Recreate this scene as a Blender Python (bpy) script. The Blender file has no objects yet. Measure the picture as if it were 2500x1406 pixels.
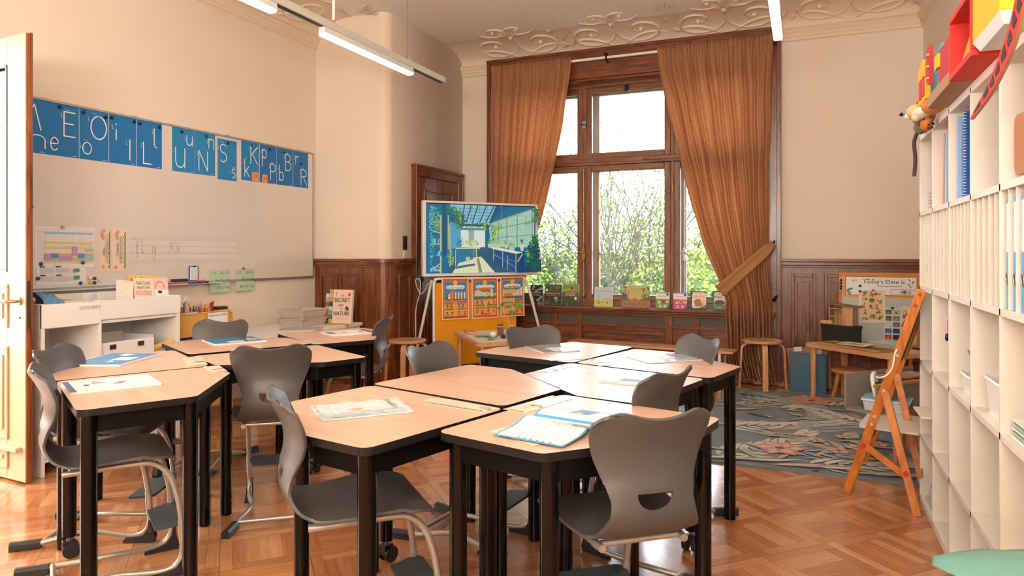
import bpy, bmesh, math, random
from mathutils import Matrix, Vector, Euler
random.seed(7)
R = math.radians
sc = bpy.context.scene
COL = sc.collection

# ------------------------------------------------------------------ camera
EYE = 1.25
YAW = math.atan(712/1680)
cam_d = bpy.data.cameras.new('camera'); cam = bpy.data.objects.new('camera', cam_d); COL.objects.link(cam)
cam.location = (0, 0, EYE); cam.rotation_euler = (R(90), 0, YAW)
cam_d.sensor_width = 36; cam_d.lens = 36*1680/2500; cam_d.shift_y = -(703-618)/2500
cam_d.clip_start = .02; cam_d.clip_end = 300
cam_d.dof.use_dof = True; cam_d.dof.focus_distance = 3.4; cam_d.dof.aperture_fstop = 11
sc.camera = cam

# ------------------------------------------------------------------ world, lights, exposure
w = bpy.data.worlds.new('sky'); sc.world = w; w.use_nodes = True
wn = w.node_tree.nodes; wl = w.node_tree.links; wn.clear()
wo = wn.new('ShaderNodeOutputWorld'); wb = wn.new('ShaderNodeBackground')
wb.inputs[0].default_value = (.80, .91, 1.0, 1); wb.inputs[1].default_value = 9.0
wl.new(wb.outputs[0], wo.inputs[0])

def light(name, kind, loc, rot, energy, color, **kw):
    d = bpy.data.lights.new(name, kind); d.energy = energy; d.color = color
    for k, v in kw.items(): setattr(d, k, v)
    o = bpy.data.objects.new(name, d); COL.objects.link(o); o.location = loc; o.rotation_euler = rot
    return o
# sun outside: comes over the roof from behind the building, reaches only the trees
light('sun', 'SUN', (0, -20, 30), (R(38), 0, R(-25)), 2.5, (1, .95, .86), angle=R(1))
# daylight of the neighbouring room, falling through the open double door on the left
light('hallway_daylight', 'AREA', (-6.4, 1.2, 1.75), (0, R(-90), R(8)), 235, (1, .96, .90), shape='RECTANGLE', size=2.4, size_y=2.6)
# added fill lamp by the rear wall, tilted up to brighten the ceiling
light('rear_ceiling_fill', 'AREA', (-.42, -2.9, 2.1), (R(154), 0, 0), 460, (1, .98, .93), shape='RECTANGLE', size=2.0, size_y=2.2)
pt = light('window_portal', 'AREA', (-1.75, 7.62, 1.95), (R(-90), 0, 0), 1, (1, 1, 1), shape='RECTANGLE', size=2.9, size_y=2.6)
pt.data.cycles.is_portal = True
sc.view_settings.view_transform = 'Standard'; sc.view_settings.look = 'None'
sc.view_settings.gamma = 1; sc.view_settings.use_curve_mapping = False
sc.view_settings.exposure = 0.42

# ------------------------------------------------------------------ measuring helpers (photo frame 2500x1406 -> metres on a known plane)
_c, _s = math.cos(YAW), math.sin(YAW)
def _ray(px, py):
    r = (px-1250)/1680
    return (_c*r-_s, _s*r+_c, -(py-618)/1680)
def onZ(px, py, z=0):
    d = _ray(px, py); t = (z-EYE)/d[2]; return (d[0]*t, d[1]*t)
def onX(px, py, x):
    d = _ray(px, py); t = x/d[0]; return (d[1]*t, EYE+d[2]*t)      # y, z
def onY(px, py, y):
    d = _ray(px, py); t = y/d[1]; return (d[0]*t, EYE+d[2]*t)      # x, z

# ------------------------------------------------------------------ materials
def lin(h):
    if not isinstance(h, str): return h
    h = h.lstrip('#'); v = [int(h[i:i+2], 16)/255 for i in (0, 2, 4)]
    return tuple(((c/12.92) if c <= .04045 else ((c+.055)/1.055)**2.4) for c in v)
_mc = {}
def pm(col, rough=.6, metal=0, key='', bump=0, bscale=60, spec=.5, sheen=0, trans=0, coat=0, emit=None, var=0, vscale=6):
    k = (col, rough, metal, key, bump, bscale, spec, coat, emit, var, trans)
    if k in _mc: return _mc[k]
    m = bpy.data.materials.new('mat_'+(key or 'paint')); m.use_nodes = True
    n, l = m.node_tree.nodes, m.node_tree.links; b = n['Principled BSDF']
    c = lin(col)
    b.inputs['Base Color'].default_value = (*c, 1); b.inputs['Roughness'].default_value = rough
    b.inputs['Metallic'].default_value = metal; b.inputs['Specular IOR Level'].default_value = spec
    b.inputs['Coat Weight'].default_value = coat; b.inputs['Coat Roughness'].default_value = .15
    if emit:
        b.inputs['Emission Color'].default_value = (*lin(col), 1); b.inputs['Emission Strength'].default_value = emit
        if key == 'screen': b.inputs['Base Color'].default_value = (.01, .01, .012, 1)
    if bump or var:
        tc = n.new('ShaderNodeTexCoord'); nz = n.new('ShaderNodeTexNoise'); nz.inputs['Scale'].default_value = bscale
        nz.inputs['Detail'].default_value = 4; l.new(tc.outputs['Object'], nz.inputs['Vector'])
        if bump:
            bp = n.new('ShaderNodeBump'); bp.inputs['Strength'].default_value = bump; bp.inputs['Distance'].default_value = .003
            l.new(nz.outputs[0], bp.inputs['Height']); l.new(bp.outputs[0], b.inputs['Normal'])
        if var:
            nv = n.new('ShaderNodeTexNoise'); nv.inputs['Scale'].default_value = vscale; nv.inputs['Detail'].default_value = 5
            l.new(tc.outputs['Object'], nv.inputs['Vector'])
            hs = n.new('ShaderNodeHueSaturation'); hs.inputs['Color'].default_value = (*c, 1)
            mr = n.new('ShaderNodeMapRange'); mr.inputs['To Min'].default_value = 1-var; mr.inputs['To Max'].default_value = 1+var
            mr.inputs['From Min'].default_value = .3; mr.inputs['From Max'].default_value = .7
            l.new(nv.outputs[0], mr.inputs[0]); l.new(mr.outputs[0], hs.inputs['Value']); l.new(hs.outputs[0], b.inputs['Base Color'])
    _mc[k] = m; return m

def wood(c1, c2, rough=.4, axis=2, scale=1.0, coat=0, key='wood'):
    k = ('wood', c1, c2, rough, axis, scale, coat)
    if k in _mc: return _mc[k]
    m = bpy.data.materials.new('mat_'+key); m.use_nodes = True
    n, l = m.node_tree.nodes, m.node_tree.links; b = n['Principled BSDF']
    tc = n.new('ShaderNodeTexCoord'); mp = n.new('ShaderNodeMapping')
    s = [14*scale]*3; s[axis] = 1.3*scale; mp.inputs['Scale'].default_value = s
    nz = n.new('ShaderNodeTexNoise'); nz.inputs['Scale'].default_value = 2.2; nz.inputs['Detail'].default_value = 7; nz.inputs['Distortion'].default_value = 1.2
    l.new(tc.outputs['Object'], mp.inputs[0]); l.new(mp.outputs[0], nz.inputs['Vector'])
    mp2 = n.new('ShaderNodeMapping'); s2 = [90*scale]*3; s2[axis] = 5*scale; mp2.inputs['Scale'].default_value = s2
    n2 = n.new('ShaderNodeTexNoise'); n2.inputs['Scale'].default_value = 1.5; n2.inputs['Detail'].default_value = 3
    l.new(tc.outputs['Object'], mp2.inputs[0]); l.new(mp2.outputs[0], n2.inputs['Vector'])
    ad = n.new('ShaderNodeMath'); ad.operation = 'MULTIPLY_ADD'; ad.inputs[1].default_value = .35; l.new(n2.outputs[0], ad.inputs[0]); l.new(nz.outputs[0], ad.inputs[2])
    cr = n.new('ShaderNodeValToRGB'); cr.color_ramp.elements[0].position = .48; cr.color_ramp.elements[0].color = (*lin(c1), 1)
    cr.color_ramp.elements[1].position = .85; cr.color_ramp.elements[1].color = (*lin(c2), 1)
    l.new(ad.outputs[0], cr.inputs[0]); l.new(cr.outputs[0], b.inputs['Base Color'])
    b.inputs['Roughness'].default_value = rough; b.inputs['Coat Weight'].default_value = coat; b.inputs['Coat Roughness'].default_value = .2
    _mc[k] = m; return m

def clear(col='#ffffff', amount=.8, rough=.05, key='clear_plastic'):
    k = ('clear', col, amount, rough)
    if k in _mc: return _mc[k]
    m = bpy.data.materials.new('mat_'+key); m.use_nodes = True; n, l = m.node_tree.nodes, m.node_tree.links; n.clear()
    o = n.new('ShaderNodeOutputMaterial'); mx = n.new('ShaderNodeMixShader'); t = n.new('ShaderNodeBsdfTransparent'); p = n.new('ShaderNodeBsdfPrincipled')
    p.inputs['Base Color'].default_value = (*lin(col), 1); p.inputs['Roughness'].default_value = rough
    mx.inputs[0].default_value = 1-amount
    l.new(t.outputs[0], mx.inputs[1]); l.new(p.outputs[0], mx.inputs[2]); l.new(mx.outputs[0], o.inputs[0])
    _mc[k] = m; return m

def glass_thin(key='window_glass'):
    if key in _mc: return _mc[key]
    m = bpy.data.materials.new('mat_'+key); m.use_nodes = True; n, l = m.node_tree.nodes, m.node_tree.links; n.clear()
    o = n.new('ShaderNodeOutputMaterial'); mx = n.new('ShaderNodeMixShader'); t = n.new('ShaderNodeBsdfTransparent'); g = n.new('ShaderNodeBsdfGlossy')
    g.inputs['Roughness'].default_value = .01; f = n.new('ShaderNodeFresnel'); f.inputs[0].default_value = 1.45
    l.new(f.outputs[0], mx.inputs[0]); l.new(t.outputs[0], mx.inputs[1]); l.new(g.outputs[0], mx.inputs[2]); l.new(mx.outputs[0], o.inputs[0])
    _mc[key] = m; return m

class NX:
    """tiny arithmetic wrapper over math nodes"""
    def __init__(s, nt, sock): s.nt, s.k = nt, sock
    def op(s, o, *a):
        nd = s.nt.nodes.new('ShaderNodeMath'); nd.operation = o
        for i, v in enumerate((s,)+a):
            if isinstance(v, NX): s.nt.links.new(v.k, nd.inputs[i])
            else: nd.inputs[i].default_value = v
        return NX(s.nt, nd.outputs[0])
    def __add__(s, o): return s.op('ADD', o)
    def __sub__(s, o): return s.op('SUBTRACT', o)
    def __mul__(s, o): return s.op('MULTIPLY', o)
    def floor(s): return s.op('FLOOR')
    def frac(s): return s.op('FRACT')
    def lt(s, o): return s.op('LESS_THAN', o)
    def gt(s, o): return s.op('GREATER_THAN', o)
    def mix(s, a, b): return (b*s)+(a*(s*-1+1)) if isinstance(b, NX) else s*b+(a*(s*-1+1))

def parquet():
    m = bpy.data.materials.new('mat_oak_parquet'); m.use_nodes = True; nt = m.node_tree; n, l = nt.nodes, nt.links; b = n['Principled BSDF']
    geo = n.new('ShaderNodeNewGeometry'); mp = n.new('ShaderNodeMapping'); mp.vector_type = 'POINT'
    l.new(geo.outputs['Position'], mp.inputs[0])
    T = .345; mp.inputs['Rotation'].default_value = (0, 0, R(-45)); mp.inputs['Scale'].default_value = (1/T, 1/T, 1)
    # phase so that a joint falls on (.084, 3.255)
    a = R(-45); x0, y0 = .084/T, 3.255/T
    mp.inputs['Location'].default_value = (-(x0*math.cos(a)-y0*math.sin(a))+40, -(x0*math.sin(a)+y0*math.cos(a))+40, 0)
    sx = n.new('ShaderNodeSeparateXYZ'); l.new(mp.outputs[0], sx.inputs[0])
    u, v = NX(nt, sx.outputs[0]), NX(nt, sx.outputs[1])
    iu, iv = u.floor(), v.floor(); fu, fv = u.frac(), v.frac()
    par = ((iu+iv)*.5).frac().gt(.25)
    du = (fu-.5).op('ABSOLUTE'); dv = (fv-.5).op('ABSOLUTE')
    E_ = .355
    bu, bv = du.gt(E_), dv.gt(E_)                       # border strips
    # along / across coordinate of the boards
    cross = par.mix(fv, fu); along = par.mix(fu, fv)
    # frame strips run the whole edge in the board direction, short ones between
    bc = par.mix(bv, bu); ba = par.mix(bu, bv)
    kc = (cross*7).floor()
    idm = kc                                             # middle boards
    sideA = along.gt(.5)
    idb = sideA*3+20
    sideC = cross.gt(.5)
    idc = sideC*3+30
    inner = ba.mix(idm, idb)
    pid = bc.mix(inner, idc)
    cb = n.new('ShaderNodeCombineXYZ'); l.new(iu.k, cb.inputs[0]); l.new(iv.k, cb.inputs[1]); l.new(pid.k, cb.inputs[2])
    wnz = n.new('ShaderNodeTexWhiteNoise'); wnz.noise_dimensions = '3D'; l.new(cb.outputs[0], wnz.inputs[0])
    # grain direction: boards run along 'along', end strips run across
    gdir = (ba*(bc*-1+1))
    ga = gdir.mix(along, cross); gc = gdir.mix(cross, along)
    cg = n.new('ShaderNodeCombineXYZ'); l.new((ga*1.2+(iu*3.1)).k, cg.inputs[0]); l.new((gc*26+(iv*7.3)).k, cg.inputs[1]); l.new((pid*5.7).k, cg.inputs[2])
    gn = n.new('ShaderNodeTexNoise'); gn.inputs['Scale'].default_value = 1.6; gn.inputs['Detail'].default_value = 6; l.new(cg.outputs[0], gn.inputs['Vector'])
    cr = n.new('ShaderNodeValToRGB')
    cr.color_ramp.elements[0].position = 0; cr.color_ramp.elements[0].color = (*lin('#94542f'), 1)
    cr.color_ramp.elements[1].position = 1; cr.color_ramp.elements[1].color = (*lin('#dca675'), 1)
    e = cr.color_ramp.elements.new(.5); e.color = (*lin('#bd7c4f'), 1)
    val = NX(nt, wnz.outputs[0])*.52+(NX(nt, gn.outputs[0])*.7-.10)
    l.new(val.k, cr.inputs[0])
    # gaps
    tg = .006
    gap = (fu.lt(tg)+fv.lt(tg)).gt(.5)
    fine = (((cross*7).frac().lt(.035))*((ba+bc).lt(.5))) 
    edge = ((du-E_).op('ABSOLUTE').lt(.004)*(dv.lt(E_))+(dv-E_).op('ABSOLUTE').lt(.004)*(du.lt(.5))).gt(.5)
    dark = (gap*.8+fine*.34+edge*.36)
    mx = n.new('ShaderNodeMixRGB'); mx.blend_type = 'MULTIPLY'; l.new(dark.k, mx.inputs[0]); l.new(cr.outputs[0], mx.inputs[1]); mx.inputs[2].default_value = (.12, .06, .03, 1)
    l.new(mx.outputs[0], b.inputs['Base Color'])
    rn = n.new('ShaderNodeTexNoise'); rn.inputs['Scale'].default_value = 3; l.new(geo.outputs['Position'], rn.inputs['Vector'])
    l.new((NX(nt, rn.outputs[0])*.16+.13).k, b.inputs['Roughness'])
    bp = n.new('ShaderNodeBump'); bp.inputs['Strength'].default_value = .25; bp.inputs['Distance'].default_value = .002
    h = gap*-1+(NX(nt, gn.outputs[0])*.25)+(NX(nt, wnz.outputs[0])*.15); l.new(h.k, bp.inputs['Height']); l.new(bp.outputs[0], b.inputs['Normal'])
    b.inputs['Coat Weight'].default_value = .4; b.inputs['Coat Roughness'].default_value = .12
    return m

def weave(c1, c2, trans=.35, sc_=(90, 90), key='curtain_fabric'):
    m = bpy.data.materials.new('mat_'+key); m.use_nodes = True; nt = m.node_tree; n, l = nt.nodes, nt.links
    out = n['Material Output']; b = n['Principled BSDF']
    tc = n.new('ShaderNodeTexCoord'); sx = n.new('ShaderNodeSeparateXYZ'); l.new(tc.outputs['UV'], sx.inputs[0])
    u, v = NX(nt, sx.outputs[0])*sc_[0], NX(nt, sx.outputs[1])*sc_[1]
    row = (v.floor()*.5).frac()
    fu = ((u+row).frac()-.5).op('ABSOLUTE'); fv = (v.frac()-.5).op('ABSOLUTE')
    dot = (fu+fv).lt(.42)
    mx = n.new('ShaderNodeMixRGB'); l.new(dot.k, mx.inputs[0]); mx.inputs[1].default_value = (*lin(c1), 1); mx.inputs[2].default_value = (*lin(c2), 1)
    l.new(mx.outputs[0], b.inputs['Base Color']); b.inputs['Roughness'].default_value = .9
    tr = n.new('ShaderNodeBsdfTranslucent'); l.new(mx.outputs[0], tr.inputs[0])
    ms = n.new('ShaderNodeMixShader'); ms.inputs[0].default_value = trans
    l.new(b.outputs[0], ms.inputs[1]); l.new(tr.outputs[0], ms.inputs[2]); l.new(ms.outputs[0], out.inputs[0])
    bp = n.new('ShaderNodeBump'); bp.inputs['Strength'].default_value = .3; bp.inputs['Distance'].default_value = .002; l.new(dot.k, bp.inputs['Height']); l.new(bp.outputs[0], b.inputs['Normal'])
    return m

def leafmat(c, trans=.4, key='leaf'):
    k = ('leaf', c, trans)
    if k in _mc: return _mc[k]
    m = bpy.data.materials.new('mat_'+key); m.use_nodes = True; nt = m.node_tree; n, l = nt.nodes, nt.links
    out = n['Material Output']; b = n['Principled BSDF']; b.inputs['Base Color'].default_value = (*lin(c), 1); b.inputs['Roughness'].default_value = .5
    tr = n.new('ShaderNodeBsdfTranslucent'); tr.inputs[0].default_value = (*lin(c), 1)
    ms = n.new('ShaderNodeMixShader'); ms.inputs[0].default_value = trans
    l.new(b.outputs[0], ms.inputs[1]); l.new(tr.outputs[0], ms.inputs[2]); l.new(ms.outputs[0], out.inputs[0])
    _mc[k] = m; return m

# ------------------------------------------------------------------ mesh helpers
class M:
    def __init__(s): s.v, s.f, s.mi, s.sm, s.mats, s.uv = [], [], [], [], [], None
    def m(s, mat):
        if mat not in s.mats: s.mats.append(mat)
        return s.mats.index(mat)
    def add(s, vs, fs, mat, smooth=False, T=None):
        o = len(s.v); k = s.m(mat)
        s.v += [tuple(T @ Vector(p)) if T else tuple(p) for p in vs]
        for f in fs: s.f.append([o+i for i in f]); s.mi.append(k); s.sm.append(smooth)
        return s
    def box(s, x0, x1, y0, y1, z0, z1, mat, T=None):
        return s.add([(x0,y0,z0),(x1,y0,z0),(x1,y1,z0),(x0,y1,z0),(x0,y0,z1),(x1,y0,z1),(x1,y1,z1),(x0,y1,z1)],
                     [(0,3,2,1),(4,5,6,7),(0,1,5,4),(1,2,6,5),(2,3,7,6),(3,0,4,7)], mat, False, T)
    def quad(s, pts, mat, T=None): return s.add(pts, [tuple(range(len(pts)))], mat, False, T)
    def prism(s, poly, z0, z1, mat, T=None, side=None):
        n = len(poly); vs = [(x,y,z0) for x,y in poly]+[(x,y,z1) for x,y in poly]
        s.add(vs, [tuple(range(n-1,-1,-1)), tuple(range(n,2*n))], mat, False, T)
        return s.add(vs, [(i,(i+1)%n,n+(i+1)%n,n+i) for i in range(n)], side or mat, False, T)
    def tube(s, pts, r, mat, n=10, cap=True, T=None):
        P = [Vector(p) for p in pts]; rs = r if isinstance(r, (list, tuple)) else [r]*len(P)
        vs, fs = [], []; up = None
        for i, p in enumerate(P):
            t = (P[min(i+1,len(P)-1)]-P[max(i-1,0)]).normalized()
            if up is None:
                up = Vector((0,0,1)) if abs(t.z) < .9 else Vector((1,0,0))
            up = (up-t*up.dot(t)).normalized(); sd = t.cross(up)
            for k in range(n):
                a = 2*math.pi*k/n; vs.append(p+(up*math.cos(a)+sd*math.sin(a))*rs[i])
        for i in range(len(P)-1):
            for k in range(n): fs.append((i*n+k,i*n+(k+1)%n,(i+1)*n+(k+1)%n,(i+1)*n+k))
        s.add(vs, fs, mat, True, T)
        if cap:
            q = len(P)-1; s.add(vs[:n], [tuple(range(n-1,-1,-1))], mat, False, T); s.add(vs[q*n:], [tuple(range(n))], mat, False, T)
        return s
    def cyl(s, p0, p1, r, mat, n=16, r2=None, T=None): return s.tube([p0, p1], [r, r if r2 is None else r2], mat, n, True, T)
    def lathe(s, prof, mat, n=24, c=(0,0), T=None, smooth=True):
        vs, fs = [], []
        for (r, z) in prof:
            for k in range(n):
                a = 2*math.pi*k/n; vs.append((c[0]+r*math.cos(a), c[1]+r*math.sin(a), z))
        for i in range(len(prof)-1):
            for k in range(n): fs.append((i*n+k,i*n+(k+1)%n,(i+1)*n+(k+1)%n,(i+1)*n+k))
        s.add(vs, fs, mat, smooth, T)
        if prof[0][0] > 1e-4: s.add(vs[:n], [tuple(range(n-1,-1,-1))], mat, False, T)
        if prof[-1][0] > 1e-4: s.add(vs[-n:], [tuple(range(n))], mat, False, T)
        return s
    def ball(s, c, r, mat, n=12, sq=(1,1,1), T=None):
        vs, fs = [], []; m_ = n//2
        for i in range(m_+1):
            th = math.pi*i/m_
            for k in range(n):
                a = 2*math.pi*k/n; vs.append((c[0]+r*sq[0]*math.sin(th)*math.cos(a), c[1]+r*sq[1]*math.sin(th)*math.sin(a), c[2]-r*sq[2]*math.cos(th)))
        for i in range(m_):
            for k in range(n): fs.append((i*n+k,i*n+(k+1)%n,(i+1)*n+(k+1)%n,(i+1)*n+k))
        return s.add(vs, fs, mat, True, T)
    def grid(s, rows, mat, smooth=True, uv=None, T=None):
        n = len(rows[0]); vs = [p for r in rows for p in r]
        fs = [(i*n+k, i*n+k+1, (i+1)*n+k+1, (i+1)*n+k) for i in range(len(rows)-1) for k in range(n-1)]
        if uv is not None: s.uv = (len(s.v), [q for r in uv for q in r])
        return s.add(vs, fs, mat, smooth, T)
    def build(s, name, parent=None, loc=(0,0,0), rot=(0,0,0), bevel=0, seg=2, solid=0, merge=False):
        me = bpy.data.meshes.new(name); me.from_pydata(s.v, [], s.f)
        for mt in s.mats: me.materials.append(mt)
        me.polygons.foreach_set('material_index', s.mi); me.polygons.foreach_set('use_smooth', s.sm)
        if s.uv:
            o, q = s.uv; ul = me.uv_layers.new(name='UVMap')
            for lp in me.loops:
                i = lp.vertex_index-o
                if 0 <= i < len(q): ul.data[lp.index].uv = q[i]
        me.validate(); me.update()
        ob = bpy.data.objects.new(name, me); COL.objects.link(ob); ob.location = loc; ob.rotation_euler = rot
        if parent: ob.parent = parent
        if solid:
            md = ob.modifiers.new('thickness', 'SOLIDIFY'); md.thickness = solid; md.offset = 0
        if bevel:
            md = ob.modifiers.new('bevel', 'BEVEL'); md.width = bevel; md.segments = seg; md.limit_method = 'ANGLE'; md.angle_limit = R(40); md.harden_normals = False
        return ob

def rrect(x0, x1, y0, y1, r, n=5):
    out = []
    for cx, cy, a0 in ((x1-r,y0+r,-90),(x1-r,y1-r,0),(x0+r,y1-r,90),(x0+r,y0+r,180)):
        for k in range(n+1):
            a = R(a0+90*k/n); out.append((cx+r*math.cos(a), cy+r*math.sin(a)))
    return out
def rpoly(pts, r, n=5):
    out = []; N = len(pts)
    for i in range(N):
        p0, p, p1 = Vector(pts[i-1]), Vector(pts[i]), Vector(pts[(i+1)%N])
        a, b = (p0-p), (p1-p); la, lb = a.length, b.length; a.normalize(); b.normalize()
        ang = a.angle(b); d = min(r/math.tan(ang/2), la*.45, lb*.45); rr = d*math.tan(ang/2)
        c = p+(a+b).normalized()*(rr/math.sin(ang/2)); s0 = p+a*d-c; s1 = p+b*d-c
        a0 = math.atan2(s0.y, s0.x); da = math.atan2(s1.y, s1.x)-a0
        while da > math.pi: da -= 2*math.pi
        while da < -math.pi: da += 2*math.pi
        for k in range(n+1):
            t = a0+da*k/n; out.append((c.x+rr*math.cos(t), c.y+rr*math.sin(t)))
    return out
def spline(pts, n=8):
    P = [Vector(p) for p in pts]; out = []
    for i in range(len(P)-1):
        p0, p1, p2, p3 = P[max(i-1,0)], P[i], P[i+1], P[min(i+2,len(P)-1)]
        for k in range(n):
            t = k/n; out.append(.5*((2*p1)+(p2-p0)*t+(2*p0-5*p1+4*p2-p3)*t*t+(3*p1-p0-3*p2+p3)*t**3))
    out.append(P[-1]); return out

def tag(o, label=None, cat=None, group=None, kind=None):
    if label: o['label'] = label
    if cat: o['category'] = cat
    if group: o['group'] = group
    if kind: o['kind'] = kind
    return o
def empty(name, loc=(0,0,0), rz=0, label=None, cat=None, group=None, kind=None):
    o = bpy.data.objects.new(name, None); COL.objects.link(o); o.location = loc; o.rotation_euler = (0,0,rz) if not isinstance(rz, (tuple, list)) else rz
    o.empty_display_size = .05
    return tag(o, label, cat, group, kind)
def copy_tree(o, parent=None):
    c = o.copy(); COL.objects.link(c); c.parent = parent
    for ch in list(o.children): copy_tree(ch, c)
    return c

_tc = {}
def glyphs(s):
    if s in _tc: return _tc[s]
    cu = bpy.data.curves.new('t', 'FONT'); cu.body = s; cu.size = 1; cu.resolution_u = 2; cu.fill_mode = 'FRONT'
    ob = bpy.data.objects.new('t', cu); COL.objects.link(ob)
    dg = bpy.context.evaluated_depsgraph_get(); me = ob.evaluated_get(dg).to_mesh()
    vs = [(v.co.x, v.co.y) for v in me.vertices]; fs = [tuple(p.vertices) for p in me.polygons]
    ob.evaluated_get(dg).to_mesh_clear(); bpy.data.objects.remove(ob); bpy.data.curves.remove(cu)
    if vs:
        x0 = min(v[0] for v in vs); vs = [(x-x0, y) for x, y in vs]; wd = max(v[0] for v in vs)
    else: wd = .5
    _tc[s] = (vs, fs, wd); return _tc[s]

class Art(M):
    """flat print: u right, v up, every call lies a hair in front of the last"""
    def __init__(s, d=.00025): super().__init__(); s.L = 0; s.d = d; s.T = None
    def _y(s): s.L += 1; return -s.d*s.L
    def slab(s, w_, h, t, mat, side=None):
        s.box(0, w_, 0, t, 0, h, mat)
        return s
    def poly(s, pts, mat):
        y = s._y(); return s.add([(a, y, b) for a, b in pts], [tuple(range(len(pts)))], mat)
    def rect(s, u0, v0, u1, v1, mat): return s.poly([(u0,v0),(u1,v0),(u1,v1),(u0,v1)], mat)
    def circ(s, u, v, r, mat, n=20, ry=None):
        ry = ry or r; return s.poly([(u+r*math.cos(2*math.pi*k/n), v+ry*math.sin(2*math.pi*k/n)) for k in range(n)], mat)
    def line(s, pts, wd, mat, closed=False, rnd=True):
        y = s._y(); P = [Vector(p) for p in pts]
        if closed: P.append(P[0])
        for i in range(len(P)-1):
            d = P[i+1]-P[i]
            if d.length < 1e-6: continue
            nn = Vector((-d.y, d.x)).normalized()*wd/2
            s.add([(q.x, y, q.y) for q in (P[i]-nn, P[i+1]-nn, P[i+1]+nn, P[i]+nn)], [(0,1,2,3)], mat)
        if rnd:
            for q in P: s.add([(q.x+wd/2*math.cos(R(45*k)), y-.00002, q.y+wd/2*math.sin(R(45*k))) for k in range(8)], [tuple(range(8))], mat)
        return s
    def text(s, t, u, v, h, mat, w=None, al='l', rot=0, maxw=None):
        vs, fs, wd = glyphs(t); k = h/.72; kx = k if w is None else w/wd
        if maxw and wd*kx > maxw: kx = maxw/wd
        W = wd*kx; off = {'l': 0, 'c': -W/2, 'r': -W}[al]; y = s._y(); c, sn = math.cos(R(rot)), math.sin(R(rot))
        pts = []
        for a, b in vs:
            a = a*kx+off; b = b*k; pts.append((u+a*c-b*sn, y, v+a*sn+b*c))
        return s.add(pts, fs, mat)
    def scrib(s, u0, u1, v, h, mat, seed=0):
        rnd = random.Random(seed+77); n = max(4, int((u1-u0)/max(h, .001)*1.1)); y = s._y()
        pts = [(u0+(u1-u0)*k/n, v+rnd.uniform(-.5, .5)*h) for k in range(n+1)]; wd = max(.0005, h*.22)
        for i in range(n):
            if rnd.random() < .16: continue
            (a, b), (c, d) = pts[i], pts[i+1]; s.add([(a, y, b-wd/2), (c, y, d-wd/2), (c, y, d+wd/2), (a, y, b+wd/2)], [(0,1,2,3)], mat)
        return s
    def leaf(s, u, v, a, L, wd, mat):
        c, sn = math.cos(a), math.sin(a); pts = []
        for t, ww in ((0,0),(.25,.8),(.5,1),(.75,.65),(1,0),(.75,-.65),(.5,-1),(.25,-.8)):
            p, q = t*L, ww*wd/2; pts.append((u+p*c-q*sn, v+p*sn+q*c))
        return s.poly(pts, mat)
FLAT = (R(-90), 0, 0)      # lays a print on its back, front up

# ================================================================== SETTING
XL, XR, YW, YB, ZC = -4.53, 1.0, 7.21, -3.0, 3.58
WALL = pm('#eedfcf', .9, key='warm_plaster', bump=.12, bscale=90, var=.015, vscale=1.5)
CEIL = pm('#f7f1e6', .9, key='ceiling_plaster', bump=.1, bscale=60)
STUC = pm('#eddac4', .85, key='stucco')
WD = wood('#4c2410', '#8f4f28', .33, 2, 1, .35, 'walnut_panel')
WDH = wood('#4c2410', '#8f4f28', .33, 0, 1, .35, 'walnut_rail')
WDY = wood('#4c2410', '#8f4f28', .33, 1, 1, .35, 'walnut_rail_y')
WWIN = wood('#5c3320', '#96623f', .38, 2, 1, .2, 'window_oak')
WWINH = wood('#5c3320', '#96623f', .38, 0, 1, .2, 'window_oak_rail')
WHITE = pm('#f1ece6', .45, key='white_laminate')
WHITEM = pm('#ecebe8', .35, key='white_metal')
BLACK = pm('#17181a', .35, key='black_metal')
BRASS = pm('#a98a4e', .3, 1, key='brass')
DARKIRON = pm('#2b2724', .5, .6, key='dark_iron')

def struct(o): o['kind'] = 'structure'; return o
struct(M().box(-6.9, XR+.5, YB-.5, YW+.5, -.2, 0, parquet()).build('floor'))
struct(M().box(-6.9, XR+.5, YB-.5, YW+.5, ZC, ZC+.3, CEIL).build('ceiling'))
m = M()
DY0, DY1, DZ = .93, 2.47, 2.52
m.box(XL-.25, XL, YB, DY0, 0, ZC, WALL).box(XL-.25, XL, DY1, YW+.4, 0, ZC, WALL).box(XL-.25, XL, DY0, DY1, DZ, ZC, WALL)
struct(m.build('wall_left'))
OX0, OX1, OZ0, OZ1 = -3.21, -.31, .62, 3.26
m = M()
m.box(XL, OX0, YW, YW+.45, 0, ZC, WALL).box(OX1, XR+.3, YW, YW+.45, 0, ZC, WALL).box(OX0, OX1, YW, YW+.45, OZ1, ZC, WALL).box(OX0, OX1, YW, YW+.45, 0, OZ0, WALL)
struct(m.build('wall_back'))
struct(M().box(XR, XR+.3, YB, YW, 0, ZC, WALL).build('wall_right'))
struct(M().box(-6.9, XR, YB-.3, YB, 0, ZC, WALL).build('wall_front'))
m = M(); m.box(-6.9, -6.6, YB, YW, 0, ZC, WALL); m.box(-6.6, XL-.25, 4.2, 4.5, 0, ZC, WALL); struct(m.build('wall_hallway'))
# pier with a rounded corner that carries the narrow door
PX, PY = -3.685, 5.62
pp = [(XL, YW), (XL, PY)]+[(PX-.1+.1*math.sin(R(a)), PY+.1-.1*math.cos(R(a))) for a in range(0, 91, 10)]+[(PX, YW)]
m = M(); m.prism(pp, 0, ZC, WALL)
for i in range(2, 12): m.sm[-len(pp)+i] = True
struct(m.build('wall_pier'))

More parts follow.
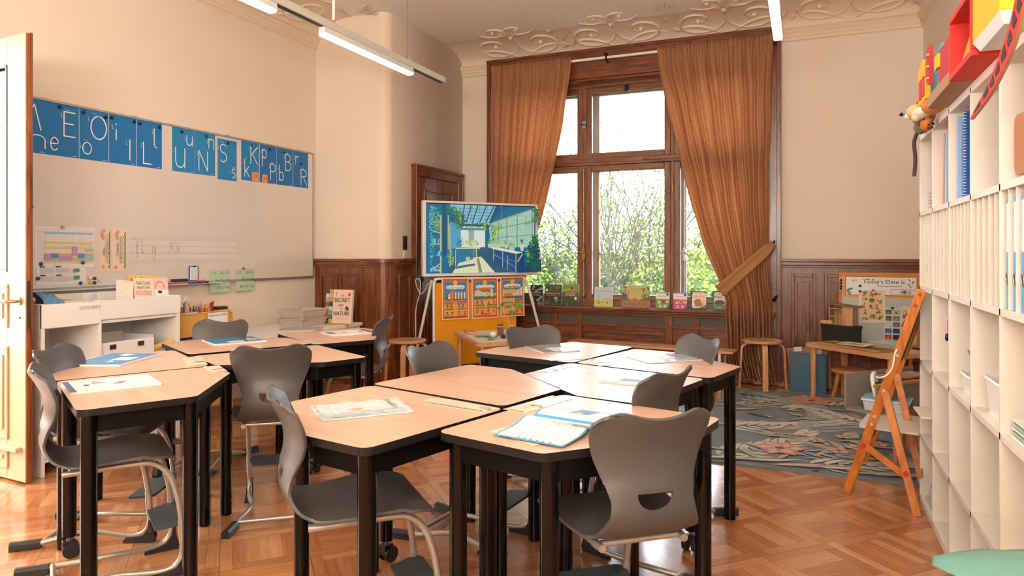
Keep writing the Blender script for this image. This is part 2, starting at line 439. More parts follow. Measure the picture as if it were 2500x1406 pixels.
# cornice mouldings and coves
def moulding(name, pts, prof, mat):
    """sweep a profile (offset from wall, z) along an xy polyline; pts = [(x,y,nx,ny)]"""
    rows = [[(x+nx*o, y+ny*o, z) for (o, z) in prof] for x, y, nx, ny in pts]
    mm = M(); mm.grid(rows, mat, False); return mm
PROF = [(0,3.30),(.018,3.31),(.018,3.335),(.03,3.345),(.03,3.365),(.05,3.385),(.06,3.40),(.045,3.42),(.02,3.43),(.02,3.44)]
COVE = [(.02+.42*(1-math.cos(R(a))), 3.44+.135*math.sin(R(a))) for a in range(0, 91, 10)]
m = moulding('c', [(OX1+.1, YW, 0, -1), (XR, YW, 0, -1)], PROF, STUC)
m.grid([[(x, YW-o, z) for o, z in PROF] for x in (PX, OX0-.1)], STUC, False)
m.grid([[(x, YW-o, z) for o, z in COVE] for x in (PX, XR)], STUC, True)
struct(m.build('trim_1'))
m = moulding('c', [(XL, -1, 1, 0), (XL, PY, 1, 0)], PROF, STUC); m.grid([[(XL+o, y, z) for o, z in COVE] for y in (-1, PY)], STUC, True)
struct(m.build('trim_2'))
m = moulding('c', [(XR, YW, -1, 0), (XR, -1, -1, 0)], PROF, STUC); m.grid([[(XR-o, y, z) for o, z in COVE] for y in (YW, -1)], STUC, True)
struct(m.build('trim_3'))
# rococo scrolls on the cove and ceiling
def cove_pt(t, off=.012):
    """t 0..1 up the cove, beyond 1 out along the ceiling; returns distance from wall, z"""
    if t <= 1: a = R(90*t); return .02+.42*(1-math.cos(a))+off*.6, 3.44+.135*math.sin(a)-off*.8
    return .44+(t-1)*.45, ZC-off
def scroll(mm, cu, ct, w, h, turns, flip, place, r0=.014, ph=0):
    pts, rs = [], []
    N = int(14*turns)+6
    for i in range(N+1):
        q = i/N; a = ph+q*turns*2*math.pi; rad = (1-q)**.8
        u = cu+flip*w*rad*math.cos(a); t = ct+h*rad*math.sin(a)
        pts.append(place(u, max(.03, t))); rs.append(r0*(.35+.8*math.sin(math.pi*min(1, q*1.1+.05))))
    mm.tube(pts, rs, STUC, 6)
    mm.ball(pts[-1], r0*1.5, STUC, 8)
def orn(mm, u0, u1, place, seed, n=4):
    rnd = random.Random(seed); L = (u1-u0)/n
    for i in range(n):
        c = u0+L*(i+.5)
        for sg in (-1, 1):
            scroll(mm, c+sg*L*.24, .62, L*.25, .5, 1.35, sg, place, .017, R(150))
            scroll(mm, c+sg*L*.12, 1.35, L*.16, .4, 1.1, -sg, place, .014, R(200))
            pts = [place(c+sg*L*(.05+.42*k/9), .12+.5*math.sin(k/9*math.pi)*.55+.3*(k/9)**2) for k in range(10)]
            mm.tube(pts, [.006+.012*math.sin(math.pi*min(1, k/9+.08)) for k in range(10)], STUC, 6)
        for k in range(9):      # shell tuft in the middle of each motif
            a = R(-70+140*k/8); base = place(c, 1.0)
            tip = place(c+.11*math.sin(a), 1.0+.42*math.cos(a))
            mm.tube([base, ((base[0]+tip[0])/2, (base[1]+tip[1])/2, (base[2]+tip[2])/2-.012), tip], [.004, .011, .003], STUC, 6)
        mm.ball(place(c, .95, .004), .03, STUC, 8)
        for k in range(7):      # acanthus leaves between the motifs
            u = c+L*.5+rnd.uniform(-.14, .14); t = rnd.uniform(.25, 1.6); p = place(u, t, .01); q = place(u+rnd.uniform(-.1, .1), t+rnd.uniform(.1, .35), .02)
            mm.tube([p, ((p[0]+q[0])/2, (p[1]+q[1])/2, (p[2]+q[2])/2-.008), q], [.003, .013, .002], STUC, 6)
def pl_w(u, t, off=.001): o, z = cove_pt(t, off); return (u, YW-o, z)
def pl_l(u, t, off=.001): o, z = cove_pt(t, off); return (XL+o, u, z)
m = M(); orn(m, -3.45, .95, pl_w, 3, 4); struct(m.build('trim_4'))
m = M(); orn(m, 2.3, 5.5, pl_l, 5, 3); struct(m.build('trim_5'))

# ---- wainscot
def wainscot(L, H, panels, T, cap=True, ax='x'):
    mm = M()
    mm.box(0, L, -.02, 0, 0, H-.03, WD, T)
    for x0, x1, z0, z1 in panels:
        for (a, b, c, d) in ((x0-.03, x0, z0-.03, z1+.03), (x1, x1+.03, z0-.03, z1+.03)): mm.box(a, b, -.038, -.02, c, d, WD, T)
        for (c, d) in ((z0-.03, z0), (z1, z1+.03)): mm.box(x0, x1, -.038, -.02, c, d, WDH, T)
        mm.box(x0+.025, x1-.025, -.03, -.02, z0+.03, z1-.05, WD, T)
    if cap:
        mm.box(-.004, L+.004, -.065, 0, H-.028, H, WDH, T).box(0, L, -.05, 0, H-.062, H-.028, WDH, T).box(0, L, -.034, 0, H-.085, H-.062, WDH, T)
    mm.box(0, L, -.045, 0, 0, .16, WDH, T).box(0, L, -.034, 0, .16, .185, WDH, T)
    return mm
WH = 1.195
# right of the window
m = wainscot(XR+.21, WH, [(.13,.29,.28,1.02),(.42,.60,.28,1.02),(.73,.92,.28,1.02),(1.0,1.18,.28,1.02)], Matrix.Translation((-.21, YW, 0)))
struct(m.build('trim_6', bevel=.004))
# pier front
m = wainscot(PX-.06-XL, WH, [(.10,.255,.28,1.02),(.34,.50,.28,1.02)], Matrix.Translation((XL, PY, 0)))
struct(m.build('trim_7', bevel=.004))
# pier side up to the door, with the rounded post at the corner
T = Matrix.Translation((PX, PY+.07, 0)) @ Matrix.Rotation(R(90), 4, 'Z')
m = wainscot(.36, WH, [(.12,.28,.28,1.02)], T)
arc = [(PX-.1+(.1+.03)*math.sin(R(a)), PY+.1-(.1+.03)*math.cos(R(a))) for a in range(-35, 100, 9)]
m.prism([(PX-.3, PY-.03)]+arc+[(PX-.05, PY+.14), (PX-.3, PY+.12)], 0, WH-.03, WD)
m.prism([(PX-.25, PY-.065)]+[(PX-.1+.165*math.sin(R(a)), PY+.1-.165*math.cos(R(a))) for a in range(-20, 100, 9)]+[(PX-.1, PY+.1)], WH-.034, WH+.001, WDH)
struct(m.build('trim_8', bevel=.004))
# skirting on the left wall
m = M().box(XL, XL+.025, DY1+.1, PY, 0, .16, pm('#e9dfd2', .5, key='skirting')); struct(m.build('baseboard_left'))
m = M().box(XR-.025, XR, YB, YW, 0, .16, WDY); struct(m.build('baseboard_right'))

# ---- narrow panelled door in the pier side (door_2)
d2 = empty('door_2', (PX, 6.07, 0), R(90), kind='structure')
m = M(); Wd, Hd = 1.04, 2.15
m.box(0,.1,-.05,0,0,Hd,WD).box(Wd-.1,Wd,-.05,0,0,Hd,WD).box(0,Wd,-.055,0,Hd-.1,Hd,WDH).box(-.015,Wd+.015,-.07,0,Hd-.02,Hd+.012,WDH).box(-.005,.018,-.062,0,0,Hd,WD).box(Wd-.018,Wd+.005,-.062,0,0,Hd,WD)
m.build('door_casing', d2, bevel=.004)
m = M(); m.box(.1, Wd-.1, -.02, 0, 0, Hd-.1, WD)
for z0, z1 in ((.2, .75), (.95, 1.35), (1.5, 1.93)):
    m.box(.2, .23, -.036, -.02, z0, z1, WD).box(Wd-.23, Wd-.2, -.036, -.02, z0, z1, WD).box(.23, Wd-.23, -.036, -.02, z0, z0+.03, WDH).box(.23, Wd-.23, -.036, -.02, z1-.03, z1, WDH)
    m.box(.27, Wd-.27, -.03, -.02, z0+.07, z1-.07, WD)
m.build('door_panel', d2, bevel=.004)
m = M(); m.box(.125,.165,-.026,-.02,.86,1.1,DARKIRON).cyl((.145,-.02,1.02),(.145,-.075,1.02),.008,DARKIRON).tube([(.145,-.072,1.02),(.2,-.075,1.02),(.25,-.07,1.01)],.009,DARKIRON,8)
m.build('door_handle', d2)

# switch plate and socket beside the narrow door
t = empty('switch_plate', (PX+.001, 5.898, 0), R(90), 'dark brown double switch plate on the wall beside the panelled door', 'switch')
m = M(); DB = pm('#4a3524', .4, key='brown_bakelite'); m.prism(rrect(0,.072,0,.142,.006), 0, .008, DB, Matrix(((1,0,0,0),(0,0,-1,0),(0,1,0,1.281),(0,0,0,1))))
m.build('plate', t)
for z in (1.32, 1.384):
    M().cyl((.036,-.008,z),(.036,-.016,z),.022,pm('#2b1d14',.3,key='dark_knob'),18).build('rocker', t)
t = empty('cable_cover', (PX+.001, 5.905, 0), R(90), 'small white cable cover below the brown switch plate', 'cable cover')
M().box(0,.062,-.014,0,1.2,1.279,pm('#e9dccb',.6,key='cover')).build('cover', t, bevel=.003)

# ---- window_1
win = empty('window_1', (0, 0, 0), kind='structure')
m = M()
m.box(-3.31,-3.2,7.13,7.21,.66,3.43,WD).box(-.33,-.215,7.13,7.21,.0,3.43,WD).box(-3.2,-.33,7.12,7.21,3.13,3.43,WDH)
m.box(-3.33,-3.29,7.115,7.21,0,3.43,WD).box(-.24,-.2,7.115,7.21,0,3.43,WD).box(-3.33,-.2,7.1,7.21,3.41,3.44,WDH)
m.box(-3.21,-3.17,7.21,7.34,.6,3.2,WD).box(-.35,-.31,7.21,7.34,.6,3.2,WD).box(-3.21,-.31,7.2,7.34,3.09,3.2,WDH)
m.tube([(-3.2,7.17,3.12),(-.33,7.17,3.12)], .03, WDH, 12)
m.build('casing', win, bevel=.004)
m = M()
for x in (-3.17, -.35): m.box(x-.035, x+.035, 7.29, 7.38, .66, 3.12, WWIN)
for x in (-2.22, -1.265): m.box(x-.018, x+.018, 7.285, 7.38, .66, 3.12, WWIN)
m.box(-3.2,-.32,7.26,7.38,2.21,2.28,WWINH).box(-3.2,-.32,7.275,7.38,3.06,3.12,WWINH).box(-3.2,-.32,7.275,7.40,.66,.735,WWINH).box(-3.2,-.32,7.25,7.28,2.235,2.255,WWINH)
m.build('window_frame', win, bevel=.004)
OUTW = pm('#a08a76', .5, key='weathered_frame', var=.1)
for x0, x1 in ((-3.135,-2.238),(-2.202,-1.283),(-1.247,-.385)):
    for z0, z1 in ((.735, 2.21), (2.28, 3.06)):
        s_ = .066
        m = M()
        m.box(x0,x0+s_,7.28,7.33,z0,z1,WWIN).box(x1-s_,x1,7.28,7.33,z0,z1,WWIN).box(x0+s_,x1-s_,7.28,7.33,z0,z0+s_,WWINH).box(x0+s_,x1-s_,7.28,7.33,z1-s_,z1,WWINH)
        sh = m.build('sash', win, bevel=.006)
        M().box(x0+s_,x1-s_,7.304,7.307,z0+s_,z1-s_,glass_thin()).build('pane', sh)
        a = .03
        m = M(); y0, y1 = 7.47, 7.52
        m.box(x0-.02,x0+s_+a,y0,y1,z0-.05,z1+.06,OUTW).box(x1-s_-a+.03,x1+.02,y0,y1,z0-.05,z1+.06,OUTW).box(x0+s_,x1-s_,y0,y1,z0-.05,z0+.055,OUTW).box(x0+s_,x1-s_,y0,y1,z1-.05,z1+.06,OUTW)
        sh = m.build('outer_sash', win, bevel=.005)
        M().box(x0+s_,x1-s_,7.494,7.497,z0+.04,z1-.04,glass_thin()).build('pane', sh)
m = M(); RV = pm('#e6ddd0', .7, key='reveal'); m.box(-3.21,-.31,7.38,7.47,.6,.68,RV).box(-3.215,-3.17,7.38,7.66,.6,3.26,RV).box(-.35,-.305,7.38,7.66,.6,3.26,RV).box(-3.21,-.31,7.38,7.66,3.12,3.26,RV).box(-3.21,-.31,7.52,7.7,.6,.65,RV)
m.build('reveal', win)
M().box(-3.16,-.36,7.20,7.285,.665,.682,WDH).build('inner_sill', win)
def espag(x, y, mt, z0=.76, z1=2.19, name='window_handle'):
    mm = M(); mm.cyl((x,y,z0),(x,y,z1),.0085,mt,10)
    for z in (z0+.03, 1.28, 1.72, z1-.03):
        mm.ball((x,y,z),.02,mt,10,(.8,.6,1.5))
    mm.prism([(px_*1.0, pz) for px_, pz in [(.018*math.sin(R(a)), .075*math.cos(R(a))) for a in range(0,360,20)]], 0, .012, mt, Matrix(((1,0,0,x),(0,0,-1,y),(0,1,0,1.24),(0,0,0,1))))
    mm.tube([(x-.055,y-.045,1.275),(x-.02,y-.04,1.262),(x,y-.03,1.26),(x+.02,y-.035,1.25),(x+.05,y-.045,1.232)],[.006,.009,.011,.009,.006],mt,8)
    for z in (1.165, 1.34): mm.ball((x,y-.008,z),.013,mt,8)
    return mm.build(name, win)
espag(-2.222, 7.262, BRASS); espag(-2.11, 7.455, BRASS, name='outer_window_handle'); espag(-1.17, 7.455, pm('#b8b4ab',.3,1,key='nickel'), name='outer_window_handle')
for x, z in ((-2.0, 2.245), (-1.5, 2.245)):
    M().tube([(x-.07,7.25,z),(x-.05,7.245,z),(x+.05,7.245,z),(x+.07,7.25,z)],[.003,.007,.007,.003],BRASS,8).build('hinge', win)
for z in (.95, 1.95): M().cyl((-1.262,7.265,z-.06),(-1.262,7.265,z+.06),.007,BRASS,8).build('hinge', win)
m = M(); m.box(-2.24,-2.2,7.262,7.28,2.62,2.70,pm('#8f97a0',.4,.6,key='latch')).cyl((-2.25,7.26,2.66),(-2.19,7.26,2.655),.006,DARKIRON,8); m.build('latch', win)
m = M(); m.box(-1.78,-1.72,7.27,7.28,3.0,3.05,DARKIRON).cyl((-1.75,7.26,2.98),(-1.75,7.26,3.05),.01,DARKIRON,8); m.build('latch', win)

# ---- radiator cover and window sill
rc = empty('radiator_cover', (0,0,0), 0, 'long dark wood radiator cover with mesh grilles below the window', 'radiator cover')
m = M(); m.box(-3.33,-.25,6.99,7.20,.655,.682,WDH).box(-3.32,-.26,7.005,7.05,.635,.655,WDH).box(-3.31,-.27,7.02,7.06,.62,.635,WDH); m.build('sill_board', rc, bevel=.006)
m = M()
segs = [(-3.25,-2.80,1),(-2.80,-2.50,0),(-2.50,-2.42,0),]
m.box(-3.30,-.28,7.05,7.09,0,.12,WDH).box(-3.30,-.28,7.04,7.09,.605,.635,WDH).box(-3.30,-.28,7.045,7.09,.485,.512,WDH).box(-3.30,-.28,7.05,7.09,.12,.14,WDH)
bays = [(-3.24,-2.86),(-2.80,-2.52),(-2.455,-2.255),(-2.175,-1.30),(-1.225,-1.02),(-.955,-.62),(-.56,-.32)]
xs = [-3.30]+[q for b in bays for q in b]+[-.28]
for i in range(0, len(xs), 2): m.box(xs[i], xs[i+1], 7.05, 7.09, .12, .62, WD)
for i, (x0, x1) in enumerate(bays):
    m.box(x0, x1, 7.07, 7.09, .14, .49, WDH)
    if x1-x0 > .25:
        for (a, b, c, d) in ((x0+.01,x0+.03,.17,.43),(x1-.03,x1-.01,.17,.43)): m.box(a,b,7.052,7.07,c,d,WD)
        m.box(x0+.01,x1-.01,7.048,7.07,.41,.43,WDH).box(x0+.01,x1-.01,7.052,7.07,.17,.19,WDH)
m.build('panelling', rc, bevel=.003)
def grille_mat():
    g = bpy.data.materials.new('mat_brass_mesh'); g.use_nodes = True; nt = g.node_tree; n, l = nt.nodes, nt.links; b = n['Principled BSDF']
    tc = n.new('ShaderNodeTexCoord'); sx = n.new('ShaderNodeSeparateXYZ'); l.new(tc.outputs['Object'], sx.inputs[0])
    x, z = NX(nt, sx.outputs[0])*62, NX(nt, sx.outputs[2])*62
    a = (((x+z).frac()-.5).op('ABSOLUTE').lt(.16)+((x-z).frac()-.5).op('ABSOLUTE').lt(.16)).gt(.5)
    mx = n.new('ShaderNodeMixRGB'); l.new(a.k, mx.inputs[0]); mx.inputs[1].default_value = (.006,.006,.008,1); mx.inputs[2].default_value = (.16,.13,.1,1)
    l.new(mx.outputs[0], b.inputs['Base Color']); b.inputs['Roughness'].default_value = .5
    return g
GM = grille_mat()
for x0, x1 in bays: M().box(x0, x1, 7.075, 7.085, .51, .607, GM).build('grille', rc)

# ---- curtain rail, curtains
t = empty('curtain_rail', (0,0,0), 0, 'white curtain rail across the top of the window', 'curtain rail')
M().box(-3.24,-.24,7.055,7.085,3.30,3.325,WHITEM).build('rail', t, bevel=.003)
for x in (-1.92, -3.05, -.27):
    M().box(x-.012,x+.012,7.04,7.12,3.335,3.36,DARKIRON).tube([(x,7.05,3.34),(x+.01,7.045,3.28),(x+.03,7.05,3.25)],.01,DARKIRON,8).build('bracket', t)
CURT = weave('#cc9469', '#e8c29c', .56, (70, 190))
CURT2 = weave('#b07c50', '#d3a274', .15, (12, 40), 'tie_fabric')
def interp(tab, z):
    for (z0, v0), (z1, v1) in zip(tab, tab[1:]):
        if z0 >= z >= z1: q = (z0-z)/(z0-z1); q2 = q; return v0+(v1-v0)*q2
    return tab[-1][1] if z < tab[-1][0] else tab[0][1]
def curtain(name, tabA, tabB, tabY, z1, z0, folds, seed, label, amp=.035):
    rnd = random.Random(seed); NS, NZ = 280, 90
    fr = [(folds, 1, rnd.random()*6), (folds*.53, .5, rnd.random()*6), (folds*1.7, .28, rnd.random()*6)]
    rows, uv = [], []
    W0 = tabB[0][1]-tabA[0][1]
    for i in range(NZ+1):
        z = z1+(z0-z1)*i/NZ; a, b = interp(tabA, z), interp(tabB, z); yy = interp(tabY, z)
        wd = (b-a); A = amp*(W0/max(wd,.2))**.4*(.45+.55*min(1, i/8))
        row, ur = [], []
        for k in range(NS+1):
            s = k/NS; off = sum(w_*math.sin(2*math.pi*f_*s+p_+.5*math.sin(i*.05+f_+s*3)) for f_, w_, p_ in fr)
            gath = .012*math.sin(2*math.pi*folds*3.1*s)*max(0, 1-i/5)
            row.append((a+wd*s+.004*math.sin(i*.3+s*20), min(yy+A*off*.62+gath, 7.046 if z > 3.2 else 9), z)); ur.append((s, (z-z0)/3.4))
        rows.append(row); uv.append(ur)
    m = M(); m.grid(rows, CURT, True, uv); o = m.build('cloth', None, solid=.002); return o
tR = empty('right_curtain', (0,0,0), 0, 'long ochre curtain right of the window, gathered by a diagonal tie', 'curtain')
o = curtain('c', [(3.36,-1.377),(3.1,-1.36),(2.575,-1.235),(1.736,-1.035),(1.365,-.925),(.93,-.74),(.80,-.70),(.68,-.705),(.27,-.69),(.05,-.63),(.0,-.58)],
            [(3.34,-.272),(2.5,-.298),(1.7,-.31),(.93,-.298),(.69,-.276),(.3,-.269),(.0,-.22)],
            [(3.36,7.015),(1.4,7.0),(.85,6.91),(.7,6.92),(.3,6.93),(0,6.93)], 3.345, .012, 13, 4, '', .034)
o.name = 'curtain_cloth'; o.parent = tR
# hem lying on the floor
m = M(); rows = []
for i in range(7):
    rows.append([(-.62+.46*k/60, 6.96-.05*i/6-.015*math.sin(k*.55)-(.03*math.sin(k*.23+1))*i/6, .012+.028*math.sin(math.pi*i/6)*(1+.5*math.sin(k*.9))) for k in range(61)])
m.grid(rows, CURT2, True, [[(k/60, i/20) for k in range(61)] for i in range(7)]); m.build('hem', tR, solid=.002)
t = empty('curtain_tie', (0,0,0), 0, 'ochre fabric tie-back slung diagonally round the right curtain', 'curtain tie')
m = M(); rows, uv = [], []
ctrl = [(-.262,6.97,1.345,.04),(-.33,6.90,1.27,.075),(-.48,6.87,1.13,.085),(-.62,6.875,1.0,.09),(-.74,6.90,.88,.095)]
for i in range(25):
    q = i/24*(len(ctrl)-1); j = min(int(q), len(ctrl)-2); f_ = q-j; a = [ctrl[j][k]*(1-f_)+ctrl[j+1][k]*f_ for k in range(4)]
    nx, nz = .69, -.72
    rows.append([(a[0]+(s-.5)*a[3]*1.35*nx, a[1]-.012*math.sin(s*math.pi*3)-.01, a[2]+(s-.5)*a[3]*1.35*nz) for s in [k/10 for k in range(11)]]); uv.append([(k/10, i/10) for k in range(11)])
m.grid(rows, CURT2, True, uv); m.build('band', t, solid=.004)
m = M(); m.tube([(-.27,7.13,1.36),(-.262,7.05,1.352),(-.26,6.985,1.35),(-.255,6.98,1.375)],.006,DARKIRON,8); m.build('hook', t)
tL = empty('left_curtain', (0,0,0), 0, 'ochre curtain left of the window, hanging behind the television', 'curtain')
o = curtain('c', [(3.36,-3.235),(1.9,-3.225),(0,-3.2)], [(3.36,-2.291),(3.15,-2.30),(2.66,-2.375),(2.0,-2.516),(1.331,-2.707),(.92,-2.80),(.6,-2.9),(.35,-2.93),(0,-2.93)],
            [(3.36,7.015),(1.4,6.99),(.8,6.91),(0,6.91)], 3.345, .012, 12, 9, '', .034)
o.name = 'curtain_cloth'; o.parent = tL
# window fittings on the casing beside the curtain
t = empty('casing_ring', (-.262, 7.13, .93), 0, 'small brass ring on the wooden window casing beside the curtain', 'ring')
M().tube([(.022*math.cos(R(a)), -.006, .022*math.sin(R(a))) for a in range(0, 361, 20)], .005, BRASS, 8).build('ring', t)
t = empty('sash_crank', (-.235, 7.13, .835), 0, 'dark iron crank handle low on the window casing', 'handle')
M().tube([(0,0,0),(-.01,-.04,-.005),(-.03,-.07,-.04)], [.012,.012,.018], DARKIRON, 8).build('handle', t)

# ---- open white door leaf at the left (door_1)
dr = empty('door_1', (-3.86, 2.39, 0), math.atan2(-.055, 1)+0, kind='structure')
# local frame: x runs from the lock edge (x=0) to the hinge (x=-.68)
IV = pm('#c2ae8c', .42, key='ivory_lacquer', var=.02); EDGE = wood('#6d3514', '#a9612c', .5, 2, 1, .1, 'door_edge')
m = M(); LW = .68; DH = 2.44; z0 = .012
m.box(-LW,-.55,-.0,.034,z0,DH,IV).box(-.17,0,0,.034,z0,DH,IV).box(-.55,-.17,0,.034,z0,1.16,IV).box(-.55,-.17,0,.034,2.27,DH,IV)
for a, b in ((.09,.17),(.25,.72),(.86,1.06)):
    m.box(-.57,-.155,-.010,0,a-.02,a,IV).box(-.57,-.155,-.010,0,b,b+.02,IV).box(-.57,-.55,-.010,0,a,b,IV).box(-.175,-.155,-.010,0,a,b,IV).box(-.52,-.205,-.008,0,a+.03,b-.03,IV)
m.build('door_leaf', dr, bevel=.003)
m = M(); m.box(-.001,.004,.003,.023,z0+.002,DH-.002,EDGE).box(-.03,.006,.023,.036,z0,DH+.006,WD).box(-.66,-.03,.03,.036,z0,DH+.006,WD); m.build('door_edge', dr, bevel=.003)
m = M(); m.box(.004,.006,.005,.022,.84,1.10,pm('#5b4a3a',.45,.7,key='old_steel')); m.build('lock_plate', dr)
m = M(); m.box(-.55,-.17,.016,.022,1.16,2.27,glass_thin()); m.build('door_glass', dr)
m = M(); BF = pm('#20242b',.4,key='dark_bead'); m.box(-.182,-.17,-.004,.016,1.15,2.28,BF).box(-.55,-.538,-.004,.016,1.15,2.28,BF).box(-.55,-.17,-.004,.016,2.27,2.285,BF).box(-.55,-.17,-.004,.016,1.148,1.16,BF); m.build('glazing_bead', dr)
m = M(); AB = pm('#b49a78',.32,.9,key='aged_brass')
m.cyl((-.05,0,.99),(-.05,-.012,.99),.022,AB).tube([(-.05,-.01,.99),(-.05,-.05,.99),(-.075,-.055,.99),(-.11,-.055,.992),(-.15,-.053,.99)],[.009,.009,.011,.014,.009],AB,10).cyl((-.05,0,.90),(-.05,-.004,.90),.006,DARKIRON); m.ball((-.05,.06,.99),.02,AB,10); m.build('door_handle', dr)
m = M(); m.box(-.3,-.035,-.03,0,.175,.20,IV); m.build('weather_board', dr, bevel=.004)

# ================================================================== PENDANT LIGHTS
LAMP = pm('#fffaf0', .5, key='led_diffuser', emit=9)
RAIL = pm('#d5d6c8', .4, key='rail_aluminium')
def pendant(x, yend, lamps, name, label, wires):
    t = empty('pendant_light', (x, 0, 0), 0, label, 'light')
    z = 2.80
    m = M(); m.box(-.03,.03,.4,yend,z,z+.05,RAIL).box(-.018,.018,.4,yend-.02,z-.004,z,BLACK); m.build('track', t, bevel=.003)
    for y0, y1 in lamps:
        m = M(); T = Matrix(((1,0,0,0),(0,0,1,0),(0,1,0,0),(0,0,0,1)))
        m.prism([(-.03,z-.045),(.03,z-.045),(.022,z),(-.022,z)], y0, y1, WHITEM, T); lb = m.build('lamp_housing', t, bevel=.002)
        M().prism([(-.026,z-.062),(.026,z-.062),(.03,z-.045),(-.03,z-.045)], y0+.01, y1-.01, LAMP, T).build('diffuser', lb)
    for y, r in wires:
        m = M(); m.cyl((0,y,z+.05),(0,y,z+.085),.006,pm('#c07a52',.3,.8,key='copper')).cyl((0,y,z+.08),(0,y,ZC),r,WHITEM if r > .004 else BRASS,8)
        m.tube([(0,y,z+.085),(.0,y+.03,z+.09),(0,y+.055,z+.075),(0,y+.06,z+.055),(0,y+.045,z+.06),(0,y+.03,z+.09)],.0018,WHITEM,6)
        m.build('hanger', t)
    return t
pendant(-3.03, 5.53, [(3.82,4.98),(2.2,3.36)], 'pendant_light', 'long white pendant track light in front of the left wall', [(3.95,.011),(4.92,.0016)])
pendant(-.165, 5.26, [(3.95,5.17),(2.3,3.5)], 'pendant_light', 'long white pendant track light pointing at the right curtain', [(4.9,.0016)])

# ================================================================== DESKS
TOPM = wood('#d6a98e', '#e6bfa5', .34, 0, .35, .12, 'beech_laminate')
TEDGE = pm('#1b191a', .42, key='desk_edge', spec=.3)
LEGM = pm('#040506', .15, 0, key='desk_leg', spec=.32)
APR = pm('#050607', .55, key='desk_apron', spec=.18)
TPL = [(0,0),(.68,0),(.675,.38),(.24,.625),(0,.61)]
HT = .72
def make_desk():
    root = empty('classroom_desk')
    m = M(); pts = rpoly(TPL, .035, 5)
    m.prism(pts, HT-.024, HT, TOPM, side=TEDGE)
    m.build('tabletop', root, bevel=.003)
    cx, cy = .31, .30
    ins = [Vector((cx+(x-cx)*.80, cy+(y-cy)*.80)) for x, y in TPL]
    ring = [Vector((cx+(x-cx)*.86, cy+(y-cy)*.86)) for x, y in TPL]
    m = M()
    for i in range(5):
        a, b = ring[i], ring[(i+1) % 5]; d = (b-a).normalized(); nn = Vector((-d.y, d.x))*.009
        m.prism([tuple(a-nn), tuple(b-nn), tuple(b+nn), tuple(a+nn)], HT-.09, HT-.025, APR)
    m.build('apron', root, bevel=.002)
    for i in (0, 1, 2, 4):
        p = ring[i]; zb = .085 if i == 0 else .004
        m = M(); m.cyl((p.x,p.y,zb),(p.x,p.y,HT-.025),.0265,LEGM,24)
        if i: m.cyl((p.x,p.y,0),(p.x,p.y,.006),.021,BLACK,20)
        lg = m.build('leg', root)
        if i == 0:
            m = M(); m.cyl((p.x,p.y,.06),(p.x,p.y,.09),.01,pm('#8d9094',.3,.8,key='caster_pin'))
            for s_ in (-1, 1): m.cyl((p.x+.012*s_, p.y+.005, .032),(p.x+.03*s_, p.y+.005, .032),.032,pm('#22262a',.35,key='caster_black'),20)
            m.box(p.x-.02,p.x+.02,p.y-.025,p.y+.02,.03,.068,BLACK); m.build('caster', lg, bevel=.002)
    return root
desk0 = make_desk()
GRP_D = None
DESKS = {
 'A': (-.938, 2.149, 165.3, 'desk in the foreground carrying the clear folder with the orange sticker'),
 'B': (-.834, 2.452, -104.6, 'nearest desk, with the open blue-bordered workbook on it'),
 'C': (-1.615, 2.348, -14.1, 'empty desk in the middle of the right-hand desk group'),
 'D': (-.382, 2.992, 164.9, 'desk with the white spiral notebook, tucked behind the nearest desk'),
 'E': (-1.018, 3.187, -15.0, 'right-hand back desk carrying a shiny clear folder near the curtain'),
 'F': (-1.029, 3.183, 77.7, 'back desk in front of the window bench with a picture folder on it'),
 'G': (-2.576, 2.421, 151.7, 'left desk with a blue workbook, beside the white shelf'),
 'H': (-2.846, 1.884, -28.7, 'front left desk carrying a white spiral notebook, nearest the open door'),
 'I': (-2.961, 2.655, 62.5, 'desk with a blue and red workbook in front of the yellow trolley'),
 'J': (-2.593, 3.223, -116.9, 'empty desk behind the brown-lit chair in the left desk group'),
 'K': (-3.197, 3.568, -30.0, 'back left desk with a spiral notebook, in front of the low white counter'),
}
def dpt(k, u, v):
    x, y, a, _ = DESKS[k]; a = R(a); return (x+u*math.cos(a)-v*math.sin(a), y+u*math.sin(a)+v*math.cos(a))
for i, (k, (x, y, a, lb)) in enumerate(DESKS.items()):
    o = desk0 if i == 0 else copy_tree(desk0)
    o.location = (x, y, 0); o.rotation_euler = (0, 0, R(a)); tag(o, lb, 'desk', 'black-legged classroom desks')

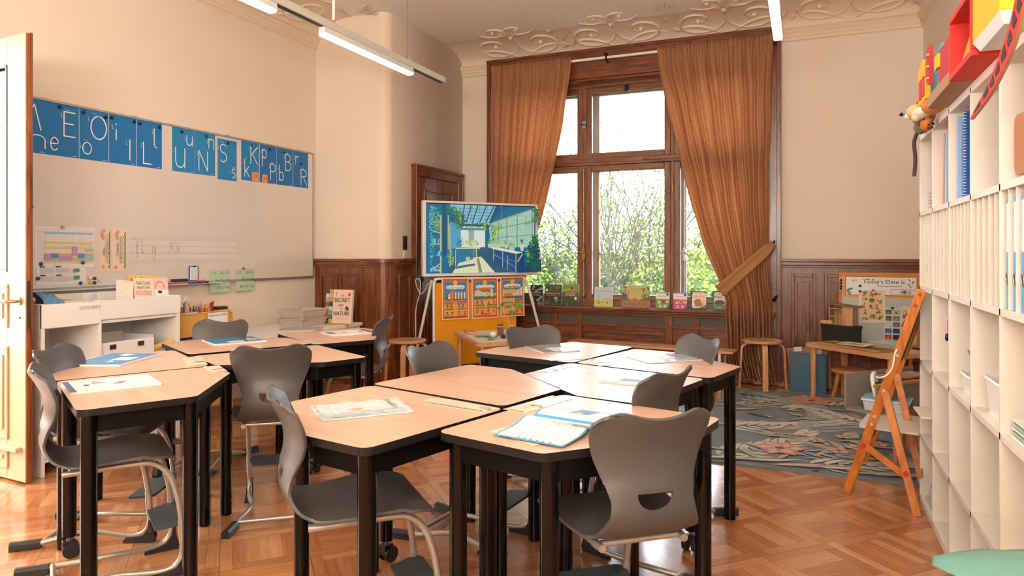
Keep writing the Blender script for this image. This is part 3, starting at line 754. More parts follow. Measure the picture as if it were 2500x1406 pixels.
# ================================================================== CHAIRS
SHELL = pm('#504e4e', .36, key='chair_shell', bump=.15, bscale=700)
TUBE = pm('#b3aea6', .32, .55, key='chair_tube')
GLIDE = pm('#23272c', .45, key='glide_plastic')
FOOT = pm('#3b424a', .5, key='footrest_plastic')
def make_chair():
    root = empty('school_chair')
    prof = spline([(.215,0,.452),(.205,0,.470),(.15,0,.481),(.05,0,.478),(-.06,0,.470),(-.135,0,.472),(-.185,0,.50),(-.213,0,.55),(-.212,0,.61),(-.200,0,.67),(-.206,0,.73),(-.232,0,.79),(-.250,0,.822)], 5)
    n = len(prof); NS = 36; rows = []
    L = [0]
    for i in range(1, n): L.append(L[-1]+(prof[i]-prof[i-1]).length)
    def wid(i):
        z, x, q = prof[i].z, prof[i].x, L[i]/L[-1]
        if i < 26 and z < .5:          # seat
            t = (x+.185)/.40; wdt = .155+.045*math.sin(math.pi*min(1, max(0, t))*.62)
            if x > .16: wdt *= math.sqrt(max(0, 1-((x-.16)/.062)**2))*.28+.72
            return wdt
        tab = [(.47,.155),(.50,.148),(.55,.127),(.59,.120),(.64,.132),(.70,.160),(.74,.175),(.765,.178),(.785,.175),(.80,.166),(.812,.148),(.823,.118)]
        for (a, va), (b, vb) in zip(tab, tab[1:]):
            if a <= z <= b: q = (z-a)/(b-a); return va+(vb-va)*q
        return .112 if z > .82 else .155
    for i, p in enumerate(prof):
        wd = wid(i); row = []
        tan = (prof[min(i+1,n-1)]-prof[max(i-1,0)]).normalized(); nrm = Vector((tan.z, 0, -tan.x))
        if nrm.z < 0 and p.z < .5: nrm = -nrm
        if p.z >= .5 and nrm.x < 0: nrm = -nrm
        back = min(1, max(0, (p.z-.5)/.2)); seat = 1 if p.z < .5 else max(0, 1-(p.z-.5)/.06)
        for k in range(NS+1):
            s = -1+2*k/NS; e = abs(s)**2.4
            o = back*.040*e*(1 if p.z < .78 else max(.35, 1-(p.z-.78)/.07))+seat*.010*e*(1 if p.x < .12 else .1)
            q = p+nrm*o
            zz = q.z+(.026*(s*s)*(1-.75*s**6)-.006)*min(1, max(0, (p.z-.74)/.08))
            row.append((q.x, wd*s, zz))
        rows.append(row)
    m = M(); m.grid(rows, SHELL, True); sh = m.build('shell', None)
    cut = M(); pl = [(-.052,.612),(.052,.612)]+[(.052*math.cos(R(a)), .604-.038*math.sin(R(a))) for a in range(0, 181, 15)]
    cut.prism([(y, z) for y, z in pl][::-1], -.6, .0, SHELL, Matrix(((0,0,1,0),(1,0,0,0),(0,1,0,0),(0,0,0,1))))
    co = cut.build('cut', None)
    md = sh.modifiers.new('s', 'SOLIDIFY'); md.thickness = .009; md.offset = 0
    md = sh.modifiers.new('b', 'BOOLEAN'); md.object = co; md.operation = 'DIFFERENCE'; md.solver = 'EXACT'
    md = sh.modifiers.new('v', 'BEVEL'); md.width = .002; md.segments = 2; md.limit_method = 'ANGLE'; md.angle_limit = R(50)
    dg = bpy.context.evaluated_depsgraph_get(); me = bpy.data.meshes.new_from_object(sh.evaluated_get(dg))
    bpy.data.objects.remove(sh); bpy.data.objects.remove(co)
    me.name = 'shell'
    for p in me.polygons: p.use_smooth = True
    sh = bpy.data.objects.new('shell', me); COL.objects.link(sh); sh.parent = root
    for s in (-1, 1):
        m = M(); pts = [(-.15,.125,.452),(-.05,.132,.453),(.08,.138,.455),(.135,.14,.450),(.175,.141,.425),(.205,.142,.38),(.228,.142,.30),(.242,.141,.20),(.247,.139,.11),(.240,.137,.065),(.215,.135,.035),(.17,.13,.026),(.10,.118,.03),(.02,.105,.038),(-.06,.112,.036),(-.13,.138,.028),(-.18,.158,.022),(-.245,.172,.018)]
        m.tube(spline([(x, y*s, z) for x, y, z in pts], 5), .0112, TUBE, 12); m.build('runner', root)
        m = M(); Tg = Matrix(((1,0,0,0),(0,0,1,.137*s),(0,1,0,0),(0,0,0,1)))
        m.prism([(.14,0),(.265,0),(.272,.02),(.262,.055),(.258,.095),(.246,.095),(.243,.06),(.22,.028),(.14,.014)], -.015, .015, GLIDE, Tg)
        m.cyl((.252,.152*s,.05),(.252,.154*s,.05),.004,BRASS,10); m.build('front_glide', root, bevel=.002)
        m = M(); a = Matrix.Translation((-.235, .168*s, 0)) @ Matrix.Rotation(R(-14*s), 4, 'Z')
        m.prism([(-.018,0),(.018,0),(.018,.026),(.010,.036),(-.010,.036),(-.018,.026)], -.062, .05, GLIDE, a @ Matrix(((0,0,1,0),(1,0,0,0),(0,1,0,0),(0,0,0,1)))); m.build('rear_glide', root, bevel=.003)
        M().cyl((.2405,.141*s,.215),(.2465,.1395*s,.12),.0135,TUBE,14).build('height_sleeve', root)
    for x_, y_, z_, r_ in ((-.175,.155,.026,.0095),(-.12,.118,.453,.0095),(.05,.128,.455,.0095)): M().cyl((x_,-y_,z_),(x_,y_,z_),r_,TUBE,12).build('cross_tube', root)
    m = M(); T = Matrix.Translation((.205, 0, .185)) @ Matrix.Rotation(R(-6), 4, 'Y')
    m.prism([(-.055,-.118),(.045,-.142),(.062,-.11),(.062,.11),(.045,.142),(-.055,.118)], 0, .010, FOOT, T); m.build('footrest', root, bevel=.002)
    return root
chair0 = make_chair()
CH = [
 ('A', -1.31, 1.80, 47, 'grey chair with a brightly lit back pushed under the front desk with the clear folder'),
 ('B', -.50, 2.00, 130, 'grey chair seen from behind at the nearest desk with the open workbook'),
 ('C', -1.373, 2.736, -6, 'grey chair facing right behind the empty middle desk'),
 ('D', -.647, 2.573, 160.5, 'grey chair at the right side of the desk with the white spiral notebook'),
 ('E', -.635, 3.40, 220, 'grey chair in front of the right curtain at the back desk'),
 ('F', -1.265, 3.53, -38, 'grey chair in front of the small wooden table with the jars'),
 ('G', -2.895, 2.138, 29, 'grey chair with a blue-lit back behind the front left chair'),
 ('H', -2.48, 1.84, 57, 'front left grey chair with a white-lit back, nearest the open door'),
 ('I', -3.269, 3.041, -72, 'dark grey chair in front of the yellow trolley'),
 ('J', -2.366, 2.626, 128, 'grey chair seen squarely from behind in the left desk group'),
 ('K', -2.75, 3.80, 200, 'grey chair in profile beside the low white counter'),
]
for i, (k, x, y, a, lb) in enumerate(CH):
    o = chair0 if i == 0 else copy_tree(chair0)
    o.location = (x, y, 0); o.rotation_euler = (0, 0, R(a)); tag(o, lb, 'chair', 'grey school chairs at the desks')

# ================================================================== RUG
RUGB = pm('#7c858c', .95, key='rug_slate', bump=.8, bscale=420, var=.16, vscale=5)
RC = [pm('#d0cabb', .95, key='rug_cream', bump=.8, bscale=400, var=.08), pm('#a2abae', .95, key='rug_grey', bump=.8, bscale=400, var=.1),
      pm('#b5ae98', .95, key='rug_sand', bump=.8, bscale=400, var=.1), pm('#c98f7e', .95, key='rug_rose', bump=.8, bscale=400, var=.15, vscale=20),
      pm('#d9b4a6', .95, key='rug_blush', bump=.8, bscale=400, var=.1), pm('#54606c', .95, key='rug_deep', bump=.8, bscale=400)]
t = empty('floral_rug', (-.66, 4.245, 0), 0, 'blue-grey rug with pale palm fronds and pink flowers', 'rug')
m = M(); m.prism(rrect(0, 1.265, 0, 2.37, .02), .0, .012, RUGB); m.build('pile', t, bevel=.004)
a_ = Art(.00003); rnd = random.Random(11); RW, RL = 1.265, 2.37
def clipok(pts): return all(.008 < u < RW-.008 and .008 < v < RL-.008 for u, v in pts)
def aleaf(u, v, ang, L, wd, mat, bend=.0):
    pts = []; N = 8
    for side in (1, -1):
        for k in (range(N+1) if side == 1 else range(N-1, 0, -1)):
            q = k/N; w_ = wd/2*math.sin(math.pi*q**.75)*side; b = ang+bend*q
            pts.append((u+L*q*math.cos(ang+bend*q*.5)-w_*math.sin(b), v+L*q*math.sin(ang+bend*q*.5)+w_*math.cos(b)))
    pts = [(min(max(x, .008), RW-.008), min(max(y, .008), RL-.008)) for x, y in pts]
    a_.poly(pts, mat)
def frond(u, v, ang, L, curv, n, ll, mat, w_=.02):
    for k in range(n):
        q = (k+1)/n; b = ang+curv*q; x = u+L*q*math.cos(ang+curv*q*.5); y = v+L*q*math.sin(ang+curv*q*.5)
        for s in (1, -1):
            aleaf(x, y, b+s*(1.0-.45*q), ll*(1.05-.55*q)*rnd.uniform(.9, 1.1), w_*rnd.uniform(.9, 1.3), mat, -s*.5)
fr_ = [(.1,.1,.6,1.0,.7,11,.30,0),(1.2,.25,2.2,.9,.6,10,.26,2),(.05,.9,.2,.9,.5,11,.26,0),(.7,.9,1.2,1.0,.7,12,.30,1),(1.25,1.2,2.6,.9,-.6,11,.28,0),(.1,1.6,.5,.8,.6,9,.24,2),(1.2,2.25,3.6,.8,.5,9,.26,0),(.1,2.3,-.9,.8,.5,9,.26,1),(.62,.15,.1,.7,.5,9,.22,0),(.3,.45,-.2,.9,.4,10,.2,1)]
for u, v, an, L, cv, n, ll, c in fr_: frond(u, v, an, L, cv, n, ll, RC[c], .044)
for k in range(60):
    aleaf(rnd.uniform(.05, 1.2), rnd.uniform(.05, 2.3), rnd.uniform(0, 6.3), rnd.uniform(.12, .26), rnd.uniform(.03, .06), RC[rnd.choice((0,1,2,5,2,1))], rnd.uniform(-.6, .6))
def flower(u, v, r, n=6, c1=3, c2=4):
    for k in range(n):
        a = 2*math.pi*k/n+rnd.random()*.3; aleaf(u, v, a, r, r*.75, RC[c1], .1); aleaf(u+.02*math.cos(a), v+.02*math.sin(a), a+.05, r*.72, r*.45, RC[c2], .1)
    a_.circ(u, v, r*.16, RC[5], 10)
flower(.52,.42,.17); flower(.72,2.02,.20,6,3,3); flower(.98,.62,.09); flower(.86,.50,.08); flower(1.05,.42,.08); flower(.74,.70,.06); flower(1.1,.75,.07); flower(.9,.86,.05)
for k in range(9): aleaf(.1+.13*k, .035+.02*(k%3), .25, .32, .04, RC[(0,2,0,4,2,0,2,0,2)[k]], .3)
o = a_.build('woven_pattern', t, loc=(0, 0, .0122), rot=FLAT)

# ================================================================== STROKE LETTERS
def arcp(cx, cy, rx, ry, a0, a1, n=12): return [(cx+rx*math.cos(R(a0+(a1-a0)*k/n)), cy+ry*math.sin(R(a0+(a1-a0)*k/n))) for k in range(n+1)]
GL = {
 'M': [[(0,0),(.2,1),(.5,.25),(.8,1),(1,0)]], 'm': [[(0,1),(0,0)],[(0,.6)]+arcp(.25,.62,.25,.38,180,0)+[(.5,0)],[(.5,.6)]+arcp(.75,.62,.25,.38,180,0)+[(1,0)]],
 'E': [[(1,1),(0,1),(0,0),(1,0)],[(0,.52),(.85,.52)]], 'e': [[(0,.5),(1,.55)]+arcp(.5,.5,.5,.5,6,315,18)],
 'O': [arcp(.5,.5,.5,.5,90,450,28)], 'o': [arcp(.5,.5,.5,.5,90,450,22)],
 'i': [[(.5,.62),(.5,0)],[(.5,.93),(.5,1)]], 'I': [[(.5,1),(.5,0)]], 'L': [[(0,1),(0,0),(1,0)]],
 'l': [[(0,1),(0,.2)]+arcp(.5,.2,.5,.2,180,290,6)], 'u': [[(0,1),(0,.4)]+arcp(.45,.4,.45,.4,180,330,8)+[(.95,.5)],[(.95,1),(.95,0)]],
 'U': [[(0,1),(0,.4)]+arcp(.5,.38,.5,.38,180,360,12)+[(1,1)],[(1,1),(1,0)]], 'n': [[(0,1),(0,0)],[(0,.6)]+arcp(.5,.6,.5,.4,180,0,10)+[(1,0)]],
 'N': [[(0,0),(0,1),(1,0),(1,1)]], 'S': [arcp(.52,.76,.44,.24,40,260,12)+arcp(.48,.26,.48,.26,90,-140,12)], 's': [arcp(.52,.76,.44,.24,40,260,10)+arcp(.48,.26,.48,.26,90,-140,10)],
 'K': [[(0,1),(0,0)],[(1,1),(0,.45)],[(.25,.58),(1,0)]], 'k': [[(0,1),(0,0)],[(.9,.6),(0,.25)],[(.25,.35),(.95,0)]],
 'p': [[(0,1),(0,0)],arcp(.45,.74,.45,.26,150,-150,14)], 'P': [[(0,0),(0,1)]+arcp(.45,.76,.5,.24,90,-90,10)+[(0,.52)]],
 'B': [[(0,0),(0,1)]+arcp(.4,.77,.45,.23,90,-90,8)+[(0,.54)],[(.4,.54)]+arcp(.45,.27,.53,.27,90,-90,8)+[(0,0)]], 'b': [[(0,1),(0,0)],arcp(.45,.28,.48,.28,150,-150,14)],
 'r': [[(0,1),(0,0)],[(0,.6)]+arcp(.5,.55,.5,.42,180,50,8)], 'R': [[(0,0),(0,1)]+arcp(.45,.77,.5,.23,90,-90,8)+[(0,.54)],[(.4,.54),(1,0)]],
}
POST = pm('#0f84c4', .42, key='poster_blue'); POST2 = pm('#0a73ba', .42, key='poster_blue_deep'); PW = pm('#f4f2ee', .5, key='print_white'); DOOD = pm('#2f9fd0', .5, key='doodle_blue')
BX = XL+.025
# ================================================================== WHITEBOARD
WBM = pm('#e6dcd3', .12, key='whiteboard_enamel', coat=1)
ALU = pm('#a9a7a4', .35, .7, key='aluminium')
t = empty('whiteboard', (XL, 2.44, 1.015), R(90), 'large white magnetic board on the left wall', 'whiteboard')
W_, H_ = 3.10, 1.225
WBM.node_tree.nodes['Principled BSDF'].inputs['Coat Roughness'].default_value = .03
M().box(0, W_, -.022, -.004, 0, H_, WBM).build('board_surface', t)
m = M(); m.box(-.008,W_+.008,-.028,0,H_-.008,H_+.008,ALU).box(W_-.004,W_+.01,-.028,0,0,H_,ALU).box(-.01,.004,-.028,0,0,H_,ALU).box(-.008,W_+.008,-.028,0,-.01,.01,ALU); m.build('frame', t, bevel=.002)
M().box(-.008, 1.9, -.075, -.02, -.012, -.004, pm('#cfdbe2', .4, key='tray_blue')).build('pen_tray', t, bevel=.002)
for x in (1.12, 2.0, 2.9): M().box(x-.02, x+.02, -.03, 0, H_, H_+.012, ALU).build('clip', t, bevel=.002)
BF_ = -.0225            # board face
def onboard(y, z): return (XL+.0225, y, z)
posters = [
 (2.60,2.924,[('M',.27,.88,.10,.56,),('m',.36,.96,.66,.9)],'deep'), (2.924,3.138,[('E',.52,.87,.13,.6),('e',.1,.34,.66,.9)],0), (3.142,3.353,[('O',.38,.92,.10,.56),('o',.1,.39,.66,.89)],0),
 (3.357,3.571,[('i',.2,.3,.18,.5),('I',.7,.8,.47,.89)],0), (3.576,3.791,[('l',.68,.85,.13,.54),('L',.25,.56,.46,.92)],0), (3.883,4.098,[('u',.63,.9,.15,.36),('U',.14,.54,.46,.9)],1),
 (4.10,4.307,[('n',.67,.92,.12,.35),('N',.18,.6,.44,.9)],1), (4.333,4.543,[('S',.1,.47,.13,.56),('s',.72,.92,.7,.92)],1), (4.595,4.808,[('K',.52,.9,.1,.55),('k',.18,.43,.46,.9)],1),
 (4.816,5.031,[('p',.14,.4,.12,.56),('P',.62,.94,.47,.9)],0), (5.035,5.252,[('B',.52,.88,.14,.58),('b',.14,.4,.46,.88)],0), (5.258,5.473,[('r',.15,.38,.13,.37),('R',.5,.88,.49,.92)],0)]
zt = {0:2.232,4.333:2.212}
for i, (y0, y1, ls, tone) in enumerate(posters):
    w_, h_ = y1-y0, .343; a = Art(.0002); a.slab(w_, h_, .0008, POST if tone == 1 else POST2)
    rnd = random.Random(i)
    for q in range(7):            # pale line drawings on the blue
        u, v = rnd.uniform(.12, .88)*w_, rnd.uniform(.1, .9)*h_
        r_ = rnd.uniform(.008, .02)
        a.line([(u+r_*math.cos(k*.9)*rnd.uniform(.6, 1.4), v+r_*math.sin(k*.9)*rnd.uniform(.6, 1.4)) for k in range(7)], .0011, DOOD, True, False)
    a.line([(.012, h_-.019), (.034, h_-.019)], .003, DOOD, rnd=False); a.line([(w_-.045, .01), (w_-.015, .01)], .0025, PW, rnd=False)
    for ch, u0, u1, v0, v1 in ls:
        for st in GL[ch]:
            if len(st) > 1: a.line([((u0+(u1-u0)*p)*w_, (1-v1+(v1-v0)*q)*h_) for p, q in st], .0085 if v1-v0 > .3 else .0075, PW)
        ax, av = u0*w_-.016, (1-v0)*h_
        a.line([(ax, av-.008), (ax, av-.036)], .0018, PW, rnd=False); a.poly([(ax-.004, av-.034), (ax+.004, av-.034), (ax, av-.044)], PW); a.text('1', ax-.011, av-.02, .009, PW)
        if ch in 'EOoSsKkPBR': a.line([(ax+.025, av+.012), (ax+.045, av+.012)], .0018, PW, rnd=False); a.poly([(ax+.043, av+.016), (ax+.043, av+.008), (ax+.053, av+.012)], PW); a.text('2', ax+.024, av+.016, .008, PW)
    nm = ' and '.join(l[0] for l in ls)
    o = a.build('letter_poster', None, onboard(y0, (2.212 if i == 7 else 2.232)-h_), (0, 0, R(90)))
    tag(o, 'blue letter poster with white %s on the whiteboard' % nm, 'poster', 'blue letter posters along the board')
def magnet(y, z, col, lb, r=.0125, off=.0012):
    m = M(); m.lathe([(r*.92, 0), (r, .002), (r*.97, .006), (r*.8, .008), (.0, .0085)], pm(col, .3, key='magnet'), 18, T=Matrix.Translation((0,0,0)) @ Matrix.Rotation(R(90), 4, 'Y'))
    o = m.build('magnet', None, (XL+.0225+off, y, z)); tag(o, lb, 'magnet', 'round magnets on the whiteboard')
for y, z, c, lb in [
 (2.826,1.545,'#101114','black magnet alone in the middle of the board beside the door edge'),
 (3.009,2.212,'#101114','black magnet on the E poster'),(3.168,2.207,'#101114','black magnet on the upper left of the O poster'),(3.329,2.203,'#101114','black magnet on the upper right of the O poster'),
 (3.376,2.207,'#101114','black magnet on the upper left of the small i poster'),(3.554,2.210,'#101114','black magnet on the upper right of the small i poster'),(3.601,2.205,'#101114','black magnet on the upper left of the L poster'),
 (3.766,2.205,'#101114','black magnet on the upper right of the L poster'),(3.971,2.205,'#101114','black magnet on the U poster'),(4.214,2.207,'#1d3f66','dark blue magnet on the N poster'),
 (4.445,2.186,'#101114','black magnet on the S poster'),(4.718,2.207,'#274a6b','blue magnet on the K poster'),(4.942,2.2,'#101114','black magnet on the P poster'),
 (5.131,2.197,'#174a36','dark green magnet on the B poster'),(5.367,2.119,'#101114','black magnet in the middle of the R poster'),
 (3.025,1.424,'#f2a21a','yellow magnet holding the colourful timetable'),(2.886,1.182,'#0e4f97','blue magnet at the upper left of the small timetable'),(3.163,1.186,'#0e4f97','blue magnet at the upper right of the small timetable'),
 (2.866,1.088,'#0e4f97','blue magnet at the lower left of the small timetable'),(3.148,1.048,'#0e4f97','blue magnet just above the pen tray'),
 (3.216,1.048,'#f2a21a','yellow magnet beside two green ones low on the board'),(3.247,1.046,'#0f5b48','lower dark green magnet of the pair low on the board'),(3.247,1.076,'#0f5b48','upper dark green magnet of the pair low on the board'),
 (3.212,1.080,'#e9dcd0','pale magnet above the yellow one low on the board'),(3.288,1.062,'#d8d4cd','pale grey magnet right of the green pair'),
 (4.334,1.112,'#efe2d6','white magnet holding the left green number card'),(4.617,1.115,'#b5312c','red magnet holding the right green number card')]:
    magnet(y, z, c, lb, off=.0014)
INK = pm('#2a2c33', .6, key='ink'); INKB = pm('#3a5f9c', .5, key='blue_ink'); GREY = pm('#9a9ba3', .6, key='pale_ink')
# timetable
c_b, c_y, c_v, c_o, c_d, c_w = [pm(c, .55, key='print') for c in ('#a9cbdc', '#f0d682', '#c79bcc', '#f3a95c', '#6f8fc0', '#efe8e6')]
a = Art(); W_, H_ = .40, .27; a.slab(W_, H_, .0006, c_w)
gx = [.012,.06,.15,.24,.325,.392]; gz = [H_-.02-(H_-.05)*k/14 for k in range(15)]
def cell(c0, c1, r0, r1, mt): a.rect(c0, gz[r1], c1, gz[r0], mt)
cell(gx[1],gx[5],1,2,c_b)
for c in range(1, 5):
    cell(gx[c],gx[c+1],5,6,c_y); cell(gx[c],gx[c+1],7,8,c_y); cell(gx[c],gx[c+1],9,9+.0 and 9 or 10,c_y); cell(gx[c],gx[c+1],13,14,c_y)
cell(.06,.10,10,13,c_v); cell(.10,.15,10,12,c_d); cell(.10,.15,12,13,c_b); cell(.15,.24,10,11,c_o); cell(.15,.24,11,13,c_v); cell(.24,.277,7,11,c_v); cell(.24,.277,11,12,c_y); cell(.24,.277,12,13,c_b)
cell(.277,.325,10,12,c_d); cell(.277,.325,12,13,c_b); cell(.325,.392,8,9,c_b); cell(.325,.392,10,11,c_o); cell(.325,.392,11,13,c_b)
for z in gz: a.line([(gx[0], z), (gx[5], z)], .0006, GREY, rnd=False)
for x in gx: a.line([(x, gz[0]), (x, gz[-1])], .0006, GREY, rnd=False)
a.scrib(.12, .28, H_-.010, .003, INK, 3)
for r in range(14):
    a.scrib(.018, .052, (gz[r]+gz[r+1])/2, .002, INK, r)
    for c in range(1, 5): a.scrib((gx[c]+gx[c+1])/2-.012, (gx[c]+gx[c+1])/2+.012, (gz[r]+gz[r+1])/2, .002, INK, r*5+c)
o = a.build('timetable', None, onboard(2.848, 1.155), (0, 0, R(90))); tag(o, 'large timetable sheet with yellow, violet and blue cells on the whiteboard', 'poster')
a = Art(); W_, H_ = .33, .135; a.slab(W_, H_, .0006, c_w); a.L = 3
for q, (u, v) in enumerate(((.02,.075),(.12,.075),(.02,.02),(.12,.02))):
    a.rect(u, v+.038, u+.035, v+.045, INK)
    for k in range(7): a.line([(u+.003, v+.034-k*.005), (u+.09, v+.034-k*.005)], .0009, (GREY, c_d, c_o, GREY)[(k+q) % 4], rnd=False)
    for k in range(5): a.line([(u+.02*k+.006, v), (u+.02*k+.006, v+.038)], .0006, GREY, rnd=False)
GRN = pm('#4f9c80', .55, key='print_green'); a.rect(.235,.08,.275,.102,GRN); a.rect(.235,.03,.275,.055,GRN)
o = a.build('small_timetable', None, (XL+.0232, 2.858, 1.045), (0, 0, R(90))); tag(o, 'small white class schedule below the colourful timetable', 'poster')
# name strips (upright lettering runs up the strip)
def strip(name, w_, h_, nm, seed):
    """landscape name strip: width w_, height h_"""
    a = Art(); a.slab(w_, h_, .0008, pm('#f5dcc4', .35, key='strip_cream')); rnd = random.Random(seed)
    a.line([(.012+k*.01, .006+.004*math.sin(k*1.9)) for k in range(int(w_/.01)-2)], .009, pm('#8c8a3f', .6, key='print_moss'), rnd=True)
    for k in range(14): a.circ(rnd.uniform(.02, w_-.02), rnd.uniform(.003, .013), .003, pm(rnd.choice(('#5b7a34', '#d9b03c', '#7b8a3c')), .6, key='print'), 8)
    SUN = pm('#f2992e', .5, key='print_sun'); a.circ(.024, h_-.02, .011, SUN)
    for k in range(10): a.line([(.024+.013*math.cos(k*.63), h_-.02+.013*math.sin(k*.63)), (.024+.018*math.cos(k*.63), h_-.02+.018*math.sin(k*.63))], .0016, SUN, rnd=False)
    a.circ(.026, .016, .008, SUN, 10); a.circ(.026, .016, .004, pm('#3b2417', .6, key='print'), 8)
    for k, c in enumerate(('#e8743a', '#f4c46a', '#8fbccb')): a.line(arcp(w_-.045, h_*.45, .038-.006*k, .036-.006*k, 20, 150, 10), .006, pm(c, .5, key='print'), rnd=False)
    a.text(nm, w_*.36, h_*.62, h_*.2, INK)
    for r in range(3): a.text(('abcdefghijklmnopqrstuvwxyz', 'ABCDEFGHIJKLMNOPQRSTUVWXYZ', '1 2 3 4 5 6 7 8 9 10')[r], .05, h_*(.46-.13*r), h_*.085, INK, w=w_*.66)
    a.line([(.05, h_*.58), (w_*.72, h_*.58)], .0007, GREY, rnd=False)
    return a
for nm, y0, w_, z0 in (('Malou', 3.289, .078, 1.13), ('Octavia', 3.385, .102, 1.127)):
    a = strip('s', .295, w_, nm, 3)
    o = a.build('name_strip', None, (XL+.0232, y0+w_, z0), (R(0), R(-90), R(90)))
    tag(o, ('left' if nm == 'Malou' else 'right')+' of the two upright name strips with rainbow and sun on the whiteboard', 'name strip', 'name strips on the whiteboard')
    o.matrix_world = Matrix.Translation((XL+.0235, y0+w_, z0)) @ Matrix(((0,-1,0,0),(0,0,-1,0),(1,0,0,0),(0,0,0,1)))
    # local x -> +z, local z -> -y, front (-y) -> +x
# transparent ruled sheet
a = Art(); W_, H_ = 1.012, .19; a.box(0, W_, 0, .0005, 0, H_, pm('#e2d5cb', .3, key='film')); a.rect(0,H_-.012,W_,H_,pm('#d3cbc8',.3,key='film_edge')); a.rect(0,0,W_,.012,pm('#d3cbc8',.3,key='film_edge'))
for v, c in ((H_-.018, GREY), (.125, GREY), (.073, INKB), (.022, GREY)): a.line([(0, v), (W_, v)], .0022 if c is INKB else .0014, c, rnd=False)
def cur(pts, wd=.0022): a.line([tuple(p)[:2] for p in spline([(x, y, 0) for x, y in pts], 6)], wd, INKB)
cur([(.075,.170),(.06,.165),(.055,.15),(.056,.10),(.058,.035)]); cur([(.05,.12),(.066,.121)]); cur([(.095,.168),(.094,.09),(.1,.076),(.112,.082)])
cur([(.205,.118),(.19,.118),(.184,.095),(.195,.077),(.206,.09),(.208,.118)]); cur([(.208,.118),(.208,.05),(.2,.026),(.186,.03)])
cur([(.345,.17),(.343,.075)]); cur([(.385,.165),(.346,.12)]); cur([(.352,.125),(.39,.076)]); cur([(.405,.162),(.404,.076)]); cur([(.43,.118),(.406,.095)]); cur([(.412,.1),(.435,.078)])
o = a.build('ruled_writing_sheet', None, onboard(3.522, 1.178), (0, 0, R(90))); tag(o, 'transparent ruled sheet with handwritten letters fl, g and Kk on the whiteboard', 'writing sheet')
# green number cards
GC = pm('#bcd6b4', .6, key='green_card')
for y0, rows_, lb in ((4.246, ('56 • 57', 'Gg 13 • 14', 'Dd  7 • 8'), 'left green card with numbers 56 57 below the whiteboard edge'), (4.526, ('60 • 61', 'Ff 11 • 12', 'Hh 15 • 16'), 'right green card with numbers 60 61 below the whiteboard edge')):
    a = Art(); a.slab(.216, .19, .0008, GC)
    a.text(rows_[0], .205, .152, .022, INK, al='r', maxw=.12); a.text(rows_[1], .205, .092, .025, INK, al='r', maxw=.185); a.text(rows_[2], .205, .028, .025, INK, al='r', maxw=.185)
    a.line([(.01,.158)]+arcp(.048,.156,.018,.016,180,0,8)+[(.03,.156)], .0018, INK)
    o = a.build('number_card', None, (XL+.0275, y0, .921), (0, 0, R(90))); tag(o, lb, 'card', 'green number cards')
ORG = pm('#f29a42', .6, key='sticky_orange')
for y0, z0, tx, rz_, w_ in ((4.722, 1.895, '21', 2, .075), (4.846, 1.886, '31', -3, .066)):
    a = Art(); a.slab(w_, .078, .0008, ORG); a.text(tx, w_/2, .028, .03, INK, al='c')
    o = a.build('sticky_note', None, (XL+.0242, y0, z0), (0, 0, R(90))); tag(o, 'orange sticky note numbered %s on the blue posters' % tx, 'sticky note', 'orange sticky notes')
# things on the pen tray
t = empty('clip_pad', (XL+.034, 4.034, 1.03), R(90), 'small white list with a blue backing standing on the pen tray', 'notepad')
a = Art(); a.slab(.09, .115, .004, pm('#1f66ad', .4, key='blue_card')); a.rect(.008,.006,.082,.108,PW); [a.line([(.014+.034*c, .098-k*.008), (.04+.034*c, .098-k*.008)], .0016, GREY, rnd=False) for k in range(11) for c in (0, 1)]
a.build('pad', t); M().ball((.045,-.008,.113),.008,BLACK,10).build('clip', t)
o = M().tube([(XL+.055,3.80,1.018),(XL+.055,3.83,1.022),(XL+.055,3.98,1.016),(XL+.055,4.17,1.026)], [.011,.010,.007,.010], pm('#e0656a', .4, key='coral_plastic'), 12).build('pointer'); tag(o, 'coral red pointer stick lying on the pen tray', 'pointer')
o = M().box(XL+.03,XL+.065,3.86,4.00,1.027,1.05,pm('#2b2d31',.6,key='felt_black')).build('board_eraser', bevel=.006); tag(o, 'black board eraser on the pen tray', 'eraser')
for y0, c, lb, nm in ((3.985,'#2c55a5','blue whiteboard marker on the pen tray','marker'),(4.06,'#4b5568','grey whiteboard marker on the pen tray','marker')):
    m = M(); m.cyl((XL+.085,y0,1.018),(XL+.085,y0+.085,1.018),.007,pm(c,.4,key='marker')).cyl((XL+.085,y0+.085,1.018),(XL+.085,y0+.115,1.018),.0075,pm('#20242c',.4,key='cap')); o = m.build(nm); tag(o, lb, 'marker', 'markers on the pen tray')

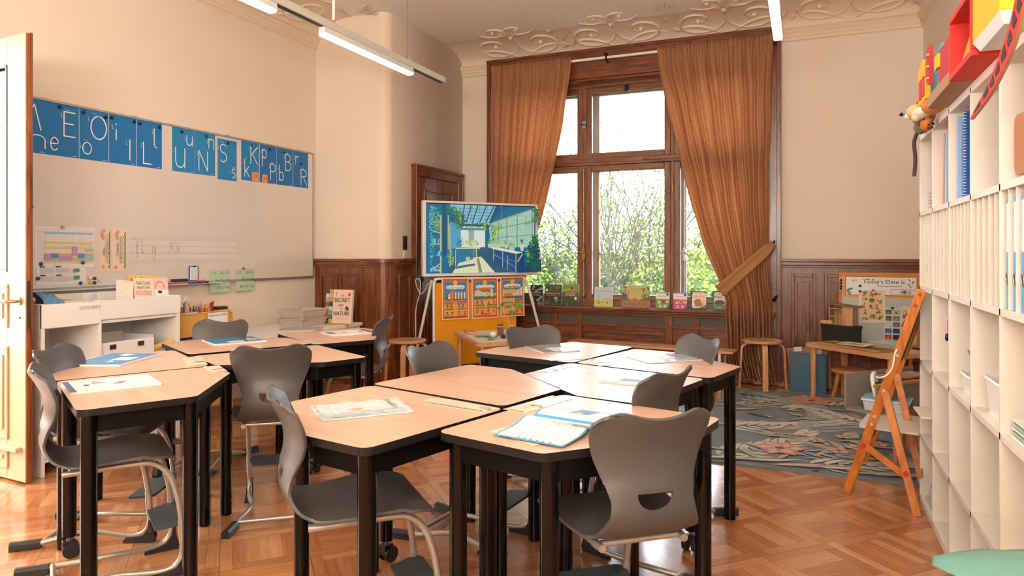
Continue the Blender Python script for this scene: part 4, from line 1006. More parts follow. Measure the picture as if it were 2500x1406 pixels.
# ================================================================== TEACHER SHELF
SX, SB = -3.90, -4.36
t = empty('display_shelf', (0,0,0), 0, 'low white shelf with open front bins along the left wall', 'shelf')
for y0, y1 in ((2.50,2.52),(2.838,2.858),(3.405,3.425)): M().box(SB, SX, y0, y1, 0 if y0 != 2.838 else .08, .965, WHITE).build('side_panel', t, bevel=.002)
m = M(); m.box(SB, SB+.012, 2.52, 3.405, .06, .99, WHITE); m.build('back_panel', t)
for z in (.09, .34, .60, .84): M().box(SB+.012, SX-.01, 2.52, 3.405, z-.016, z, WHITE).build('shelf_board', t, bevel=.001)
M().box(SX-.012, SX+.004, 2.50, 2.846, .828, .962, WHITE).build('bin_front', t, bevel=.002)
M().box(SX-.012, SX+.004, 2.85, 3.425, .848, .962, WHITE).build('bin_front', t, bevel=.002)
def standing(name, Y0, Y1, z0, z1, x, art_fn, lb, cat, tilt=-12, roll=0, th=.006, col='#f2e6d6', group=None):
    w_, h_ = Y1-Y0, z1-z0; a = Art(); a.slab(w_, h_, th, pm(col, .5, key='cover'), ); art_fn(a, w_, h_)
    o = a.build(name, None, (x, Y0, z0), (R(tilt), R(roll), R(90))); tag(o, lb, cat, group); return o
def art_sheet(a, w_, h_):
    a.rect(.01,h_*.5,w_*.35,h_*.93,c_w)
    for k in range(5): a.scrib(.015, w_*.3, h_*(.88-.09*k), .004, INK, k)
    a.poly([(w_*.55,.02),(w_*.95,.02),(w_*.85,h_*.4),(w_*.7,h_*.45)], pm('#8d9a3c',.6,key='print')); a.circ(w_*.75,h_*.2,.02,pm('#c7a83c',.6,key='print')); a.scrib(.02,w_*.8,h_*.95,.004,INK,9)
def art_nature(a, w_, h_):
    a.rect(0,h_*.45,w_,h_,pm('#f0dcc4',.6,key='print')); a.rect(0,0,w_,h_*.45,PW)
    a.text('NATURE', w_/2, h_*.80, .024, INK, w=w_*.7, al='c'); a.text('ANATOMY', w_/2, h_*.68, .020, INK, w=w_*.68, al='c'); a.text('POSTERS', w_/2, h_*.50, .030, pm('#e2583c',.6,key='print'), w=w_*.76, al='c')
    for k in range(11): a.line([(w_*.5, h_*.05), (w_*(.5+.9*math.cos(R(15*k+15))), h_*(.05+.5*math.sin(R(15*k+15))))], .001, GREY, rnd=False)
    a.rect(w_*.35,.0,w_*.72,h_*.22,PW); a.line([(w_*.35,0),(w_*.35,h_*.22),(w_*.72,h_*.22),(w_*.72,0)],.0012,GREY,rnd=False)
def art_floral(a, w_, h_):
    rnd = random.Random(2)
    for k in range(60): a.leaf(rnd.uniform(.01,w_-.02), rnd.uniform(.01,h_-.02), rnd.uniform(0,6), .022, .01, pm(rnd.choice(('#7c8c35','#cf7a3c','#567a3c','#b9a02c')),.6,key='print'))
def art_arch(a, w_, h_):
    a.rect(.0,0,w_,h_*.62,PW); a.rect(w_*.35,.015,w_*.9,h_*.22,pm('#4f8f78',.6,key='print')); a.rect(w_*.35,.015,w_*.7,h_*.12,pm('#6aa7b6',.6,key='print')); a.scrib(w_*.35,w_*.6,h_*.42,.004,INK,4)
    a.line(arcp(w_*.45,h_*.66,.035,.05,0,180,10), .008, pm('#e38b7c',.6,key='print'), rnd=False); a.rect(w_*.3,h_*.52,w_*.55,h_*.6,INK)
standing('poster_book', 3.03, 3.15, .862, 1.088, -4.00, art_sheet, 'cream nature poster leaflet leaning left of the nature anatomy book', 'book', -10, 8, group='books standing in the white shelf')
standing('poster_book', 3.20, 3.44, .862, 1.108, -4.09, art_floral, 'yellow leaf-patterned book behind the nature anatomy book', 'book', -8, 3, .02, '#e6c763', 'books standing in the white shelf')
standing('poster_book', 3.175, 3.325, .862, 1.095, -4.01, art_nature, 'cream book titled nature anatomy posters in the white shelf', 'book', -12, 4, .02, '#e8764a', 'books standing in the white shelf')
standing('poster_book', 3.335, 3.455, .862, 1.09, -4.03, art_arch, 'pale pink booklet at the right end of the white shelf', 'book', -10, 3, .01, '#f0c9c0', 'books standing in the white shelf')
# blanket, pale book, marker box
m = M(); rows = []
for i in range(17):
    rows.append([(-4.02-.10*math.cos(i/16*math.pi)*1.0+.0*k, 2.53+.155*k/24, .90+.125*math.sin(i/16*math.pi)**.6*(1-.55*(k/24)**3)+.006*math.sin(k*1.1+i)) for k in range(25)])
BLK = pm('#5f8fb0', .95, key='knitted_blue', bump=1, bscale=260, var=.18, vscale=160)
m.grid(rows, BLK); o = m.build('knitted_cushion'); tag(o, 'blue knitted cushion in the left bin of the white shelf', 'cushion')
def art_w(a, w_, h_): a.text('Die Winterkleis', w_/2, h_*.72, .012, INK, al='c'); [a.circ(w_*(.35+.12*k), h_*.2, .012, pm(('#d9b13c','#3c3c40','#a35b38')[k%3],.6,key='print')) for k in range(4)]
standing('picture_book', 2.69, 2.845, .845, 1.0, -3.93, art_w, 'pale green picture book lying tilted in the left shelf bin', 'book', -38, 0, .01, '#d5d8bd')
t = empty('marker_box', (-3.955, 2.80, .955), R(90), 'small clear box of coloured markers on the white shelf', 'box')
m = M(); m.box(0,.08,0,.03,0,.006,WHITE).box(0,.08,.028,.03,0,.055,clear(amount=.5)).box(0,.08,0,.002,0,.055,clear(amount=.7)).box(0,.002,0,.03,0,.055,clear(amount=.6)).box(.078,.08,0,.03,0,.055,clear(amount=.6)); m.build('case', t)
t['label'] = 'small clear box of coloured markers on the white shelf'
for k, c in enumerate(('#f0ece8','#c92f2f','#f0ece8','#1f55a8','#b72a2a','#1e8a78','#1f2a6b','#7b2f7b')):
    M().cyl((.008+.009*k,.014,.006),(.014+.009*k,.014,.05),.004,pm(c,.4,key='pen')).build('pen', t)
# labels on the shelf
a = Art(); a.slab(.14, .026, .0008, WHITE); a.text('Lehrerstation', .07, .009, .014, INK, al='c', w=.128); a.line([(.004,.004),(.136,.004)], .0016, pm('#d8643c',.6,key='print'), rnd=False)
o = a.build('shelf_label', None, (SX+.0055, 2.712, .918), (0,0,R(90))); tag(o, 'paper label reading Lehrerstation on the white shelf', 'label')
# drawer box and yellow tube in the shelf
t = empty('drawer_box', (SX-.02, 2.868, .602), R(90), 'white plastic drawer box with two dark label holders in the shelf', 'drawer')
m = M(); m.box(0,.37,0,.3,0,.006,WHITE).box(0,.37,0,.006,0,.10,WHITE).box(0,.006,.006,.3,0,.115,WHITE).box(.364,.37,.006,.3,0,.115,WHITE).box(0,.37,.294,.3,0,.13,WHITE); m.build('tray', t, bevel=.003)
for x in (.055, .25): M().box(x,x+.042,-.006,0,.055,.085,pm('#4a2a26',.4,key='label_holder')).build('label_holder', t, bevel=.002)
o = M().cyl((SX-.06,3.26,.625),(SX-.04,3.40,.655),.018,pm('#f0b93c',.4,key='yellow_plastic')).build('yellow_tube'); tag(o, 'yellow plastic tube lying in the right shelf compartment', 'tube')

# ================================================================== YELLOW TROLLEY
YEL = pm('#e3a53e', .42, key='trolley_yellow')
TX0, TX1, TY0, TY1 = -4.36, -4.02, 3.475, 4.02
t = empty('stationery_trolley', (0,0,0), 0, 'yellow metal trolley labelled Stationery trolley beside the white shelf', 'trolley')
def tray(z0, z1, nm):
    m = M(); o_ = rrect(TX0, TX1, TY0+.03, TY1, .05, 4); i_ = rrect(TX0+.008, TX1-.008, TY0+.038, TY1-.008, .044, 4)
    n = len(o_); vs = [(x,y,z0) for x,y in o_]+[(x,y,z1) for x,y in o_]+[(x,y,z1) for x,y in i_]+[(x,y,z0+.006) for x,y in i_]
    fs = [tuple(range(n-1,-1,-1)), tuple(range(3*n,4*n))]
    for b in range(3): fs += [(b*n+k, b*n+(k+1)%n, (b+1)*n+(k+1)%n, (b+1)*n+k) for k in range(n)]
    m.add(vs, fs, YEL); m.tube([(x,y,z1) for x,y in o_]+[(o_[0][0],o_[0][1],z1)], .005, YEL, 8, False); return m.build(nm, t)
tray(.655, .815, 'tray'); tray(.36, .48, 'tray'); tray(.12, .22, 'tray')
for x in (TX0+.03, TX1-.03):
    for y in (TY0+.02, TY1+.005): 
        M().cyl((x,y,.06),(x,y,.80),.013,YEL,12).build('post', t)
        M().cyl((x-.01,y,.03),(x+.01,y,.03),.03,BLACK,16).build('caster', t)
M().box(TX1-.055,TX1-.005,TY0+.0,TY0+.045,.69,.81,YEL).build('bracket', t, bevel=.003)
a = Art(); a.slab(.19, .085, .0008, PW); a.text('Stationery trolley', .095, .058, .02, INK, al='c', w=.18)
o = a.build('trolley_label', None, (TX1+.007, 3.765, .725), (0,0,R(90))); tag(o, 'white paper label reading Stationery trolley', 'label')
o = M().box(TX1-.16,TX1-.03,3.56,3.80,.49,.63,pm('#a9bccb',.5,key='storage_blue')).build('storage_box', bevel=.01); tag(o, 'pale blue storage box on the middle tray of the trolley', 'box')
# glue bottle
t = empty('glue_bottle', (-4.10, 3.53, .662), 0, 'white glue bottle with a red pointed cap on the trolley', 'bottle')
M().lathe([(.018,0),(.02,.005),(.02,.13),(.016,.15),(.012,.155)], PW, 18).build('bottle_body', t); M().lathe([(.012,.155),(.011,.165),(.003,.225),(0,.226)], pm('#cf2d2a',.35,key='red_cap'), 16).build('cap', t)
PENC = ['#e07a3a','#c93a32','#2f6db5','#f0c43c','#3f8f4b','#7b3f8f','#e9a6b8','#38424d','#c56a2e','#e8e4de','#1d9a9a','#b03058','#f2a07a','#d9772b']
def pencil(name, p0, p1, r, c, lb, grp, felt=False):
    t = empty(name, p0, 0, lb, name.replace('_', ' '), grp); d = Vector(p1)-Vector(p0); L = d.length; dn = d/L
    mt = pm(c, .4, key='pencil'); q0, q1, q2 = Vector((0,0,0)), dn*(L*.88), dn*L
    M().tube([q0, q1], r, mt, 6).build('barrel', t); M().tube([q1, q2], [r*.95, .0008], pm('#e2b98c' if not felt else '#f4f2ee', .6, key='tip'), 6).build('tip', t)
def basket(x, y, w_, d_, h_, lb):
    t = empty('pencil_basket', (x, y, .665), 0, lb, 'basket', 'baskets of pens on the trolley')
    o_ = rrect(-w_/2, w_/2, -d_/2, d_/2, .02, 3); m = M(); n = len(o_)
    k_ = .85; vs = [(a*k_, b*k_, 0) for a, b in o_]+[(a, b, h_) for a, b in o_]+[(a*.96, b*.96, h_) for a, b in o_]+[(a*k_*.95, b*k_*.95, .004) for a, b in o_]
    fs = [tuple(range(n-1,-1,-1)), tuple(range(3*n,4*n))]
    for q in range(3): fs += [(q*n+k, q*n+(k+1)%n, (q+1)*n+(k+1)%n, (q+1)*n+k) for k in range(n)]
    m.add(vs, fs, clear('#cfc9c2', .35, .3, 'frosted_plastic')); m.tube([(a,b,h_) for a,b in o_]+[(o_[0][0],o_[0][1],h_)], .005, pm('#cdc7c0',.4,key='basket_rim'), 8, False); m.build('basket_wall', t)
rnd = random.Random(21)
basket(-4.10, 3.63, .15, .12, .155, 'left frosted basket holding felt pens on the trolley')
for k in range(10):
    x, y = -4.10+rnd.uniform(-.05,.05), 3.63+rnd.uniform(-.04,.04); L = rnd.uniform(.21,.27)
    pencil('felt_pen', (x,y,.68), (x+rnd.uniform(-.03,.03), y+rnd.uniform(-.02,.02), .68+L), .006, ['#e9e4de','#e07a3a','#c9502e','#8fb04a','#e9e4de','#d9d4ce','#5a8fc0','#e2703a','#e6b9c4','#88a05a'][k], 'felt pen standing in the left basket of the trolley', 'felt pens in the left basket', True)
basket(-4.10, 3.79, .15, .16, .14, 'right frosted basket full of colouring pencils on the trolley')
for k in range(22):
    x, y = -4.10+rnd.uniform(-.05,.05), 3.78+rnd.uniform(-.06,.06); L = rnd.uniform(.17,.23)
    pencil('colouring_pencil', (x,y,.68), (x+rnd.uniform(-.04,.04), y+rnd.uniform(-.04,.04), .68+L), .0045, PENC[k % len(PENC)], 'colouring pencil standing in the right basket of the trolley', 'colouring pencils in the right basket')
o = M().box(-4.13,-4.09,3.865,3.91,.665,.80,PW).build('pen_cup', bevel=.004); tag(o, 'small white cup of pencils at the end of the trolley tray', 'cup')
for k in range(8):
    x, y = -4.11+rnd.uniform(-.012,.012), 3.888+rnd.uniform(-.012,.012)
    pencil('red_pencil', (x,y,.72), (x+rnd.uniform(-.02,.02), y+rnd.uniform(-.03,.04), .80+rnd.uniform(.08,.12)), .0045, ('#c93a32','#e07a3a','#b03058')[k%3], 'reddish pencil in the small white cup on the trolley', 'reddish pencils in the white cup')
t = empty('pencil_sharpener', (-4.09, 3.95, .667), R(90), 'yellow and black crank pencil sharpener on the trolley', 'sharpener')
M().box(-.02,.055,-.02,.04,0,.155,pm('#e8a828',.4,key='sharpener_yellow')).build('body', t, bevel=.006); M().box(-.03,.065,-.022,.042,.155,.178,pm('#26221f',.4,key='sharpener_black')).build('lid', t, bevel=.006)

# ================================================================== LOW WHITE COUNTER
t = empty('low_counter', (0,0,0), 0, 'low white counter in the far left corner below the whiteboard', 'counter')
M().box(-4.52,-3.88,4.10,5.50,.56,.59,WHITE).build('counter_top', t, bevel=.004)
m = M(); m.box(-3.92,-3.90,4.12,5.48,.44,.56,WHITE); m.build('drawer_front', t, bevel=.002)
for x, y in ((-4.48,4.14),(-3.94,4.14),(-4.48,5.45),(-3.94,5.45)): M().box(x-.02,x+.02,y-.02,y+.02,0,.56,WHITE).build('leg', t)
FRO = clear('#d8c8b8', .25, .25, 'frosted_box')
def openbox(name, x, y, z, w_, d_, h_, mat, rz, lb, grp=None, cat='box', th=.004, k_=.9):
    t = empty(name, (x, y, z), rz, lb, cat, grp); m = M(); o_ = rrect(-w_/2, w_/2, -d_/2, d_/2, .02, 3); n = len(o_)
    vs = [(a*k_, b*k_, 0) for a, b in o_]+[(a, b, h_) for a, b in o_]+[(a-th*(1 if a > 0 else -1), b-th*(1 if b > 0 else -1), h_) for a, b in o_]+[(a*k_*.96, b*k_*.96, .004) for a, b in o_]
    fs = [tuple(range(n-1,-1,-1)), tuple(range(3*n,4*n))]
    for q in range(3): fs += [(q*n+k, q*n+(k+1)%n, (q+1)*n+(k+1)%n, (q+1)*n+k) for k in range(n)]
    m.add(vs, fs, mat); m.build('box_body', t); M().tube([(a*1.01,b*1.01,h_) for a,b in o_]+[(o_[0][0]*1.01,o_[0][1]*1.01,h_)], .006, mat, 8, False).build('rim', t); return t
openbox('storage_tray', -4.22, 5.05, .59, .28, .36, .07, FRO, 0, 'lower frosted storage tray on the low white counter', 'frosted trays on the counter')
openbox('storage_tray', -4.22, 5.055, .665, .28, .36, .07, FRO, 0, 'upper frosted storage tray on the low white counter', 'frosted trays on the counter')
def art_secret(a, w_, h_):
    a.rect(0,0,w_*.28,h_,pm('#7fa7a0',.6,key='print'))
    rnd = random.Random(5)
    for r in range(8):
        for c in range(2): a.rect(w_*.14*c+.001, h_*r/8+.001, w_*.14*(c+1)-.001, h_*(r+1)/8-.001, pm(('#2f4d5c','#8db5b0','#e0b04a','#d97a4a','#c9d3b0','#4f7a5c','#e6a58c')[(r*3+c*2)%7],.6,key='print'))
        a.circ(w_*(.07+.14*(r%2)), h_*(r+.5)/8, .009, pm(('#f0e3c8','#d9582f','#f2c23c')[r%3],.6,key='print'), 10)
    T_ = pm('#28241f',.6,key='print'); a.text('the', w_*.64, h_*.80, .018, T_, al='c'); a.text('SECRET', w_*.64, h_*.635, .040, T_, w=w_*.6, al='c'); a.text('signs', w_*.60, h_*.52, .022, T_, al='c'); a.text('of', w_*.62, h_*.40, .02, T_, al='c'); a.text('NATURE', w_*.64, h_*.235, .040, T_, w=w_*.6, al='c')
    a.circ(w_*.9, h_*.86, .016, pm('#e2532c',.6,key='print')); a.circ(w_*.4, h_*.9, .006, T_, 8); a.rect(w_*.385,h_*.82,w_*.415,h_*.88,pm('#d9582f',.6,key='print'))
    a.circ(w_*.82,h_*.47,.012,T_,10); a.circ(w_*.86,h_*.42,.012,T_,10); a.circ(w_*.78,h_*.42,.01,pm('#7fa7a0',.6,key='print'),10)
    for k in range(3): a.line([(w_*.42,h_*(.17-.03*k)),(w_*.88,h_*(.17-.03*k))],.0012,GREY,rnd=False)
a = Art(); w_, h_ = .285, .315; a.slab(w_, h_, .03, pm('#f3d6c4', .5, key='cover')); art_secret(a, w_, h_)
o = a.build('nature_book', None, (-4.155, 5.28, .594), (R(-6), 0, R(4))); tag(o, 'large book titled the secret signs of nature standing on the counter', 'book')
a = Art(); a.slab(.36, .25, .006, pm('#c9bdb6', .5, key='paper')); a.rect(.02,.02,.34,.23,pm('#bdb5b4',.4,key='paper_grey'))
o = a.build('paper_stack', None, (-4.12, 4.62, .591), (R(-90), 0, R(35))); tag(o, 'grey sheets of paper lying on the low white counter', 'papers')
a = Art(); a.slab(.26, .09, .012, pm('#e3a53e', .5, key='ochre_card')); o = a.build('yellow_folder', None, (-4.10, 5.13, .591), (R(-90), 0, R(20))); tag(o, 'flat yellow folder in front of the large nature book', 'folder')

# ================================================================== THINGS ON THE DESKS
def flat3(pBL, pBR, pTL, z=.7205):
    a, b, c = Vector(onZ(*pBL, z)), Vector(onZ(*pBR, z)), Vector(onZ(*pTL, z)); return a, math.atan2((b-a).y, (b-a).x), (b-a).length, (c-a).length
def flat(name, pBL, pBR, pTL, fn, lb, cat, th=.003, col='#f2ede8', group=None, z=.7205, wh=None):
    p, an, w_, h_ = flat3(pBL, pBR, pTL, z)
    if wh: w_, h_ = wh
    a = Art(.0002); a.slab(w_, h_, th, pm(col, .45, key='paper')); fn(a, w_, h_)
    o = a.build(name, None, (p.x, p.y, z+th), (0, 0, 0)); o.matrix_world = Matrix.Translation((p.x, p.y, z+th)) @ Matrix.Rotation(an, 4, 'Z') @ Matrix.Rotation(R(-90), 4, 'X')
    tag(o, lb, cat, group); return o
CB = pm('#1f8fce', .35, key='cover_blue', coat=.3); RED = pm('#d9543f', .5, key='print'); LBL = pm('#f5efe8', .5, key='print_label'); NAVY = pm('#5a6a9c', .5, key='print')
def spiral(a, w_, v, n, mt=WHITE):
    for k in range(n): x = w_*(k+.5)/n; a.tube([(x, .002, v-.004), (x, -.004, v), (x, .002, v+.004)], .0012, mt, 5)
def art_blue(a, w_, h_):
    a.rect(.004,.004,w_-.004,h_-.004,CB); a.rect(w_*.50,h_*.36,w_*.86,h_*.62,LBL); a.circ(w_*.28,h_*.84,.022,RED,14,.012); a.poly([(w_*.3,h_*.8),(w_*.5,h_*.72),(w_*.56,h_*.9),(w_*.36,h_*.92)],LBL)
    a.text('Basilo 1', w_*.12, h_*.30, .03, pm('#8fc3e0',.5,key='print')); a.scrib(w_*.1,w_*.45,h_*.14,.008,LBL,5); a.scrib(w_*.72,w_*.9,h_*.92,.005,LBL,3); a.poly([(w_*.55,h_*.16),(w_*.72,h_*.2),(w_*.6,h_*.3)],LBL)
def art_white(a, w_, h_):
    a.rect(0,0,w_*.07,h_,NAVY); a.scrib(w_*.62,w_*.95,h_*.86,.006,NAVY,5); a.scrib(w_*.8,w_*.92,h_*.68,.012,NAVY,2)
    a.poly([(w_*.28,h_*.55),(w_*.45,h_*.6),(w_*.32,h_*.8)],pm('#e8a0a0',.5,key='print')); a.circ(w_*.22,h_*.5,.012,NAVY,10,.02); a.circ(w_*.56,h_*.42,.02,pm('#c47a80',.5,key='print'),10,.014); a.circ(w_*.62,h_*.5,.016,NAVY,10,.01)
    spiral(a, w_, h_, 26)
flat('workbook', (158.8,894.7), (292,895), (224.8,866.9), art_blue, 'blue covered workbook lying on the left desk near the grey chair', 'workbook', .009, group='blue covered workbooks')
def art_blue_r(a, w_, h_):
    a.rect(.004,.004,w_-.004,h_-.004,CB); a.text('Basilo 1', w_*.62, h_*.62, .034, pm('#8fc3e0',.5,key='print'), rot=180); a.scrib(w_*.12,w_*.5,h_*.34,.010,LBL,5); a.rect(w_*.30,h_*.10,w_*.62,h_*.32,LBL)
    a.poly([(w_*.7,h_*.2),(w_*.9,h_*.45),(w_*.75,h_*.6)],pm('#e8c84a',.5,key='print')); a.circ(w_*.82,h_*.7,.03,RED,12,.016); a.poly([(w_*.74,h_*.3),(w_*.95,h_*.25),(w_*.88,h_*.45)],LBL); spiral(a, w_, 0, 24)
flat('workbook', (524,844.4), (651,834.3), (489,832.9), art_blue_r, 'blue covered workbook lying in front of the dark chair by the trolley', 'workbook', .009, group='blue covered workbooks')
flat('spiral_notebook', (172,964.3), (395.2,939.6), (155.7,938), art_white, 'white spiral notebook with a violet edge on the front left desk', 'notebook', .008, '#f3eeee', 'white spiral notebooks')
def art_white2(a, w_, h_): a.scrib(w_*.2,w_*.36,h_*.7,.006,NAVY,5); a.circ(w_*.42,h_*.5,.016,pm('#a35560',.5,key='print'),10,.02); a.poly([(w_*.72,h_*.4),(w_*.8,h_*.7),(w_*.85,h_*.45)],RED); a.rect(w_*.9,.0,w_,h_,pm('#4f4c52',.5,key='print')); a.rect(w_*.03,h_*.3,w_*.2,h_*.8,pm('#8f8890',.5,key='print')); spiral(a, w_, 0, 24)
flat('spiral_notebook', (809.6,821.6), (917.6,814.4), (779.6,813), art_white2, 'white spiral notebook on the back desk beside the chair in profile', 'notebook', .008, '#f3eeee', 'white spiral notebooks')
def art_plain_spiral(a, w_, h_): a.rect(w_*.24,.03,w_*.62,.10,pm('#8f8d8a',.5,key='print')); spiral(a, w_, 0, 30, ALU)
p_, an_, _, _ = flat3((1461.8,931.8), (1589,944.4), (1500,915))
a = Art(.0002); a.slab(.30, .20, .006, pm('#f2ede8',.3,key='paper_gloss',coat=.4)); art_plain_spiral(a, .30, .20); o = a.build('spiral_notebook'); o.matrix_world = Matrix.Translation((p_.x, p_.y, .7265)) @ Matrix.Rotation(an_, 4, 'Z') @ Matrix.Rotation(R(-90), 4, 'X')
tag(o, 'white wire-bound notebook with a grey sticker partly hidden by a chair back', 'notebook', 'white spiral notebooks')
# name cards at the desk joints
def small_strip(nm, seed):
    def f(a, w_, h_):
        rnd = random.Random(seed); a.rect(.002,.002,w_-.002,h_-.002,pm('#efe6cf',.3,key='strip_card',coat=.4)); MO = pm('#a59c58',.5,key='print')
        for k in range(int(w_/.012)): a.circ(.008+k*.012, .006, .006, pm(('#8a9a48','#c9b45a','#6f8040')[k%3],.5,key='print'), 7)
        a.circ(.02,h_-.015,.010,pm('#f2a23c',.5,key='print'),12); a.line(arcp(w_-.03,h_*.3,.028,.03,10,150,8), .008, pm('#e8845a',.5,key='print'), rnd=False); a.line(arcp(w_-.03,h_*.3,.02,.022,10,150,8), .006, pm('#8fbccb',.5,key='print'), rnd=False)
        a.scrib(w_*.42,w_*.68,h_*.7,h_*.10,INK,seed)
        for r in range(3): a.scrib(.04, w_*.7, h_*(.48-.13*r), h_*.05, INK, r+seed)
    return f
for i, (nm, q, lb) in enumerate([
 ('', ((460,894),(508,890.4),(418,874.8)), 'name card beside the desk joint on the left desk with the blue workbook'),
 ('', ((516.4,909.6),(556,906),(482.8,896.4)), 'name card at the right corner of the front left desk'),
 ('', ((766,839.6),(803.6,836.7),(746,831)), 'name card at the corner of the back left desk'),
 ('', ((630,849),(668,846),(620,843)), 'name card on the desk joint behind the squarely seen chair'),
 ('', ((1022.8,980),(1180,1008.8),(1055,969)), 'long name card with a rainbow on the front desk beside the clear folder'),
 ('', ((1228,999),(1281.2,1008.8),(1337,964)), 'long glossy name card at the back corner of the nearest desk'),
 ('', ((1307.8,906.6),(1338.6,910.2),(1362,890.6)), 'name card at the left corner of the desk with the wire-bound notebook'),
 ('', ((1463,893.4),(1496.8,892.6),(1443.6,877.2)), 'name card at the front edge of the right back desk'),
 ('', ((1345,881),(1431,876.6),(1334.4,873.8)), 'name card at the corner of the back desk with the picture folder')]):
    flat('name_card', *q, small_strip(nm, i), lb, 'name card', .0008, '#efe6cf', 'laminated name cards on the desks')
def folder(q, fn, lb, nm='clear_folder'):
    p, an, w_, h_ = flat3(*q); T = Matrix.Translation((p.x, p.y, .7205)) @ Matrix.Rotation(an, 4, 'Z')
    t = empty(nm, (0,0,0), 0, lb, 'folder', 'clear plastic folders on the desks'); t.matrix_world = T
    a = Art(.0002); a.slab(w_*.97, h_*.95, .003, pm('#e9edf0', .4, key='sheet')); fn(a, w_, h_); o = a.build('sheets', t); o.matrix_local = Matrix.Translation((w_*.015, h_*.02, .0035)) @ Matrix.Rotation(R(-90), 4, 'X')
    m = M(); rows = [[(w_*i/24, h_*j/16, .0055+.0022*math.sin(i*.9+j*.5)*math.sin(j*.7)+.001*math.sin(i*2.1)) for i in range(25)] for j in range(17)]
    m.grid(rows, clear('#eef4f8', .62, .06, 'plastic_sleeve'), True); m.build('sleeve', t)
LG = pm('#9fb4b8',.5,key='print'); OR2 = pm('#f2a23c',.5,key='print'); SL = pm('#6f8794',.5,key='print')
def fA(a, w_, h_): a.rect(.01,h_*.42,w_*.62,h_*.93,PW); a.rect(w_*.64,h_*.45,w_*.8,h_*.92,PW); a.rect(w_*.82,h_*.2,w_*.88,h_*.94,SL); a.rect(.01,.01,w_*.9,h_*.34,pm('#b9c6cd',.5,key='print')); a.rect(w_*.37,h_*.42,w_*.49,h_*.52,OR2); a.rect(.005,.01,.015,h_*.9,pm('#9fc6d9',.5,key='print')); a.rect(w_*.1,h_*.04,w_*.5,h_*.16,LG); [a.line([(w_*.1,h_*(.5+.06*k)),(w_*.5,h_*(.5+.06*k))],.0008,GREY,rnd=False) for k in range(6)]
folder(((782.8,1030.4),(1015.6,1006.4),(737.2,995.6)), fA, 'clear folder with white sheets and an orange sticker on the front desk')
def fE(a, w_, h_): a.rect(.02,.02,w_*.5,h_*.9,PW); a.rect(w_*.5,.01,w_*.95,h_*.94,pm('#a9b6bd',.5,key='print')); a.poly([(w_*.55,h_*.5),(w_*.9,h_*.3),(w_*.8,h_*.8)],SL)
folder(((1583.6,888.4),(1723.6,880),(1544,870)), fE, 'shiny clear folder on the right back desk in front of the curtain chair')
def fF(a, w_, h_): a.rect(0,0,w_*.97,h_*.95,pm('#4f5a63',.5,key='print')); a.rect(w_*.35,h_*.1,w_*.8,h_*.5,PW); a.circ(w_*.3,h_*.7,.02,RED,12); a.rect(w_*.4,h_*.6,w_*.85,h_*.9,pm('#7ba3b5',.5,key='print'))
folder(((1328.8,863.2),(1418.4,858),(1261.6,844)), fF, 'clear folder with a dark picture sheet on the desk before the window bench')
# open workbook
pA, pB = Vector(onZ(1300,1029,.72)), Vector(onZ(1461,1055,.72)); an = math.atan2((pB-pA).y, (pB-pA).x); Ls = (pB-pA).length
t = empty('open_workbook', (pA.x, pA.y, .7215), an, 'open blue-bordered workbook with pages raised at the spine on the nearest desk', 'workbook')
BB = pm('#4f9fcc', .4, key='page_blue')
def page(sgn, nm, fn):
    m = Art(0); N = 14; Wp = .215
    def z_(q): return .004+.020*math.exp(-((q-.18)/.22)**2)*(1 if q > .02 else .5)+(.010*math.sin(math.pi*q) if sgn > 0 else .004*math.sin(math.pi*q))
    def strip_(u0, u1, v0, v1, mt, off):
        rows = [[(u, sgn*Wp*v, z_(v)+off) for u in (u0, u1)] for v in [v0+(v1-v0)*i/N for i in range(N+1)]]
        if sgn < 0: rows = [r[::-1] for r in rows]
        m.grid(rows, mt, True)
    strip_(0, Ls, 0, 1, BB, 0); strip_(.007, Ls-.007, .01, .95, PW, .0004); fn(strip_)
    return m.build(nm, t, solid=0)
def pg1(S):
    for k in range(7): S(Ls*(.30+.09*k), Ls*(.30+.09*k)+.0014, .25, .93, BB, .0008)
    for k in range(6): S(Ls*(.33+.09*k), Ls*(.33+.09*k)+.006, .9, .97, BB, .0008)
def pg2(S):
    S(.012, Ls*.32, .45, .94, pm('#d6d2d2',.5,key='print'), .0008); S(Ls*.33, Ls*.62, .42, .94, pm('#1b62b8',.4,key='print'), .0008); S(Ls*.40, Ls*.50, .46, .62, pm('#e8c43c',.5,key='print'), .0012); S(Ls*.45, Ls*.56, .6, .8, pm('#2f9a8a',.5,key='print'), .0012)
    for k in range(4): S(Ls*(.68+.08*k), Ls*(.68+.08*k)+.0014, .35, .93, BB, .0008); S(Ls*(.65+.085*k), Ls*(.65+.085*k)+.012, .86, .93, BB, .0008)
    for k in range(5): S(Ls*(.15+.16*k), Ls*(.15+.16*k)+.0014, .05, .38, BB, .0008)
page(-1, 'left_page', pg1); page(1, 'right_page', pg2)
flat('yellow_worksheet', (1195,1052.2), (1225,1062), (1323,1007.4), lambda a, w_, h_: a.text('La S', .012, .02, .02, INKB), 'pale yellow worksheet under the open workbook', 'worksheet', .0006, '#efe3b8', wh=(.2,.27))
pp0, pp1 = onZ(1341.4,1029,.75), onZ(1446,1046,.75)
t = empty('pencil', (pp0[0], pp0[1], .752), 0, 'striped grey pencil lying on the open workbook', 'pencil'); d = Vector((pp1[0]-pp0[0], pp1[1]-pp0[1], .0)); dn = d.normalized()
M().tube([dn*.018, dn*d.length], .0036, pm('#7d8890', .4, key='pencil_grey'), 6).build('barrel', t); M().tube([dn*0, dn*.018], [.0006, .0034], pm('#d9b48c', .6, key='tip'), 6).build('tip', t)
